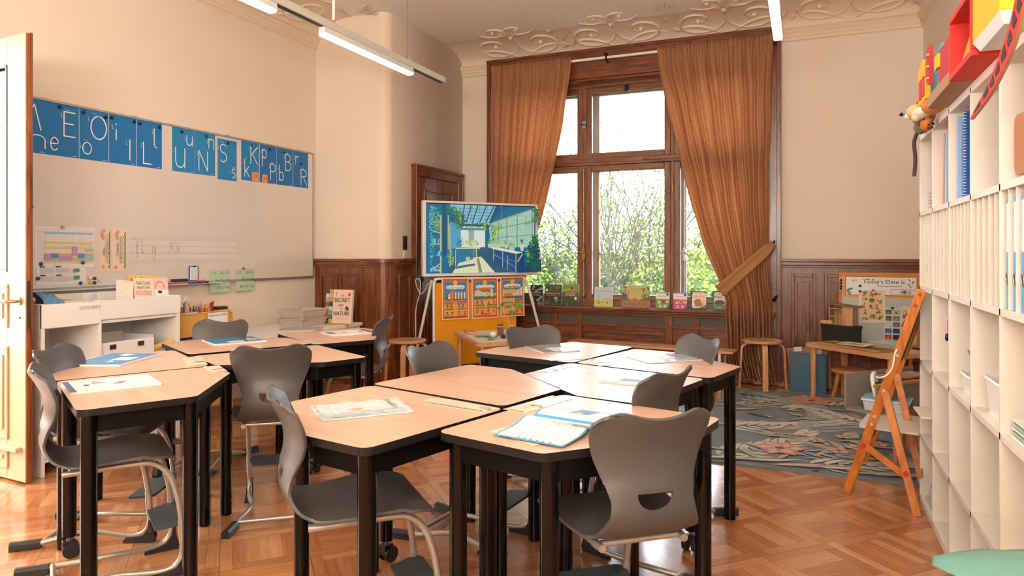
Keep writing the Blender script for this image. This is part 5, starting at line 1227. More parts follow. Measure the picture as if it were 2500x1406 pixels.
m = M(); [m.tube([dn*(.022+.006*k), dn*(.0245+.006*k)], .0038, PW, 6) for k in range(10)]; m.build('stripes', t)

# ================================================================== TELEVISION AND YELLOW BOARD
AN = math.atan2(.773, .634)
TVX, TVY = -3.42, 5.85
def tvl(x, y=0, z=0): return (TVX+x*.634-y*.773, TVY+x*.773+y*.634, z)
t = empty('television', tvl(0, 0, 1.02), AN, 'large flat television with a white frame showing a greenhouse picture', 'television')
m = M(); W_, H_ = 1.293, .748
m.box(0,W_,.0,.05,0,.030,WHITEM).box(0,W_,.0,.05,H_-.022,H_,WHITEM).box(0,.03,.0,.05,.03,H_-.022,WHITEM).box(W_-.03,W_,.0,.05,.03,H_-.022,WHITEM).box(0,W_,.03,.06,0,H_,WHITEM); m.build('frame', t, bevel=.004)
M().box(.03,W_-.03,.008,.03,.03,H_-.022,pm('#07090c',.15,key='screen_bezel')).build('bezel', t)
E_ = lambda c: pm(c, .3, key='screen', emit=.62)
a = Art(.00006); rnd = random.Random(8); SW, SH = 1.225, .686
def P_(u, v): return (u*SW, (1-v)*SH)         # u right, v down
def poly_(pts, c): a.poly([P_(*p) for p in pts][::-1], E_(c))
def blob(u, v, ru, rv, cols, n, s=.010):
    for k in range(n):
        an = rnd.uniform(0, 6.28); r = rnd.random()**.6; x, y = P_(u+ru*r*math.cos(an), v+rv*r*math.sin(an)); x = min(max(x, .03), SW-.045); y = min(max(y, .03), SH-.035)
        a.leaf(x, y, rnd.uniform(0, 6.28), s*rnd.uniform(.7, 1.4), s*.6, E_(rnd.choice(cols)))
def ln(p, q, w_, c): a.line([P_(*p), P_(*q)], w_, E_(c), rnd=False)
a.L = 1
poly_([(0,0),(1,0),(1,1),(0,1)], '#0b6f9c')
poly_([(.2,0),(.62,0),(.55,.28),(.3,.28)], '#8fc4e4'); poly_([(.62,0),(.76,0),(.56,.24)], '#0a5f96')
poly_([(.2,.25),(.3,.3),(.3,.62),(.2,.66)], '#4fa8cf')
poly_([(.3,.37),(.52,.37),(.52,.62),(.3,.62)], '#e3ecdf'); poly_([(.37,.37),(.42,.37),(.42,.52),(.37,.52)], '#9fb2b0')
poly_([(.55,.27),(.99,.03),(.99,.62),(.58,.62)], '#a9d3c0')
for k in range(60): x, y = rnd.uniform(.6,.98), rnd.uniform(.1,.6); (y > .62-.6*(x-.45)+-.0 or True) and (y > .3-.62*(x-.55)+.02) and blob(x, y, .015, .02, ['#7fc39a','#c9e6c9','#e6f3e2','#5fae86'], 3, .014)
for x, y0 in ((.64,.22),(.72,.17),(.82,.1),(.965,.04)): ln((x,y0),(x,.63),.009,'#7c8b74')
ln((.56,.27),(.99,.02),.014,'#a8a380'); ln((.6,.36),(.99,.21),.008,'#8b957c'); ln((.62,.48),(.99,.42),.008,'#8b957c')
poly_([(.26,.62),(.62,.62),(.8,1),(.18,1)], '#2f5f78')
poly_([(.30,.80),(.48,.76),(.61,1),(.22,1)], '#ecebc4'); poly_([(.26,.90),(.42,.86),(.43,.89),(.25,.94)], '#4a7080'); poly_([(.44,.79),(.46,.78),(.49,.99),(.46,1)], '#8f9a66'); 
for k in range(12): ln((.24+.035*k,.99),(.36+.012*k,.72),.0016,'#51604f')
for x0, x1 in ((.30,.30),(.36,.345),(.42,.40),(.5,.465),(.57,.52),(.62,.57)): ln((x0+.03,.0),(x1,.26),.012,'#2a5648')
for v in (.06,.11,.16,.21): ln((.28,v*.9),(.6,v),.004,'#3c6c60')
for x in (.33,.40,.47,.54): ln((x,0),(x-.02,.25),.003,'#3c6c60')
ln((.30,.30),(.56,.31),.014,'#35554a'); ln((.3,.36),(.53,.36),.012,'#8b8b62'); poly_([(.31,.31),(.5,.31),(.5,.34),(.31,.34)], '#c9dfe2')
# left shelf unit
for x, w_ in ((.12,.016),(.165,.008),(.185,.010)): ln((x,.16),(x,1 if x < .15 else .66),w_,'#cfc690' if x != .165 else '#1d5f7a')
poly_([(.135,0),(.165,0),(.17,.75),(.14,.75)], '#1b5470'); poly_([(.19,.3),(.20,.3),(.21,.9),(.2,.9)], '#c9bf8a')
for v0, v1 in ((.38,.42),(.58,.58),(.76,.72),(.96,.86)): ln((.03,v0),(.115,v1),.010,'#d0c792')
for k in range(16): x, v = rnd.uniform(.02,.11), rnd.choice((.5,.68,.82)); poly_([(x,v),(x+.02,v),(x+.018,v+.07),(x+.002,v+.07)], rnd.choice(('#1a90c4','#0d6ea8','#6fd0e4')))
blob(.05,.2,.06,.18,['#39b6c9','#8fd05a','#0f86a8','#b9d64a','#1fa3b8'],240,.014); blob(.09,.3,.03,.1,['#b9c93c','#7fa83a'],70,.012); blob(.03,.6,.03,.25,['#39c0d6','#8fd05a','#0f9cc0'],120,.012); blob(.06,.95,.06,.05,['#bfe4f0','#7fc7e6'],60,.012)
blob(.20,.08,.05,.09,['#1d6f4a','#2a8a54','#4a9a3c'],110,.014); blob(.26,.2,.05,.14,['#2c6a34','#5f8c2c','#7a962c','#1f5a3a'],220,.016); blob(.3,.22,.02,.1,['#3c6a2c'],40,.016); blob(.42,.3,.14,.03,['#1c5a4a','#24705a','#2f6a3a'],150,.013)
blob(.185,.78,.03,.12,['#9fcf4a','#5fb06a','#c9d64a'],100,.012)
# tables
poly_([(.22,.63),(.45,.62),(.44,.645),(.23,.65)], '#e2d79c'); ln((.41,.64),(.41,.86),.010,'#e2d79c'); ln((.39,.64),(.385,.78),.008,'#b9ae7c'); ln((.225,.66),(.225,.9),.008,'#d0c792'); poly_([(.23,.66),(.38,.66),(.38,.80),(.23,.86)], '#1580ad')
poly_([(.32,.76),(.355,.76),(.345,.84),(.315,.84)], '#d9c9a0'); blob(.33,.72,.03,.05,['#2f7f6a','#1d6a5a'],50,.012)
poly_([(.53,.62),(.6,.62),(.84,.70),(.78,.72),(.56,.65)], '#efe6bc'); poly_([(.56,.65),(.78,.72),(.78,1),(.56,.82)], '#0a4f86'); poly_([(.78,.72),(.86,.7),(.86,1),(.78,1)],'#0b4674')
for x, y0, y1 in ((.565,.65,.82),(.65,.68,.92),(.695,.74,.96),(.775,.72,1)): ln((x,y0),(x,y1),.009,'#a9b38c')
ln((.565,.74),(.65,.79),.004,'#8fb0b4'); ln((.70,.8),(.775,.84),.004,'#8fb0b4'); ln((.7,.86),(.775,.93),.004,'#8fb0b4'); ln((.84,.72),(.79,.84),.012,'#cfc690')
for k in range(9): x = .58+.02*k; poly_([(x,.72+.02*k),(x+.008,.72+.02*k),(x+.008,.745+.02*k),(x,.745+.02*k)], '#3f9fe0')
for x, y, s_ in ((.53,.60,.02),(.60,.60,.02),(.68,.61,.015),(.72,.64,.014),(.745,.645,.015)): poly_([(x-s_,y-.03),(x+s_,y-.03),(x+s_*.7,y+.03),(x-s_*.7,y+.03)], '#bcd6c4'); blob(x,y-.06,.02,.035,['#b9d04a','#8fc04a','#5f9a4a'],26,.013)
poly_([(.805,.58),(.855,.58),(.84,.68),(.82,.68)], '#d9d6c4'); blob(.83,.53,.02,.05,['#2f6a3a','#4a7a2c'],20,.016)
blob(.56,.42,.025,.14,['#2a8a5a','#1d7a54','#9fb83a'],120,.013); blob(.58,.4,.05,.06,['#c9d65a','#9fc04a'],60,.012); blob(.61,.32,.03,.05,['#9fbf4a','#6fa84a'],50,.013); blob(.47,.31,.02,.05,['#b9c94a'],24,.013); blob(.36,.56,.06,.05,['#b9d04a','#8fb83a','#5f9a4a'],90,.013); blob(.25,.56,.03,.08,['#1d6a8a','#3a8aa0'],60,.013); blob(.35,.38,.025,.025,['#4f9a6a','#7fc08a'],40,.010)
ln((.35,.0),(.35,.34),.003,'#7f9a8c'); ln((.62,.0),(.62,.3),.003,'#8fae94'); ln((.86,.03),(.86,.25),.003,'#8fae94'); poly_([(.84,.27),(.89,.27),(.885,.36),(.845,.36)], '#a9c9b4'); blob(.88,.25,.05,.03,['#8fbf4a','#5fa04a'],50,.014)
blob(.95,.12,.045,.16,['#2f7a4a','#1d5a3a','#5f9a4a'],120,.018); blob(.94,.55,.05,.12,['#0f5a3a','#1d7a3a','#3a9a3a'],130,.022); blob(.92,.74,.08,.2,['#06404a','#0a5a54','#0f6a44','#05364f'],330,.024); blob(.86,.75,.02,.1,['#8fc93a','#3aa04a'],26,.02); poly_([(.84,.86),(.985,.8),(.985,.99),(.82,.99)], '#06405c'); blob(.92,.88,.07,.09,['#06504f','#0a6a54','#084a6a'],140,.022)
for k in range(120): x, y = P_(rnd.uniform(.02,.98), rnd.uniform(.04,.96)); a.circ(x, y, rnd.uniform(.0008,.002), E_('#d9f2ff'), 6)
a.build('screen_picture', t, (.034, .0075, .031))
# television stand
t = empty('television_stand', tvl(.62, .12), AN, 'white column stand carrying the television behind the yellow board', 'stand')
m = M(); m.box(-.04,.04,.02,.07,.04,1.5,WHITEM); m.build('column', t, bevel=.004)
M().box(-.3,.3,-.055,.02,1.3,1.42,WHITEM).build('bracket', t, bevel=.004)
M().box(-.35,.35,-.04,.20,0,.04,WHITEM).build('foot', t, bevel=.01)
# board
t = empty('yellow_board', tvl(0, 0), AN, 'yellow pin board in a white tube frame under the television', 'board')
FE = pm('#eb9c0e', .85, key='yellow_felt', bump=.4, bscale=500)
M().box(.137,1.04,.02,.035,.12,.955,FE).build('panel', t, bevel=.002)
m = M(); [m.cyl((.16+.035*k, .019, .115), (.16+.035*k, .03, .115), .019, pm('#1b1a19',.8,key='black_scallop'), 12) for k in range(26)]; m.build('scalloped_border', t)
m = M(); m.tube(spline([(.122,.03,.01),(.122,.03,.5),(.122,.03,.93),(.135,.03,.975),(.18,.03,.995),(.6,.03,.995),(1.08,.03,.99),(1.14,.03,.975),(1.18,.03,.92),(1.32,.03,.455),(1.455,.03,.01)], 5), .014, WHITEM, 12); m.build('tube_frame', t)
M().tube([(.11,.06,.98),(.055,.16,.56),(-.02,.30,.01)], .014, WHITEM, 12).build('rear_leg', t)
FLESH, HAIR = pm('#d99a72',.6,key='print'), pm('#4a2415',.6,key='print')
cB, cT, cR, cG, cY, cO, cS = [pm(c,.6,key='print') for c in ('#3a8fc0','#2f8f9c','#c9402c','#4a8a4a','#f3c04a','#f08a24','#f6a94a')]
MAR = pm('#f4ded2', .5, key='paper_margin'); ORD = pm('#d9541e', .55, key='print_orange')
def kid(a, u, v, s_, c):
    a.circ(u, v-.9*s_, s_*.8, c, 12, s_*.75); a.circ(u, v, s_*.62, FLESH, 12); a.poly([(u+s_*.66*math.cos(R(k)), v+.05*s_+s_*.66*math.sin(R(k))) for k in range(0, 181, 20)], HAIR)
def pill(a, u0, v0, u1, v1, c, seed=1): a.poly(rrect(u0,u1,v0,v1,(v1-v0)*.48,3), c); a.scrib(u0+(u1-u0)*.12, u1-(u1-u0)*.12, (v0+v1)/2, (v1-v0)*.4, PW, seed)
def poster_base(a, w_, h_, title, cap=None):
    a.rect(.012,.010,w_-.012,h_-.012,ORD); a.poly(rrect(.022,w_-.022,.03,h_-.035,.012,4), cS); a.poly(rrect(.026,w_-.026,h_*.46,h_-.04,.01,4), cB)
    for k in range(12): an = R(30*k); a.poly([(w_/2+.032*math.cos(an), h_-.052+.032*math.sin(an)), (w_/2+.022*math.cos(an+.25), h_-.052+.022*math.sin(an+.25)), (w_/2+.022*math.cos(an-.25), h_-.052+.022*math.sin(an-.25))], cO)
    a.circ(w_/2, h_-.052, .024, cY, 18); a.circ(w_/2-.008, h_-.05, .0025, HAIR, 6); a.circ(w_/2+.008, h_-.05, .0025, HAIR, 6); a.line(arcp(w_/2, h_-.055, .008, .006, 200, 340, 5), .0016, HAIR, rnd=False)
    for u, r in ((.06,.016),(.09,.022),(w_/2,.024),(w_-.09,.022),(w_-.06,.016),(.12,.02),(w_-.12,.02)): a.circ(u, h_-.095, r, PW, 14)
    a.rect(.06,h_-.113,w_-.06,h_-.085,PW)
def dom(a, u, v, w_, h_, tilt, c=PW):
    c_, s_ = math.cos(R(tilt)), math.sin(R(tilt)); a.poly([(u+x*c_-y*s_, v+x*s_+y*c_) for x, y in ((-w_/2,0),(w_/2,0),(w_/2,h_),(-w_/2,h_))], c); a.line([(u-w_/2*c_-.0*s_, v-w_/2*s_), (u-w_/2*c_-h_*s_, v-w_/2*s_+h_*c_)], .003, cR, rnd=False)
    for k in range(3): a.circ(u-(h_*(.2+.3*k))*s_+.001, v+h_*(.2+.3*k)*c_, .0022, HAIR, 6)
def pA_(a, w_, h_):
    poster_base(a, w_, h_, ''); a.text('Be the', w_*.2, h_-.108, .017, cB, w=w_*.2); a.text('First Domino', w_*.42, h_-.108, .017, cR, w=w_*.42)
    a.poly([(.026,h_*.46),(w_-.026,h_*.46),(w_-.026,h_*.54),(w_*.5,h_*.58),(.026,h_*.53)], cG); dom(a, w_*.27, h_*.49, .018, .06, -38); dom(a, w_*.24, h_*.49, .016, .055, -10); dom(a, w_*.37, h_*.485, .036, .085, 0, cO)
    for k in range(4): dom(a, w_*(.5+.11*k), h_*.49, .018, .068, 0)
    a.poly([(.02,h_*.415),(w_-.02,h_*.415),(w_-.03,h_*.45),(w_-.02,h_*.475),(.02,h_*.475),(.03,h_*.45)], cR); a.text('Be a Kindness Domino', w_/2, h_*.43, .014, PW, al='c', w=w_*.76)
    for i, (u, v, c) in enumerate(((.25,.39,cG),(.72,.395,cB),(.25,.255,cG),(.72,.26,cB),(.25,.08,cG),(.72,.085,cR))): pill(a, w_*(u-.17), h_*(v-.022), w_*(u+.17), h_*(v+.006), c, i)
    for i, (u, v) in enumerate(((.19,.335),(.33,.335),(.62,.34),(.76,.34),(.18,.165),(.36,.16),(.62,.17),(.82,.16))): kid(a, w_*u, h_*v, .014, (cR,cR,cB,cR,cB,cO,cG,cR)[i])
def pB_(a, w_, h_):
    poster_base(a, w_, h_, ''); a.text('When the Domino Breaks', w_/2, h_-.108, .016, cR, al='c', w=w_*.68)
    a.poly([(w_*.2,h_*.69),(w_*.8,h_*.70),(w_*.8,h_*.75),(w_*.2,h_*.74)], cO); a.scrib(w_*.26,w_*.74,h_*.73,.006,HAIR,2); a.scrib(w_*.32,w_*.66,h_*.705,.006,HAIR,3)
    a.poly([(.026,h_*.52),(w_-.026,h_*.52),(w_-.026,h_*.60),(w_*.55,h_*.66),(.026,h_*.6)], cY); a.poly([(.026,h_*.5),(w_-.026,h_*.5),(w_-.026,h_*.55),(.026,h_*.54)], cG)
    for k, tl in enumerate((0,8,20,32,48,60)): dom(a, w_*(.14+.085*k), h_*.545, .016, .06, tl)
    dom(a, w_*.5, h_*.54, .012, .055, -65); dom(a, w_*.74, h_*.53, .026, .075, 0)
    for i, (u, v, c) in enumerate(((.26,.475,cB),(.72,.49,cR),(.28,.33,cG),(.74,.335,cG),(.3,.265,cG),(.72,.275,cR),(.5,.115,cR))): pill(a, w_*(u-.18), h_*(v-.022), w_*(u+.18), h_*(v+.006), c, i)
    for i, (u, v) in enumerate(((.19,.41),(.36,.41),(.62,.38),(.82,.41),(.17,.19),(.38,.18),(.6,.21),(.8,.18))): kid(a, w_*u, h_*v, .014, (cR,cR,cB,cR,cB,cR,cG,cB)[i])
def pC_(a, w_, h_):
    poster_base(a, w_, h_, ''); a.text('Fix the Domino', w_/2, h_-.11, .018, cR, al='c', w=w_*.56); a.poly([(w_*.28,h_*.73),(w_*.76,h_*.735),(w_*.76,h_*.765),(w_*.28,h_*.76)], cO); a.scrib(w_*.33,w_*.7,h_*.748,.006,HAIR,4)
    a.poly([(.026,h_*.5),(w_-.026,h_*.52),(w_-.026,h_*.62),(w_*.5,h_*.7),(.026,h_*.7)], cY)
    for k in range(7): dom(a, w_*(.50+.063*k), h_*(.55-.0*k), .013+.0012*k, .022+.009*k, -25+4*k)
    for i, (u, v, c) in enumerate(((.34,.70,cB),(.3,.57,cB),(.34,.52,cR),(.34,.36,cG),(.8,.35,cB),(.76,.40,cR),(.3,.25,cG),(.75,.24,cR),(.55,.115,cR))): pill(a, w_*(u-.16), h_*(v-.02), w_*(u+.16), h_*(v+.008), c, i)
    for n_, v in (('1',.70),('2',.52),('3',.36)): a.circ(w_*.16, h_*v-.004, .009, cR, 10); a.text(n_, w_*.16, h_*v-.009, .01, PW, al='c')
    for k in range(4): a.scrib(w_*.22, w_*.42, h_*(.66-.022*k), .004, HAIR, k); a.scrib(w_*.22, w_*.42, h_*(.48-.026*k), .004, HAIR, k+9)
    for i, (u, v) in enumerate(((.62,.455),(.72,.46),(.84,.46),(.66,.17),(.86,.175))): kid(a, w_*u, h_*v, .015, (cR,cR,cB,cR,cR)[i])
    for k in range(5): dom(a, w_*(.2+.06*k), h_*.15, .011, .02+.006*k, -30+4*k)
for fn, x0, z0, w_, h_, rz, lb in ((pA_, .197, .588, .292, .417, 0, 'Be the First Domino, left'), (pB_, .522, .586, .298, .416, 0, 'When the Domino Breaks, middle'), (pC_, .846, .592, .282, .414, 2, 'Fix the Domino, right')):
    a = Art(.00012); a.slab(w_, h_, .001, MAR); fn(a, w_, h_)
    o = a.build('domino_poster', None, tvl(x0, .003 if rz == 0 else .002, z0), (R(-1.5), 0, AN)); tag(o, 'orange poster titled %s of the three on the yellow board' % lb, 'poster', 'orange domino posters')
# cable beside the television
m = M(); m.tube(spline([tvl(.10,.02,.93), tvl(.055,.0,.955), tvl(-.0,-.02,.88), tvl(-.045,-.03,.86), tvl(-.085,-.03,.95), tvl(-.08,-.02,1.0), tvl(-.04,-.02,.98), tvl(-.045,-.02,.86), tvl(-.085,-.03,.72), tvl(-.09,-.03,.5), tvl(-.075,-.02,.2), tvl(-.09,.0,.01), tvl(-.2,-.1,.006)], 8), .0035, pm('#e3d2c6',.5,key='cable'), 8, True)
o = m.build('power_cable'); tag(o, 'thin white cable looped beside the yellow board and hanging to the floor', 'cable')
m = M(); m.tube(spline([(-3.30,4.62,.006),(-3.0,4.75,.006),(-2.86,4.9,.006),(-2.7,4.82,.006),(-2.4,4.9,.006)], 8), .004, pm('#e3d2c6',.5,key='cable'), 8, True); o = m.build('floor_cable'); tag(o, 'white cable lying on the floor behind the left desk group', 'cable')

# ================================================================== STOOLS, BENCH, CHILDREN'S TABLES
BIRCH = wood('#b77c4f', '#dca77a', .4, 2, .6, .1, 'birch_ply'); BIRT = wood('#bd8558', '#deac80', .35, 0, .5, .15, 'birch_top'); PINE = wood('#a9652f', '#cf9052', .45, 2, .8, .05, 'pine'); PINEX = wood('#a9652f', '#cf9052', .45, 0, .8, .05, 'pine_top')
def round_stool(x, y, rz, lb):
    t = empty('round_stool', (x, y, 0), rz, lb, 'stool', 'round wooden stools')
    M().lathe([(.168,.425),(.175,.43),(.175,.446),(.17,.45),(0,.45)], BIRT, 40, smooth=False).build('seat', t, bevel=.003)
    for k in range(4):
        T = Matrix.Rotation(R(90*k), 4, 'Z'); pts = spline([(.06,0,.417),(.13,0,.415),(.165,0,.40),(.185,0,.36),(.195,0,.2),(.205,0,.0)], 5)
        m = M(); rows = []
        for i, p in enumerate(pts):
            d = (pts[min(i+1,len(pts)-1)]-pts[max(i-1,0)]).normalized(); nn = Vector((d.z, 0, -d.x)); rows.append([p+nn*.009+Vector((0,-.024,0)), p+nn*.009+Vector((0,.024,0)), p-nn*.009+Vector((0,.024,0)), p-nn*.009+Vector((0,-.024,0)), p+nn*.009+Vector((0,-.024,0))])
        m.grid(rows, BIRCH, False, T=T); m.add([rows[-1][j] for j in range(4)], [(0,1,2,3)], BIRCH, False, T); m.add([rows[0][j] for j in range(4)], [(3,2,1,0)], BIRCH, False, T); m.build('leg', t, bevel=.002)
round_stool(-.35, 6.76, R(-80), 'round wooden stool in front of the right curtain')
round_stool(-3.385, 5.50, R(20), 'round wooden stool in front of the panelled door and television')
# low slatted bench under the window
t = empty('slatted_bench', (-2.21, 6.83, 0), math.atan2(-.17, 1.63), 'low slatted wooden bench under the window', 'bench')
M().box(0,1.64,-.13,-.01,.33,.352,BIRT).build('slat', t, bevel=.004); M().box(0,1.64,.01,.13,.33,.352,BIRT).build('slat', t, bevel=.004)
for x in (.12, 1.52): M().tube([(x,-.12,.0),(x,-.12,.32),(x,.12,.32),(x,.12,.0)], .014, WHITEM, 10).build('leg_frame', t)
def kid_table(x, y, rz, w_, d_, h_, lb):
    t = empty('childrens_table', (x, y, 0), rz, lb, 'table', "low wooden children's tables")
    m = M(); m.prism(rrect(0, w_, 0, d_, .05, 5), h_-.035, h_-.004, BIRT); m.build('tabletop', t, bevel=.003)
    M().prism(rrect(.03, w_-.03, .03, d_-.03, .03, 4), h_-.0039, h_-.0015, pm('#d8c4a6',.5,key='table_inlay')).build('inlay', t)
    for a_, b_ in ((.06,.06),(w_-.06,.06),(.06,d_-.06),(w_-.06,d_-.06)): M().cyl((a_,b_,0),(a_,b_,h_-.035),.021,BIRCH,16,.026).build('leg', t)
    return t
K1 = (-3.115, 5.883, R(-49.1)); kid_table(K1[0], K1[1], K1[2], .925, .55, .50, 'low wooden table with jars and leaves in front of the yellow board')
K2 = (-.007, 6.47, R(-43.4)); kid_table(K2[0], K2[1], K2[2], .86, .48, .48, 'low wooden table with green trays beside the easel')
def loc(K, u, v): c, s = math.cos(K[2]), math.sin(K[2]); return (K[0]+u*c-v*s, K[1]+u*s+v*c)
# things on the left low table
x, y = loc(K1, .20, .12); o = M().box(-.12,.12,-.045,.045,0,.022,wood('#c98657','#e0a578',.5,0,.6)).build('wooden_block', None, (x, y, .5), (0,0,K1[2]-.1), bevel=.003); tag(o, 'flat wooden block at the left end of the low table by the yellow board', 'block')
FG = pm('#7ba58c', .85, key='felt_sage', bump=.5, bscale=300)
for k, (u, v, r, rz) in enumerate(((.50,.22,.10,.3),(.60,.15,.11,1.4),(.68,.28,.09,2.2),(.80,.18,.07,.9))):
    m = Art(.0001); m.prism([(r*1.6*t_, r*.55*math.sin(math.pi*t_)*(1+.25*math.sin(t_*26))) for t_ in [q/16 for q in range(17)]]+[(r*1.6*t_, -r*.55*math.sin(math.pi*t_)*(1+.25*math.sin(t_*26))) for t_ in [q/16 for q in range(15, 0, -1)]], 0, .003, FG)
    x, y = loc(K1, u, v); o = m.build('felt_leaf', None, (x-.08, y, .5005+.0035*k), (0,0,rz)); tag(o, 'sage green felt leaf on the low table by the yellow board', 'leaf', 'felt leaves on the low table')
x, y = loc(K1, .60, .30); t = empty('cork_tube', (x, y, .515), 0, 'small brown cardboard tube standing on the low table by the yellow board', 'tube'); M().lathe([(.030,0),(.030,.10),(.027,.10),(.027,.01)], pm('#7a5236',.7,key='cork'), 20).build('tube_wall', t); M().lathe([(.0305,.075),(.0305,.085)], pm('#b9956a',.6,key='band'), 20).build('band', t)
x, y = loc(K1, .70, .20); o = M().ball((0,0,.024),.026,pm('#f2ece4',.95,key='cotton'),14).build('cotton_ball', None, (x, y, .514)); tag(o, 'white cotton ball on the low table by the yellow board', 'ball')
x, y = loc(K1, .83, .26); o = M().ball((0,0,.02),.024,pm('#232a3a',.6,key='navy_wool'),14,(1.3,1,.8)).build('wool_pompom', None, (x, y, .512)); tag(o, 'small dark blue pompom on the low table by the yellow board', 'pompom')
JG = clear('#e6efe9', .72, .03, 'jar_glass')
for k, (u, v, h_) in enumerate(((.74,.36,.115),(.80,.41,.10))):
    x, y = loc(K1, u, v); t = empty('glass_jar', (x, y, .501), 0, ('taller clear glass jar holding the seedling on the low table', 'shorter clear glass jar behind the seedling jar')[k], 'jar', 'glass jars on the low table')
    M().lathe([(.024,0),(.027,.004),(.027,h_*.8),(.022,h_),(.020,h_),(.0245,h_*.78),(.0245,.008),(0,.006)], JG, 24).build('jar_wall', t)
x, y = loc(K1, .74, .36); t = empty('seedling', (x, y, .51), 0, 'green leafy seedling growing out of the glass jar', 'plant')
m = M(); m.tube(spline([(0,0,0),(.0,-.01,.08),(-.03,-.02,.16),(-.06,-.03,.22),(-.075,-.03,.27)], 5), .0022, pm('#b9c7a0',.6,key='stem'), 6); m.tube(spline([(-.03,-.02,.16),(.01,-.01,.22),(.05,.0,.28)], 5), .0018, pm('#9fb27c',.6,key='stem2'), 6); m.build('stem', t)
m = Art(.0002); 
for q, (u, v, a_) in enumerate(((-.075,.27,2.6),(-.075,.27,1.9),(-.10,.26,3.4),(-.05,.26,.5),(.05,.28,.2),(.05,.28,2.8),(.03,.29,1.2),(.06,.27,-.3),(-.03,.22,.2),(.0,.2,.4))): m.leaf(u, v, a_, .045, .028, leafmat('#3f8f3c'))
m.build('leaves', t)
# things on the right low table
BOX = pm('#1d2623', .6, key='dark_green_box')
x, y = loc(K2, .0, .27); t = empty('dark_box', (x, y, .481), K2[2], 'dark green box on the low table carrying the little wooden house', 'box')
M().box(0,.27,-.05,.12,0,.12,BOX).build('box_body', t, bevel=.002); M().box(-.004,.274,-.054,.124,.12,.15,BOX).build('lid', t, bevel=.002)
x, y = onY(2052, 700, 6.6)[0], 6.6
t = empty('wooden_house', (.315, 6.585, .632), R(-22), 'small wooden toy house with a slanted roof on the dark box', 'toy house')
LW_ = wood('#a97a50','#cfa278',.5,2,1)
m = M(); m.box(-.10,-.093,-.055,.055,0,.165,LW_).box(.02,.10,-.055,-.048,0,.165,LW_).box(.093,.10,-.055,.055,0,.165,LW_).box(.01,.02,-.055,.055,0,.165,LW_).box(-.10,.10,.048,.055,0,.165,LW_).box(-.10,.02,-.05,.05,.135,.142,LW_).box(-.10,.10,-.055,.055,-.002,.004,LW_); m.build('walls', t, bevel=.001)
m = M(); m.box(-.09,.01,-.05,-.046,.01,.018,LW_).box(-.045,-.038,-.05,-.044,.01,.13,LW_).box(-.09,.01,-.05,-.044,.07,.077,LW_); m.build('window_bars', t)
M().box(-.125,.125,-.075,.07,.165,.176,wood('#6b5535','#8f744c',.6,0,1),Matrix.Rotation(R(6),4,'Y')).build('roof', t, bevel=.001)
m = M(); SH_ = pm('#c7a27e',.7,key='shell_stone'); m.ball((0,0,.018),.032,SH_,12,(1.4,.9,.6)); m.ball((.05,.01,.02),.025,SH_,12,(1.2,1,.8)); o = m.build('seashells', None, (.165, 6.585, .632), (0,0,K2[2])); tag(o, 'pale shells lying beside the wooden house on the dark box', 'shell')
GT = pm('#5a7a2c', .8, key='green_felt', bump=.4, bscale=300)
t = empty('green_tray', (*loc(K2, .13, .02), .481), K2[2], 'long wooden tray with a green felt inlay on the low table', 'tray')
M().box(.01,.59,.01,.19,.003,.008,GT).build('felt_inlay', t); m = M(); m.box(0,.6,0,.012,0,.018,PINEX).box(0,.6,.188,.2,0,.018,PINEX).box(0,.012,.012,.188,0,.018,PINEX).box(.588,.6,.012,.188,0,.018,PINEX); m.build('frame', t, bevel=.002)
a = Art(.0002); a.slab(.24,.17,.002,pm('#e6d9c6',.5,key='card')); a.circ(.12,.085,.05,pm('#2c241c',.6,key='print'),16,.02); a.circ(.145,.095,.035,pm('#e39a34',.6,key='print'),12,.018); a.circ(.08,.09,.03,pm('#e39a34',.6,key='print'),12,.015); a.leaf(.12,.10,1.0,.05,.02,PW); a.leaf(.12,.10,2.0,.05,.02,PW); a.line([(.03,.02),(.2,.03)],.004,pm('#d9632c',.6,key='print'))
x, y = loc(K2, .30, .05); o = a.build('bee_card', None); o.matrix_world = Matrix.Translation((x, y, .5)) @ Matrix.Rotation(K2[2]+R(12), 4, 'Z') @ Matrix.Rotation(R(-88), 4, 'X'); tag(o, 'white card with an orange and black bee lying on the green tray', 'card')
openbox('clear_tray', *loc(K2, .56, .36), .4805, .30, .18, .04, clear('#c9d6d8', .6, .1, 'clear_tray'), K2[2], 'clear flat tray behind the green tray on the low table', None, 'tray')
# two small stools
def log_stool(x, y, rz, lb):
    t = empty('small_stool', (x, y, 0), rz, lb, 'stool', 'small wooden stools under the low table')
    M().lathe([(.13,.235),(.142,.24),(.142,.265),(.135,.27),(0,.27)], PINEX, 28).build('seat', t, bevel=.002)
    for k in range(3): a_ = R(120*k+30); M().cyl((.135*math.cos(a_),.135*math.sin(a_),0),(.085*math.cos(a_),.085*math.sin(a_),.237),.0155,PINE,14,.019).build('leg', t)
log_stool(.36, 6.50, .2, 'small wooden stool left of its twin under the low table'); log_stool(.655, 6.26, 1.0, 'small wooden stool beside the easel under the low table')
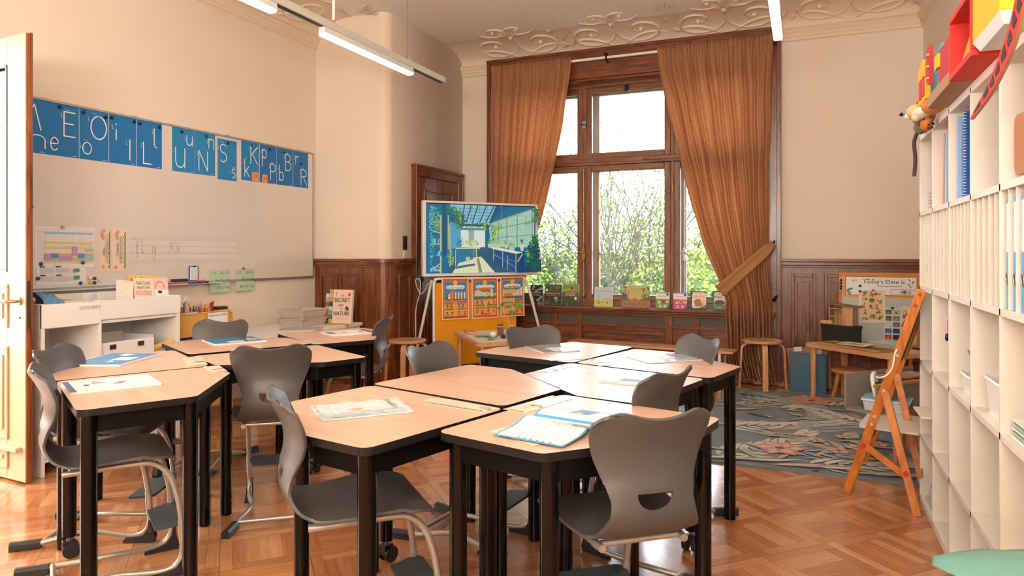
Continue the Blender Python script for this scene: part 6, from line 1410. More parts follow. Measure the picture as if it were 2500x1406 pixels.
# blue crate with clipboards
CR = clear('#5b87a3', .45, .2, 'blue_plastic')
t = openbox('storage_crate', .05, 6.84, 0, .31, .28, .35, CR, R(-6), 'translucent blue crate with brown clipboards beside the low table', None, 'crate', .004, .98)
for k, (dx, ry) in enumerate(((-.05,-8),(.03,6),(.09,-3))):
    t = empty('clipboard', (.05+dx, 6.80+.05*k, .012), (R(-4), R(ry), R(-6)), 'brown clipboard standing in the blue crate, %s of three' % ('leftmost','middle','rightmost')[k], 'clipboard', 'clipboards in the crate')
    M().box(-.10,.10,0,.004,0,.34+.018*(2-k),pm('#a9714a',.6,key='hardboard')).build('board', t, bevel=.002); M().box(-.035,.035,-.01,.0,.30+.02*(2-k),.345+.02*(2-k),ALU).build('clip', t, bevel=.003)
o = M().box(-.02,.13,6.76,6.90,.006,.26,pm('#8f8a86',.8,key='grey_paper')).build('paper_bundle', bevel=.01); tag(o, 'grey bundle of papers low inside the blue crate', 'papers')
# orange framed date board
t = empty('date_board', (.30, 7.125, .40), 0, 'small whiteboard in an orange wood frame headed Today is, leaning on the wainscot', 'board')
t['label'] = 'small whiteboard in an orange wooden frame with a date banner, beside the easel'
OW = wood('#b9691f','#d98a35',.4,0,.8); W_, H_ = .66, .672
m = M(); m.box(0,W_,-.03,0,H_-.03,H_,OW).box(0,W_,-.03,0,0,.03,OW).box(0,.028,-.03,0,.03,H_-.03,OW).box(W_-.028,W_,-.03,0,.03,H_-.03,OW); m.build('frame', t, bevel=.003)
M().box(.028,W_-.028,-.02,-.004,.03,H_-.03,pm('#c3c7c4',.3,key='board_grey')).build('board_surface', t)
for x in (.05, .57): M().box(x,x+.03,-.028,0,-.398,0,OW).build('leg', t)
def DB_(px, py, y=7.10): q = onY(px, py, y); return (q[0], q[1])
a = Art(.0002); b0, b1 = DB_(2058, 725), DB_(2262, 672); w_, h_ = b1[0]-b0[0], b1[1]-b0[1]; w_ = min(w_, .62)
YB_ = pm('#f0a21c',.5,key='banner_yellow'); TX = pm('#26302f',.6,key='banner_ink'); SGE = [pm(c,.6,key='print') for c in ('#6f8a80','#9fb0a6','#c3a79c','#4f6f66')]
N = 40; wav = [(w_*k/N, h_-.004-.004*math.sin(k*1.1)) for k in range(N+1)]; a.prism([(0,0)]+[(w_*k/N, .002+.004*math.sin(k*.9)) for k in range(1,N+1)]+wav[::-1], -.001, 0, YB_, Matrix(((1,0,0,0),(0,0,-1,-.001),(0,1,0,0),(0,0,0,1)))); a.L = 6
a.rect(.020,.020,w_-.008,h_-.018,TX); a.rect(.024,.024,w_-.012,h_-.022,PW)
for u, v, an, L, c in ((.03,.05,.9,.05,0),(.03,.06,.5,.06,3),(.03,.07,.2,.06,0),(.03,.055,-.2,.05,1),(.03,.05,-.6,.05,0),(.075,.165,-.9,.035,2),(.10,.168,-.9,.03,2),(.19,.172,-.2,.04,0),(.26,.174,-2.6,.03,3),(.55,.15,2.2,.035,0),(.56,.13,1.0,.035,3),(.55,.11,2.4,.035,0),(.555,.09,2.0,.03,0)): a.leaf(u, v, an, L, L*.32, SGE[c])
T0 = DB_(2106, 703); a.text("Today's Date is", T0[0]-b0[0], h_*.62, .036, TX, w=.34); a.text('Heutiges Datum ist', T0[0]-b0[0]+.13, h_*.48, .015, TX, w=.19)
q0 = DB_(2175, 729); a.line([(q0[0]-b0[0], .03), (q0[0]-b0[0], .082), (w_-.02, .072), (w_-.02, .03)], .0025, TX, True, False); a.rect(q0[0]-b0[0]+.002,.032,w_-.022,.068,PW)
q1 = DB_(2197, 725); a.text('April', q1[0]-b0[0], .038, .030, TX, w=.085); a.scrib(q1[0]-b0[0]+.03, q1[0]-b0[0]+.07, .030, .006, TX, 4)
a.build('date_banner', t, (b0[0]-.30, -.021, b0[1]-.40))
def onb(name, pTL, pBR, fn, lb, cat, dy=.0235, rz=0, grp=None, col='#e9dccb'):
    A_, B_ = DB_(*pTL), DB_(*pBR); w_, h_ = B_[0]-A_[0], A_[1]-B_[1]; a = Art(.0002); a.slab(w_, h_, .0008, pm(col,.5,key='card')); fn(a, w_, h_); o = a.build(name, None, (A_[0], 7.125-dy, B_[1]), (0, R(rz), 0)); return tag(o, lb, cat, grp)
def art_bot(a, w_, h_):
    rnd = random.Random(4); a.rect(.02,.03,w_-.02,h_-.012,pm('#efcfa4',.6,key='print')); GN = [pm(c,.6,key='print') for c in ('#6f7a2c','#8a9a3c','#4f6a2c','#a3572c')]
    a.circ(w_*.5,h_*.70,.022,GN[0],16)
    for u, v, n, c in ((.25,.70,4,0),(.78,.66,4,3),(.2,.55,3,3),(.42,.48,5,3),(.66,.5,4,1),(.25,.35,3,3),(.72,.36,5,2),(.5,.2,8,0),(.2,.17,4,3),(.82,.16,6,1),(.5,.88,5,3),(.72,.88,4,2),(.25,.9,6,3)):
        for k in range(n): a.leaf(w_*u, h_*v, rnd.uniform(0,6.3), .03, .010, GN[c if k % 2 else (c+1) % 4])
    a.circ(w_*.62,h_*.52,.01,pm('#e3a834',.6,key='print'),8)
    for k in range(14): a.scrib(w_*rnd.uniform(.15,.6), w_*rnd.uniform(.65,.85), h_*rnd.uniform(.12,.92), .003, INK, k)
onb('seed_poster', (2099, 709), (2163, 791), art_bot, 'cream poster of seeds and leaves hanging on the date board', 'poster', .030, -2)
def art_ph(a, w_, h_):
    rnd = random.Random(6)
    for r in range(5):
        for c in range(2):
            u0, v0 = w_*(.06+.48*c), h_*(.03+.195*r); a.rect(u0, v0, u0+w_*.4, v0+h_*.145, pm((('#b9501c','#2a2420'),('#2f6fa8','#1b2a6a'),('#d9d2c9','#8a5a4a'),('#6b5040','#7a8088'),('#3a6a4a','#c9b08a'))[r][c],.4,key='photo')); a.circ(u0+w_*.2, v0+h_*.05, .011, pm((('#e8953a','#5a3a2a'),('#7a8ad0','#3a6fb0'),('#f0e8e0','#c9a090'),('#a98a6a','#b0b6bc'),('#8fb04a','#7a5a3a'))[r][c],.4,key='photo'), 10, .007)
onb('photo_sheet', (2158, 752), (2199, 832), art_ph, 'sheet of small colour photographs on the date board', 'photo sheet', .0245, 0, None, '#dfe3e3')
def art_fl(a, w_, h_):
    rnd = random.Random(9); RR = [pm(c,.5,key='print') for c in ('#c9281c','#e2572c','#a81c1c')]
    for k in range(26): a.leaf(w_*rnd.uniform(.3,.75), h_*rnd.uniform(.12,.62), rnd.uniform(0,6.3), .03, .02, RR[k % 3])
    for k in range(6): a.leaf(w_*rnd.uniform(.1,.8), h_*rnd.uniform(.7,.92), rnd.uniform(0,6.3), .022, .01, pm('#d9a43c',.6,key='print'))
onb('flower_card', (2196, 747), (2219, 806), art_fl, 'card with a red flower picture behind the easel on the date board', 'card', .0265, 4)
for i, (px, py, c, lb) in enumerate(((2053.5,683.8,'#141414','topmost black magnet on the left edge of the date board'),(2053.5,690.8,'#141414','second black magnet on the left edge of the date board'),(2053.5,698.6,'#141414','third black magnet on the left edge of the date board'),(2052.8,704.6,'#141414','lowest black magnet on the left edge of the date board'),(2100,697.6,'#2b2020','black magnet left of the banner writing on the date board'),(2099.5,711,'#2b2020','black magnet half under the seed poster'),(2131.7,708.7,'#d9502c','orange magnet holding the seed poster'),(2208,712.5,'#a81c2c','dark red magnet above April on the date board'),(2179,752,'#141414','black magnet holding the photo sheet'))):
    q = DB_(px, py); m = M(); m.lathe([(.0105,0),(.0115,.002),(.011,.006),(.0,.0075)], pm(c,.3,key='magnet'), 16, T=Matrix.Rotation(R(90),4,'X')); o = m.build('magnet', None, (q[0], 7.125-.0215-(.011 if i in (6,) else .0045), q[1])); tag(o, lb, 'magnet', 'magnets on the date board')

# ================================================================== EASEL
OK_ = wood('#b25f1c','#d9853a',.4,2,.7,.1,'easel_wood')
t = empty('wooden_easel', (0,0,0), 0, 'orange wooden children easel with a green chalkboard beside the white shelf', 'easel')
LB, SBt = Vector((.208,4.007,0)), Vector((.498,3.764,0)); ex = Vector((.2,.98,0)).normalized(); EL = .56
top = Vector((.515,3.76,1.075))
def bar(nm, p, q, w_, th_, mt=OK_, wd=None, par=None):
    p, q = Vector(p), Vector(q); d = (q-p).normalized(); sd = ex if wd is None else wd; sd = (sd-d*sd.dot(d)).normalized(); nn = d.cross(sd)
    vs = [b+sd*(w_/2*i)+nn*(th_/2*j) for b in (p, q) for i, j in ((-1,-1),(1,-1),(1,1),(-1,1))]
    m = M(); m.add(vs, [(0,3,2,1),(4,5,6,7),(0,1,5,4),(1,2,6,5),(2,3,7,6),(3,0,4,7)], mt); return m.build(nm, par or t, bevel=.002)
off = Vector((0,0,0)); up = (top-LB)
kn = LB+up*.53                                      # knuckle where the rear leg joins
for s_ in (0, 1):
    o_ = ex*EL*s_
    bar('front_leg', LB+o_, LB+up*.62+o_, .020, .042)
    bar('upper_post', LB+up*.55+o_+ex*.012, LB+up*1.0+o_+ex*.012, .018, .040)
    bar('rear_leg', SBt+Vector((0,0,0))+o_*.78, kn+o_+Vector((0,0,-.0)), .020, .036)
for q, c in ((.25,'#c9281c'),(.36,'#b9b4ac'),(.40,'#b9b4ac'),(.53,'#b9b4ac'),(.70,'#b9b4ac'),(.93,'#7a2a1c'),(.98,'#7a2a1c')):
    p = LB+up*q-ex*.012; M().cyl(p, p-ex*.006, .008 if c != '#c9281c' else .013, pm(c,.35,.3 if c[1] == 'b' else 0,key='bolt'), 12).build('bolt', t)
p = SBt+(kn-SBt)*.33; M().cyl(p-ex*.012, p-ex*.02, .013, pm('#c9281c',.35,key='red_bolt'), 12).build('bolt', t)
# tray rails between front and rear legs, chalkboard, tray board
fr, rr = LB+up*.25, SBt+(kn-SBt)*.30
bar('tray_rail', fr, rr, .018, .03)
for q in (.25,): bar('cross_rail', fr+ex*.01, fr+ex*EL, .03, .02, wd=Vector((0,0,1)))
bar('cross_rail', rr+Vector((.06,.06,.0)), rr+Vector((.06,.06,0))+ex*.45, .03, .018, wd=Vector((0,0,1)))
CHK = pm('#12523f', .75, key='chalkboard_green', bump=.15, bscale=50, var=.06)
c0, c1 = LB+up*.62+ex*.02, LB+up*.965+ex*.02
vs = [c0, c0+ex*(EL-.03), c1+ex*(EL-.03), c1]; nn = (c1-c0).cross(ex).normalized()*.006
M().add([v-nn for v in vs]+[v+nn for v in vs], [(0,3,2,1),(4,5,6,7),(0,1,5,4),(1,2,6,5),(2,3,7,6),(3,0,4,7)], CHK).build('chalkboard', t)
hk = LB+up*.70-ex*.02; m = M(); m.tube(spline([hk+Vector((.0,0,.03)), hk+Vector((-.01,0,-.0)), hk+Vector((-.02,0,-.06)), hk+Vector((-.045,0,-.10)), hk+Vector((-.075,.01,-.115)), hk+Vector((-.09,.01,-.11))], 5), .004, WHITEM, 8); m.build('hook', t)
# white lid and blue box on the easel tray
p = LB+Vector((.06,.10,.305)); o = M().prism(rrect(0,.30,0,.42,.04,5), 0, .012, pm('#e3ddd2',.35,key='lid_white')).build('flat_plastic_lid', None, (p.x, p.y, .318), (0,R(0),R(-12)), bevel=.003); tag(o, 'flat white lid lying on the lower tray of the easel', 'lid')
openbox('blue_lidded_box', .46, 4.62, .331, .24, .30, .065, pm('#d9e3ea',.35,key='pale_box'), R(-12), 'pale plastic box with a blue top on the lower tray of the easel', None, 'box')
o = M().prism(rrect(-.12,.12,-.15,.15,.02,3), .066, .074, pm('#9fc3e0',.35,key='blue_lid')).build('flat_box_cover', None, (.46, 4.62, .331), (0,0,R(-12)), bevel=.002); tag(o, 'pale blue lid on the plastic box on the easel tray', 'lid')
# grey fabric bench behind the easel
t = empty('storage_bench', (.383, 4.40, 0), R(49), 'wooden bin on legs with a grey felt panel and white bent tube behind the easel', 'bin')
GP = pm('#8c8178', .9, key='grey_felt', bump=.3, bscale=300)
M().box(0,.62,0,.012,.335,.485,GP).build('side_panel', t); M().box(-.01,.63,-.006,.018,.485,.503,PINEX).build('top_rail', t, bevel=.002); M().box(-.01,.63,-.004,.016,.318,.335,PINEX).build('lower_rail', t, bevel=.002)
M().box(0,.62,.20,.212,.335,.535,GP).build('rear_panel', t); M().box(0,.62,.012,.20,.325,.335,GP).build('bin_floor', t)
for k in range(3): M().box(.18+.13*k,.29+.13*k,.03,.17,.485,.497,wood('#8f6a4a','#b08560',.5,0,.7),Matrix.Translation((0,0,.02)) @ Matrix.Rotation(R(0),4,'Y')).build('slat', t, bevel=.003)
for x, y in ((.20,.02),(.50,.02),(.20,.19),(.50,.19)): M().box(x-.015,x+.015,y-.012,y+.012,0,.32,BIRCH).build('leg', t, bevel=.002)
M().tube(spline([(.06,.05,.42),(.05,.06,.49),(.07,.08,.53),(.11,.10,.545),(.15,.12,.53),(.19,.14,.49)], 5), .012, WHITEM, 12).build('armrest', t)

# ================================================================== BOOKS ON THE SILL
def sillbook(px0, px1, ptop, pbot, fn, lb, col='#eee6dc', th=.012, y=7.11):
    x0, zt = onY(px0, ptop, y); x1, _ = onY(px1, ptop, y); z0 = .683; w_, h_ = x1-x0, zt-z0+.006
    a = Art(.0002); a.slab(w_, h_, th, pm(col,.45,key='cover')); fn(a, w_, h_); o = a.build('sill_book', None, (x0, y-.01, z0), (R(-7), 0, 0)); tag(o, lb, 'book', 'picture books on the window sill')
P = lambda c: pm(c, .5, key='print')
def b1(a,w,h):
    a.rect(0,0,w,h,P('#262c30')); rnd = random.Random(1)
    for k in range(30): u,v = rnd.uniform(.012,w-.012), rnd.uniform(.012,h-.012); (abs(v-h*.55) > h*.14) and (a.circ(u,v,.014,P('#d9d3c4'),12), a.circ(u,v,.009,P('#3a3a36'),10), a.circ(u,v,.004,P('#c9a23c'),8))
    a.text('INSEKTEN', w*.5, h*.58, .016, P('#eee6dc'), al='c', w=w*.7); a.text('HOTELS', w*.5, h*.46, .016, P('#eee6dc'), al='c', w=w*.6)
def b2(a,w,h):
    rnd = random.Random(2); a.rect(0,0,w,h,P('#2c3a22')); a.rect(0,h*.62,w,h,P('#3f5a34')); 
    for k in range(40): a.leaf(rnd.uniform(.01,w-.02), rnd.choice((rnd.uniform(.01,h*.4), rnd.uniform(h*.66,h*.95))), rnd.uniform(0,6), .018, .008, P(rnd.choice(('#6a8a4a','#8a7a5a','#4a5a3a','#b9b49c'))))
    a.circ(w*.75,h*.85,.022,P('#c9302c'),12,.013); a.circ(w*.4,h*.82,.012,P('#b93a5c'),10); a.rect(0,h*.42,w,h*.62,P('#4a342a')); a.text('PERMAKULTUR', w*.5, h*.53, .014, PW, al='c', w=w*.86); a.scrib(w*.1,w*.85,h*.46,.006,PW,3); a.circ(w*.7,h*.25,.024,P('#5a7a9c'),12); a.circ(w*.68,h*.34,.016,P('#d9c94a'),10); a.circ(w*.12,h*.72,.014,PW,12)
def b3(a,w,h):
    rnd = random.Random(3); a.rect(0,0,w,h,P('#2f4a26')); a.rect(0,h*.62,w,h,P('#7d9a4c')); a.circ(w*.7,h*.82,.024,P('#e2742c'),14,.016); a.circ(w*.55,h*.82,.012,P('#1d1a18'),10); a.line([(.01,h*.72),(w*.5,h*.78)],.012,P('#a9c95a'))
    for k in range(40): a.leaf(rnd.uniform(.01,w-.02), rnd.uniform(.01,h*.4), rnd.uniform(0,6), .018, .008, P(rnd.choice(('#4a6a3a','#5a4a3a','#3a5a2a','#8a9a5a'))))
    a.rect(0,h*.42,w,h*.62,P('#7a5440')); a.text('NUTZLINGE', w*.5, h*.53, .014, PW, al='c', w=w*.6); a.text('IM GARTEN', w*.5, h*.455, .011, PW, al='c', w=w*.55); a.circ(w*.82,h*.34,.016,PW,12)
def b4(a,w,h):
    a.rect(0,0,w,h,P('#c3dcea')); a.rect(0,0,w,h*.42,P('#c9d678')); a.text('Das Samenkorn', w*.5, h*.76, .02, P('#c9302c'), al='c', w=w*.86); a.scrib(w*.2,w*.8,h*.9,.006,P('#4a5a7a'),2); a.scrib(w*.3,w*.7,h*.07,.005,P('#c9302c'),4)
    for u,v,c,r in ((.2,.28,'#e08a5a',.014),(.6,.38,'#e6a878',.018),(.8,.34,'#d9b08a',.022),(.45,.22,'#c9502c',.008),(.7,.2,'#8a9ab0',.014),(.25,.18,'#7a8a9a',.01)): a.circ(w*u,h*v,r,P(c),12)
    for k in range(9): a.line([(w*(.06+.09*k),h*.3),(w*(.06+.09*k),h*.42)],.003,PW,rnd=False)
    a.line([(w*.25,h*.42),(w*.22,h*.66)],.002,P('#6a5a4a')); a.line([(w*.25,h*.5),(w*.32,h*.62)],.002,P('#6a5a4a'))
def b5(a,w,h):
    a.rect(0,0,w,h,P('#c9c17c')); a.rect(0,0,w,h*.33,P('#a9785a')); a.poly([(0,h*.33),(w,h*.33),(w,h*.5),(w*.6,h*.36),(w*.3,h*.36),(0,h*.52)],P('#6a7a44')); a.poly([(0,h*.36),(w*.2,h*.42),(w*.18,h*.6),(0,h*.66)],P('#5a6468'))
    a.line([tuple(p)[:2] for p in spline([(w*.24,h*.72,0),(w*.22,h*.55,0),(w*.26,h*.4,0),(w*.36,h*.34,0),(w*.46,h*.44,0),(w*.54,h*.36,0),(w*.68,h*.32,0)],6)], .014, P('#e88a52')); a.circ(w*.24,h*.74,.013,P('#e88a52'),12)
    rnd = random.Random(5)
    for k in range(34): a.leaf(w*rnd.uniform(.76,.97), h*rnd.uniform(.4,.88), rnd.uniform(0,6), .022, .008, P('#3a5230'))
    for k in range(12): a.leaf(w*rnd.uniform(.05,.18), h*rnd.uniform(.6,.95), rnd.uniform(0,6), .022, .008, P('#3f5a34'))
    a.scrib(w*.34,w*.72,h*.86,.010,P('#3a3a2c'),1); a.scrib(w*.32,w*.74,h*.76,.010,P('#3a3a2c'),2)
    for k in range(5): a.circ(w*(.14+.17*k),h*(.16+.03*(k%2)),.007,P('#4a2a1c'),8,.004)
    a.rect(w*.9,.006,w*.97,h*.07,P('#c9302c'))
def mini(bg, fruit, title, tc):
    def f(a,w,h):
        a.rect(0,0,w,h,P(bg)); a.rect(0,h*.58,w,h,PW); a.rect(0,h*.92,w,h,P('#8ab4c4')); a.text(title, w*.5, h*.72, .016, P(tc), al='c', w=w*.62); a.circ(w*.86,h*.86,.014,P('#2f6a8a'),12); a.poly([(w*.8,0),(w,0),(w,h*.18)],P('#2f5a9c')); a.circ(w*.55,h*.42,.020,P(fruit),14); a.circ(w*.55,h*.42,.008,P('#7a3a1c'),10)
        for u,v,c in ((.26,.38,'#7a9a5a'),(.86,.42,'#7a6a5a'),(.34,.14,'#c93a3a'),(.7,.16,'#c95a6a')): a.rect(w*u-.013,h*v-.012,w*u+.013,h*v+.012,PW); a.circ(w*u,h*v,.006,P(c),8)
        for k in range(5): a.circ(w*(.3+.1*k),h*.64,.0018,INK,6)
    return f
def b8(a,w,h):
    a.rect(0,0,w,h,P('#4a4650')); a.poly(rrect(w*.12,w*.97,h*.08,h*.95,.02,4),P('#efe4d2')); a.poly([(w*.5,h*.08),(w*.97,h*.08),(w*.97,h*.28)],P('#6a8a3c')); a.scrib(w*.45,w*.62,h*.86,.007,P('#c9402c'),2); a.text('Schnecke', w*.54, h*.68, .022, P('#d9502c'), al='c', w=w*.66, rot=4)
    a.circ(w*.5,h*.22,.04,P('#a9805a'),14,.010); a.circ(w*.72,h*.30,.010,P('#a9805a'),10); a.line([(w*.76,h*.3),(w*.86,h*.48)],.003,P('#6a5440')); a.circ(w*.47,h*.40,.036,P('#c9784a'),18,.034)
    for r in (.026,.017,.009): a.line(arcp(w*.47,h*.40,r,r,0,330,14), .002, P('#8a4a2a'), rnd=False)
def b9(a,w,h):
    a.rect(0,0,w,h,P('#2f7a44')); a.poly(rrect(w*.12,w*.97,h*.08,h*.95,.02,4),P('#efe8dc')); a.rect(w*.12,h*.05,w,h*.2,P('#4a8a3c')); a.text('Der', w*.48, h*.84, .014, P('#c9302c'), al='c'); a.text('Igel', w*.46, h*.64, .030, P('#c9302c'), al='c', w=w*.34); a.circ(w*.2,h*.7,.007,P('#3a3430'),8); a.circ(w*.72,h*.8,.007,P('#3a3430'),8)
    a.circ(w*.5,h*.36,.052,P('#5a5048'),18,.034); a.circ(w*.82,h*.30,.018,P('#b99a7a'),12,.012); a.circ(w*.9,h*.28,.004,P('#1a1614'),8); a.poly([(w*.16,h*.2),(w*.84,h*.2),(w*.84,h*.28),(w*.16,h*.3)],P('#8a7a5a')); [a.circ(w*(.28+.1*k),h*.14,.005,PW,8) for k in range(4)]
for q in ((1294,1325,697,0,b1,'dark picture book with round insect hotel pattern, leftmost on the sill'),(1330,1371,695,0,b2,'book titled Permakultur with red fruit on the sill'),(1373,1413,695,0,b3,'green and brown book with a ladybird on the sill'),
          (1451,1496,701,0,b4,'pale blue picture book titled Das Samenkorn on the sill'),(1518,1586,698,0,b5,'wide picture book with an orange worm on the sill'),(1601,1634,714,0,mini('#7aa83c','#c9302c','Insekten','#4a5a4a'),'small green book titled Insekten with a tomato on the sill'),
          (1644,1677,715,0,mini('#d94a8a','#e8a82c','Blumen','#d93a4a'),'small pink book titled Blumen with a sunflower on the sill'),(1685,1725,712,0,b8,'dark book with a snail on the sill'),(1739,1775,712,0,b9,'green book with a hedgehog half behind the curtain tie')):
    sillbook(q[0], q[1], q[2], q[3], q[4], q[5])

# ================================================================== TALL WHITE SHELF AT THE RIGHT
SWH = pm('#e6ddd1', .42, key='shelf_white')
FX, DX = .53, .92
yb = [3.94, 3.575, 3.19, 2.805, 2.42, 2.035, 1.65]; zb = [.045, .352, .716, 1.08, 1.446, 1.82]
t = empty('cube_shelf', (0,0,0), 0, 'tall white open cube shelf along the right wall', 'shelf')
M().box(DX-.008, DX, yb[-1], yb[0], .03, 1.82, SWH).build('back_panel', t)
for y in yb: M().box(FX, DX-.008, y-(.018 if y in (yb[0], yb[-1]) else .008), y+(.0 if y == yb[0] else .008), .03, 1.82, SWH).build('upright', t, bevel=.001)
for i, z in enumerate(zb): h_ = .018 if i in (0, 5) else .014; M().box(FX, DX-.008, yb[-1]-.018, yb[0], z-h_, z+h_-.006, SWH).build('shelf_board', t, bevel=.001)
M().box(FX+.01, FX+.025, yb[-1], yb[0], 0, .03, SWH).build('plinth', t)
for c in range(6):
    n = 4 if c != 2 else 5
    for k in range(1, n+1): y = yb[c]+(yb[c+1]-yb[c])*k/(n+1); M().box(FX+.004, DX-.03, y-.003, y+.003, zb[3]+.008, zb[4]-.014, SWH).build('divider', t)
def upr(name, y, th, z0, h_, x0, x1, col, lb, cat, group=None, tilt=0, fn=None, rough=.5):
    """slab standing in the shelf, its face towards the camera (-y)"""
    a = Art(.0002); a.slab(x1-x0, h_, th, pm(col, rough, key='cover')); fn and fn(a, x1-x0, h_)
    o = a.build(name, None, (x0, y, z0), (R(tilt), 0, 0)); return tag(o, lb, cat, group)
Z5 = zb[4]+.0085; Z4 = zb[3]+.0085; Z3 = zb[2]+.0085; Z2 = zb[1]+.0085; Z1 = zb[0]+.0125
# top row
upr('folder', 3.50, .012, Z5, .315, .56, .78, '#e8836f', 'coral red folder in the second compartment of the top shelf row', 'folder', 'folders in the top shelf row', 6)
upr('folder', 3.455, .008, Z5, .30, .555, .77, '#a9aca6', 'grey folder leaning in front of the coral one', 'folder', 'folders in the top shelf row', 5)
def ab(a,w,h):
    for k, tx in enumerate('4VON'): a.text(tx, .01, h*(.8-.12*k), .016, INK)
    a.rect(.005,h-.02,.05,h-.008,P('#8a9a6a'))
upr('folder', 3.41, .006, Z5, .315, .553, .77, '#e6ded2', 'pale booklet with small black shapes in the top shelf row', 'booklet', 'folders in the top shelf row', 5, ab)
upr('folder', 3.30, .05, Z5, .335, .58, .80, '#3aa6b8', 'turquoise binder at the back of the second top compartment', 'binder', 'folders in the top shelf row', 0)
upr('folder', 3.325, .03, Z5, .30, .548, .78, '#7fb4dc', 'light blue file in the second top compartment', 'file', 'folders in the top shelf row', 0)
upr('folder', 3.12, .02, Z5, .325, .548, .77, '#8fbce6', 'pale blue binder behind the blue spiral book', 'binder', 'folders in the top shelf row', 0)
upr('folder', 3.09, .018, Z5, .30, .56, .77, '#5d6fa8', 'slate blue booklet behind the blue spiral book', 'booklet', 'folders in the top shelf row', 0)
def spb(a,w,h):
    a.rect(w*.36,h*.72,w*.62,h*.95,P('#5f9fd0')); a.scrib(w*.5,w*.9,h*.08,.006,PW,3)
    for k in range(30): a.tube([(.004,.004,h*(k+.5)/30),(-.004,-.004,h*(k+.5)/30),(.006,-.003,h*(k+.5)/30)],.0013,PW,5)
upr('spiral_book', 3.055, .014, Z5, .33, .558, .77, '#0d55a8', 'large dark blue spiral book in the top shelf row', 'book', None, 0, spb)
for k in range(6): o = M().box(.552,.70,3.66,3.84,Z5+.016*k,Z5+.016*k+.010,clear('#e9e6e2',.35,.2,'rack_clear')).build('letter_tray', bevel=.002); tag(o, 'flat clear letter tray stacked at the far end of the top shelf row', 'tray', 'small clear letter trays')
openbox('white_box', .67, 2.97-.32+.22, Z5, .20, .12, .09, pm('#e9e3dc',.4,key='box_white'), 0, 'small white box in the third top shelf compartment', None)
upr('folder', 2.50, .02, Z5, .24, .57, .80, '#efe2c9', 'cream folder behind the pencil case in the top shelf row', 'folder', 'folders in the top shelf row', 0)
upr('folder', 2.70, .02, Z5, .22, .60, .83, '#2f7fa0', 'petrol blue folder in the fourth top shelf compartment', 'folder', 'folders in the top shelf row', 0)
t = empty('fabric_pouch', (.60, 2.30, Z5+.02), R(-70), 'brown fabric pouch with a white flower in the top shelf row', 'pouch')
M().prism(rrect(-.08,.08,0,.17,.02,4), -.02, .02, pm('#a9785a',.9,key='pouch_fabric',bump=.4,bscale=200), Matrix(((1,0,0,0),(0,0,-1,0),(0,1,0,0),(0,0,0,1)))).build('pouch_body', t, bevel=.008)
a = Art(.0005); [a.circ(.025*math.cos(R(72*k)), .09+.025*math.sin(R(72*k)), .016, PW, 10) for k in range(5)]; a.circ(0,.09,.010,P('#d9a43c'),10); a.build('flower_print', t, (0,-.0205,0))
t = empty('clear_jar', (.60, 2.16, Z5), 0, 'tall clear plastic jar beside the fabric pouch', 'jar'); M().lathe([(.05,0),(.055,.01),(.055,.24),(.045,.28),(.02,.30),(0,.30)], clear('#f0ece8',.55,.08,'jar_clear'), 24).build('jar_wall', t)
# divided row: ring binders and sheets
def binder(y0, y1, col, lb, grp, z0=Z4, h_=.318):
    t = empty('ring_binder', (FX+.012, y1, z0), R(-90), lb, 'binder', grp); w_ = y1-y0
    M().box(0, w_, 0, .30, 0, h_, pm(col, .5, key='binder')).build('cover', t, bevel=.002)
    a = Art(.0003); a.rect(w_*.15,h_*.52,w_*.85,h_*.96,PW); a.build('spine_label', t, (0,-.0002,0))
    M().tube([(w_/2+.011*math.cos(R(q)),-.002,h_*.28+.017*math.sin(R(q))) for q in range(0,361,20)],.002,ALU,6).build('finger_ring', t); M().prism([(w_/2+.0095*math.cos(R(q)), h_*.28+.0155*math.sin(R(q))) for q in range(0,360,20)], .0,.0012,BLACK,Matrix(((1,0,0,0),(0,0,-1,0),(0,1,0,0),(0,0,0,1)))).build('finger_hole', t)
binder(3.80, 3.845, '#f0d873', 'yellow ring binder at the far end of the divided shelf row', 'yellow ring binders'); binder(3.73, 3.778, '#f0d873', 'yellow ring binder, the nearer of the two in the divided shelf row', 'yellow ring binders')
for k, (y0, y1) in enumerate(((2.362,2.40),(2.282,2.328),(2.207,2.252),(2.13,2.175),(2.055,2.10))): binder(y0, y1, '#4aa6de', 'light blue ring binder in the divided shelf row, %s counted from the far side' % ('first','second','third','fourth','fifth')[k], 'light blue ring binders')
upr('sheet_pack', 3.62, .008, Z4, .30, .545, .76, '#e6dcd6', 'white sheet pack beside the yellow binders', 'papers', 'papers in the divided shelf row')
upr('sheet_pack', 3.48, .010, Z4, .30, .55, .76, '#8aa0d0', 'pale violet booklet in the divided shelf row', 'booklet', 'papers in the divided shelf row', 0, lambda a,w,h: a.scrib(.004,.03,h*.8,.01,INK,2))
def dino(a,w,h):
    rnd = random.Random(3); a.rect(.02,.02,w,h-.02,P('#efe9dc'))
    for k in range(40): a.leaf(w*rnd.uniform(.25,.9), h*rnd.uniform(.6,.9), rnd.uniform(0,6), .02, .01, P(rnd.choice(('#5a7a5a','#7a9a6a','#4a6a5a'))))
    a.poly([(.02,h*.55),(w,h*.52),(w,h*.62),(.02,h*.6)], P('#b9b95a')); [a.scrib(w*.3,w*.7,h*(.46-.06*k),.006,INK,k) for k in range(4)]; a.circ(w*.3,h*.16,.022,P('#e8895a'),14,.014); a.rect(w*.24,h*.07,w*.36,h*.13,P('#e8895a'))
upr('picture_sheet', 3.02, .006, Z4, .32, .552, .76, '#e9e2da', 'sheet with green plants and an orange mushroom in the divided shelf row', 'picture sheet', None, 0, dino)
upr('clear_sleeve', 2.50, .004, Z4, .26, .56, .74, '#e9e3dc', 'white plastic sleeve near the blue binders', 'sleeve', 'papers in the divided shelf row', 8)
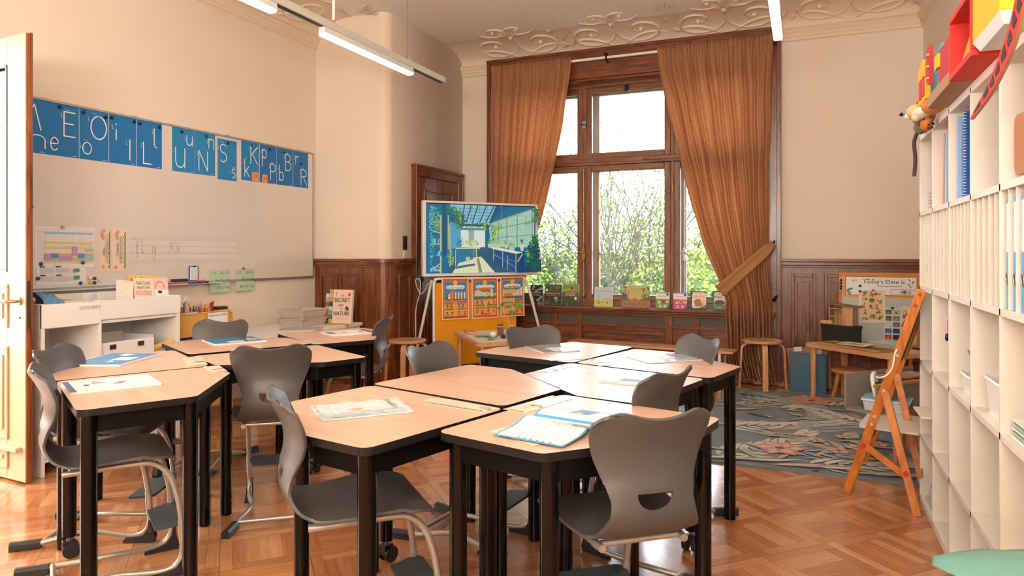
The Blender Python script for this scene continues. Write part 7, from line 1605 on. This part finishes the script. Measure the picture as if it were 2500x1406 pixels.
# third row: zip bag, white trays
t = empty('zip_bag', (.548, 3.262, Z3), R(0), 'clear plastic bag with a pink zip standing in the shelf', 'bag')
M().box(0,.20,-.004,.035,0,.27,clear('#f0e6e4',.22,.15,'zip_plastic')).build('bag_body', t, bevel=.006); M().box(-.006,.206,.005,.02,.268,.285,pm('#e890b8',.5,key='pink_zip')).build('zip', t, bevel=.002)
m = M(); m.tube([(-.006,.01,.275),(-.012,.0,.25),(-.012,.0,.20)],.004,pm('#e890b8',.5,key='pink_zip'),8); m.ball((-.012,0,.185),.011,BLACK,10,(.7,.7,1.6)); m.build('zip_pull', t)
WT = pm('#f1edea', .35, key='tray_white')
openbox('white_tray', .66, 3.00, Z3, .22, .18, .075, WT, 0, 'white tray with a slanted sheet in the third shelf row', 'white plastic trays')
o = M().box(-.10,.10,-.08,.08,0,.002,pm('#8a90a0',.5,key='paper_grey2')).build('sheet', None, (.66,3.02,Z3+.10), (R(12),R(24),0)); tag(o, 'grey sheet slanted in the white tray of the third shelf row', 'sheet')
openbox('white_tray', .66, 2.60, Z3, .22, .22, .12, WT, 0, 'white tray stuffed with upright papers in the third shelf row', 'white plastic trays')
for k in range(6): o = M().box(-.09,.09,0,.001,0,.16,pm('#f0ebe4',.6,key='paper_white')).build('loose_paper', None, (.66,2.53+.02*k,Z3+.02), (R(-8+3*k),R(3*k-6),0)); tag(o, 'white paper standing in the stuffed tray of the third shelf row', 'paper', 'papers in the stuffed tray')
for k in range(5): o = M().box(.55,.76,2.16,2.38,Z3+.012*k,Z3+.012*k+.004,pm(('#e9efe6','#a9cbb4')[k%2],.5,key='paper_mint')).build('paper_stack'); tag(o, 'sheet of pale green paper in the near third shelf row', 'paper', 'pale green paper pile')
# lower rows
o = M().box(.49,.74,3.60,3.84,Z2+.14,Z2+.146,pm('#efe1cf',.6,key='paper_cream')).build('paper_sheet', None, (0,0,0)); tag(o, 'cream sheets sticking out of the far second shelf row', 'paper')
t_ = openbox('white_tray', .66, 3.73, Z2, .20, .20, .135, WT, 0, 'white tray below the protruding cream sheets', 'white plastic trays')
o = M().ball((.585,3.62,Z2+.012),.014,pm('#1f5a9c',.4,key='blue_bead'),10).build('blue_bead'); tag(o, 'small blue bead on the far second shelf board', 'bead')
o = M().ball((.57,3.60,Z2+.115),.02,pm('#2f4a9c',.5,key='blue_wool'),10).build('blue_pompom', None, (0,0,.0)); tag(o, 'blue pompom beside the protruding cream sheets', 'pompom')
for k in range(4): o = M().box(.545+.01*k,.80,3.62,3.86,Z1+.03*k,Z1+.03*k+.018,clear('#e6e4e2',.35,.15,'rack_clear2')).build('clear_tray', bevel=.003); tag(o, 'clear flat tray in the stack on the lowest far shelf', 'tray', 'clear trays on the lowest shelf')
upr('sheet_pack', 3.30, .006, Z1, .20, .56, .76, '#c9d6e0', 'pale blue folder in the lowest shelf row', 'folder', 'folders in the lowest shelf row', 20)
upr('sheet_pack', 2.62, .006, Z2, .21, .57, .76, '#e9e6e4', 'white folder leaning in the second shelf row beside the garden book', 'folder', 'folders in the second shelf row', 22)
upr('sheet_pack', 2.54, .006, Z2, .18, .56, .76, '#3a7fa8', 'blue folder leaning behind the garden book', 'folder', 'folders in the second shelf row', 22)
def wa(a,w,h):
    rnd = random.Random(7); a.rect(0,0,w,h,P('#24301c')); a.rect(0,0,.006,h,P('#e88a4a'))
    for k in range(150): a.leaf(w*rnd.uniform(.04,.93), h*rnd.uniform(.03,.93), rnd.uniform(0,6), .018, .010, P(rnd.choice(('#3a5a24','#6a8a2c','#1d2a18','#b9a83c','#4a3a1c','#8a3a3a'))))
    a.text('Wa', .045, h*.56, .05, PW)
upr('garden_book', 2.425+.06, .012, Z2, .235, .555, .74, '#e88a4a', 'dark book with a leafy cover leaning in the near second shelf row', 'book', None, 6, wa)

# ================================================================== THINGS ON TOP OF THE SHELF
ZT = 1.833
cRD, cYL, cBL, cOR, cKB = [pm(c, .65, key='poster_paint', bump=.2, bscale=120) for c in ('#d92a1c','#f5b50e','#5f9fb8','#e8921c','#a9805c')]
t = empty('cardboard_train', (0,0,ZT), 0, 'painted cardboard train in red, yellow and blue on top of the tall shelf', 'toy train')
M().box(.46,.60,2.745,3.22,.0,.045,cKB).build('cardboard_base', t, bevel=.002)
m = M(); m.box(.46,.475,3.24,3.46,.05,.20,cYL).box(.475,.60,3.25,3.45,.045,.19,cBL); m.add([(.46,3.24,.2),(.46,3.46,.2),(.46,3.35,.235),(.475,3.24,.2),(.475,3.46,.2),(.475,3.35,.235)],[(0,2,1),(3,4,5),(0,3,5,2),(1,2,5,4)],cYL); m.build('front_gate', t)
for y in (3.28, 3.36): M().box(.455,.461,y,y+.05,.07,.15,pm('#b9362a',.6,key='gate_red')).build('window', t)
m = M(); m.prism([(.075*math.cos(R(a)), .075*math.sin(R(a))) for a in range(-90, 91, 12)], -.008, .008, pm('#b5121c',.6,key='dark_red'), Matrix(((0,0,1,.45),(1,0,0,3.06),(0,1,0,.14),(0,0,0,1)))); m.build('half_wheel', t)
for k in range(3): M().box(.436,.442,3.05,3.075,.085+.045*k,.092+.045*k,cYL).build('tie', t)
M().box(.47,.60,2.98,3.06,.05,.20,cBL).build('blue_block', t, bevel=.003); M().box(.46,.60,2.75,2.97,.045,.165,pm('#b5121c',.6,key='dark_red')).build('red_block', t, bevel=.003); M().box(.452,.461,2.93,3.0,.10,.15,cYL).build('yellow_flap', t, bevel=.001)
m = M(); m.box(.455,.60,2.40,2.74,.0,.02,cRD).box(.455,.60,2.40,2.74,.19,.21,cRD).box(.455,.60,2.72,2.74,.02,.19,cRD).box(.455,.60,2.40,2.42,.02,.19,cRD); m.build('red_frame_box', t, bevel=.002)
m = M(); m.box(.52,.59,2.42,2.68,.02,.19,cBL); m.build('blue_panel', t); m = M(); m.add([(.465,2.42,.021),(.465,2.60,.021),(.465,2.42,.10),(.52,2.42,.021),(.52,2.60,.021),(.52,2.42,.10)],[(0,2,1),(3,4,5),(0,1,4,3),(1,2,5,4),(0,3,5,2)],cOR); m.build('orange_wedge', t)
M().box(.455,.56,2.08,2.38,.03,.20,cYL).build('yellow_box', t, bevel=.003); m = M(); m.add([(.47,2.10,.0),(.55,2.10,.0),(.55,2.36,.0),(.47,2.36,.0),(.455,2.08,.03),(.56,2.08,.03),(.56,2.38,.03),(.455,2.38,.03)],[(0,3,2,1),(0,1,5,4),(1,2,6,5),(2,3,7,6),(3,0,4,7),(4,5,6,7)],pm('#d9e3e6',.6,key='pale_card')); m.build('white_base', t)
# cardboard dragon tail
t = empty('cardboard_tail', (0,0,0), 0, 'red and black painted cardboard dragon tail hanging over the shelf front', 'cardboard tail')
pts = spline([(.44,*onX(px, py, .44)) for px, py in ((2505,-60),(2492,10),(2470,95),(2440,170),(2412,228),(2373,290))], 6); n = len(pts); lo, hi = [], []
for i, p in enumerate(pts):
    d = (pts[min(i+1,n-1)]-pts[max(i-1,0)]).normalized(); nn = Vector((0, -d.z, d.y)); q = i/(n-1); w_ = .033*(1-q**2.2)+.003; lo.append(p-nn*w_); hi.append(p+nn*w_)
m = M(); m.grid([[Vector((-.004,0,0))+a, Vector((-.004,0,0))+b] for a, b in zip(lo, hi)], pm('#cf3024',.7,key='tail_red')); m.grid([[Vector((.004,0,0))+b, Vector((.004,0,0))+a] for a, b in zip(lo, hi)], cKB); m.grid([[a-Vector((.004,0,0)), a+Vector((.004,0,0))] for a in lo], cKB); m.grid([[a+Vector((.004,0,0)), a-Vector((.004,0,0))] for a in hi], cKB); m.build('tail_strip', t)
m = M(); rnd = random.Random(2)
for i in range(2, n-3, 3):
    a, b = lo[i], hi[i]; c, d = lo[i+2], hi[i+2]; u = rnd.uniform(.15,.3); v = rnd.uniform(.7,.9)
    m.quad([p-Vector((.0052,0,0)) for p in (a.lerp(b,u), a.lerp(b,v), c.lerp(d,v-.15), c.lerp(d,(u+v)/2), c.lerp(d,u+.1))], pm('#26303a',.7,key='tail_black'))
m.build('black_patches', t)
# plush animals
def plush(name, lb, cat, parts, pos):
    t = empty(name, pos, 0, lb, cat)
    for nm, c, r, sq, col in parts: M().ball(c, r, pm(col, .95, key='plush', bump=.8, bscale=350), 16, sq).build(nm, t)
    return t
plush('plush_mouse', 'grey plush mouse with round ears at the far end of the shelf top', 'plush toy', [('body',(0,0,.04),.055,(.9,1.2,.8),'#8d857c'),('head',(-.03,.04,.07),.038,(1.3,1,.85),'#9a9288'),('ear',(0.0,.03,.115),.024,(.4,1,1),'#6f665f'),('ear',(-.01,.075,.105),.022,(.4,1,1),'#6f665f'),('nose',(-.082,.045,.06),.009,(1,1,1),'#221d1a'),('eye',(-.055,.02,.085),.006,(1,1,1),'#15120f')], (.50, 3.60, ZT))
plush('plush_fox', 'orange and white plush fox lying over the edge of the shelf top', 'plush toy', [('body',(0,0,.0),.045,(1.0,2.9,.75),'#dd8f3c'),('chest',(-.03,.10,-.012),.038,(1.0,1.9,.7),'#e9ddc8'),('head',(-.045,.17,.01),.036,(1,1.3,.85),'#e2b98a'),('muzzle',(-.06,.215,-.002),.022,(1,1.4,.75),'#efe6d6'),('paw',(-.05,.10,-.03),.02,(1,1.6,.9),'#d9c7a8'),('ear',(-.03,.16,.045),.014,(.6,1,1),'#7a5436')], (.50, 3.33, ZT+.035))
t = empty('plush_leopard', (.52, 3.40, ZT-.002), 0, 'small orange spotted plush cat hanging below the fox', 'plush toy')
M().ball((-.03,.05,-.02),.032,pm('#c9742c',.95,key='plush_orange'),14,(.8,1.6,1)).build('body', t); m = M(); rnd = random.Random(1)
for k in range(16): a_, b_ = rnd.uniform(0,6.28), rnd.uniform(-.8,.8); m.ball((-.03+.026*math.cos(a_)*math.cos(b_), .05+.051*math.sin(a_)*math.cos(b_), -.02+.032*math.sin(b_)), .005, pm('#3a2216',.95,key='spot'), 6)
m.build('spots', t)
t = empty('plush_raccoon', (.515, 3.72, ZT-.01), 0, 'small grey plush animal with a long dark tail hanging off the shelf end', 'plush toy')
M().ball((-.01,0,.015),.03,pm('#7d746c',.95,key='plush_grey'),14,(1,1.3,1)).build('body', t); M().tube(spline([(-.02,.0,.0),(-.035,.01,-.05),(-.03,.012,-.13),(-.035,.012,-.21)],5),.0085,pm('#4a403a',.95,key='plush_dark'),10).build('tail', t)

# ================================================================== PLANT IN THE FOREGROUND
t = empty('plant_stand', (.52, .90, 0), 0, 'small round stand under the foreground plant', 'stand'); M().cyl((0,0,.45),(0,0,.47),.15,PINEX,28).build('top', t)
for k in range(3): a_ = R(120*k); M().cyl((.11*math.cos(a_),.11*math.sin(a_),0),(.08*math.cos(a_),.08*math.sin(a_),.45),.012,PINE,10).build('leg', t)
t = empty('potted_plant', (.52, .90, .471), 0, 'broad-leaved green plant at the bottom right corner, close to the camera', 'plant')
M().lathe([(.07,0),(.10,.17),(.105,.18),(.095,.18),(.09,.16),(0,.155)], pm('#d9cfc2',.5,key='pot'), 28).build('pot', t)
def bigleaf(base, tip, wd, droop, col, up=Vector((0,0,1))):
    base, tip = Vector(base), Vector(tip); d = tip-base; L = d.length; dn = d.normalized(); sd = dn.cross(up).normalized(); nn = sd.cross(dn); rows = []
    for i in range(17):
        q = i/16; w_ = wd*math.sin(math.pi*min(1, q*.93+.05))**.7; row = []
        for k in range(9):
            s = -1+k/4; row.append(base+dn*L*q+sd*w_*s+nn*(droop*4*q*(1-q)-.18*w_*abs(s)+.0015*math.sin(q*60)*abs(s)))
        rows.append(row)
    m = M(); m.grid(rows, leafmat(col, .25, 'plant_leaf')); m.build('leaf', t, solid=.001); M().tube([(0,0,.15), base*.5+Vector((0,0,.12)), base], .004, pm('#5a7a3a',.6,key='stalk'), 8).build('stalk', t)
bigleaf((.06,.10,.30), (-.36,.17,.37), .115, .05, '#6fa396'); bigleaf((.10,.22,.34), (-.16,.33,.44), .07, .03, '#4f9a2c'); bigleaf((.0,-.04,.28), (-.30,-.16,.30), .09, .03, '#5f9a88'); bigleaf((.08,-.05,.33), (.25,-.25,.40), .07, .03, '#3f8a3c'); bigleaf((.06,.05,.35),(.28,.16,.45),.08,.03,'#4f9a60')

# ================================================================== OUTSIDE
struct(M().box(-60, 60, 7.8, 90, -7.2, -7.0, pm('#3c4726', .95, key='lawn', var=.3, vscale=.4)).build('ground'))
BARK = pm('#39352f', .9, key='bark')
LEAFC = [leafmat('#5a6f2a', .5, 'tree_leaf'), leafmat('#74892f', .5, 'tree_leaf_light'), leafmat('#35501c', .5, 'tree_leaf_dark'), leafmat('#858e4a', .5, 'tree_leaf_pale')]
def make_tree(seed, H_, spread, nleaf, dens_top, lsize=.06):
    rnd = random.Random(seed); t = empty('tree'); wood_, tips = M(), []
    def br(p, d, L, r, lv):
        pts = [p]; q = p; dd = d.copy()
        for k in range(5):
            dd = (dd+Vector((rnd.uniform(-.22,.22), rnd.uniform(-.22,.22), rnd.uniform(-.10,.16)))).normalized(); q = q+dd*L/5; pts.append(q)
        wood_.tube(pts, [r*(1-.5*k/5) for k in range(6)], BARK, 6 if lv > 1 else 10, False)
        if lv >= 2: tips.extend(pts[1:])
        if lv >= 5: return
        n = 3 if lv < 3 else 2
        for k in range(n+(lv < 2)):
            a_ = rnd.uniform(0, 6.28); sp = rnd.uniform(.45, .95)*spread; e = (dd+Vector((math.cos(a_)*sp, math.sin(a_)*sp, rnd.uniform(-.15,.35)))).normalized(); s0 = pts[rnd.choice((3,4,5,5))]
            br(s0, e, L*rnd.uniform(.62,.8), r*.55, lv+1)
    br(Vector((0,0,0)), Vector((0,0,1)), H_*.36, .16, 0)
    wood_.build('branches', t)
    vs, fs, mi = [], [], []
    zmax = max(p.z for p in tips)
    for k in range(nleaf):
        p = rnd.choice(tips)
        if rnd.random() > (1 if p.z < zmax*dens_top else .22): continue
        c = p+Vector((rnd.gauss(0,.16), rnd.gauss(0,.16), rnd.gauss(0,.13))); a = Vector((rnd.gauss(0,1), rnd.gauss(0,1), rnd.gauss(0,1))).normalized(); b = a.orthogonal().normalized(); s_ = lsize*rnd.uniform(.5,1.2)
        o = len(vs); vs += [c-a*s_, c+b*s_*.45, c+a*s_, c-b*s_*.45]; fs.append((o,o+1,o+2,o+3)); mi.append(rnd.randrange(4))
    me = bpy.data.meshes.new('foliage'); me.from_pydata([tuple(v) for v in vs], [], fs); [me.materials.append(x) for x in LEAFC]; me.polygons.foreach_set('material_index', mi)
    f = bpy.data.objects.new('foliage', me); COL.objects.link(f); f.parent = t; f['kind'] = 'stuff'
    return t
ta = make_tree(3, 10.2, .85, 52000, .84, .075); tb = make_tree(12, 10.6, .95, 44000, .80, .075); tc = make_tree(5, 12.0, .6, 9000, .60)
for i, (src, x, y, z, rz, s_, lb) in enumerate(((ta,-3.2,13.5,-7,0,.80,'leafy tree outside, seen through the middle pane of the window'),(tb,-6.0,14.5,-7,1,.80,'leafy tree outside behind the left window pane and television'),(tc,-2.6,16.5,-7,2.2,.92,'sparse tall tree with bare upper twigs outside the middle pane'),
        (ta,-.4,15,-7,2.6,.80,'leafy tree outside behind the right curtain'),(tb,-4.6,19,-7,3.9,.95,'tree further back outside between the two nearer ones'),(ta,-8.8,18,-7,4.4,.92,'tree furthest left outside the window'),(tb,-1.6,20,-7,5.2,.95,'tree further back outside, right of the sparse one'),(tc,-5.0,12.5,-7,.7,.80,'sparse tree close to the left window pane outside'))):
    o = src if i in (0, 1, 2) else copy_tree(src)
    o.location = (x, y, z); o.rotation_euler = (0, 0, rz); o.scale = (s_, s_, s_); tag(o, lb, 'tree', 'trees outside the window')
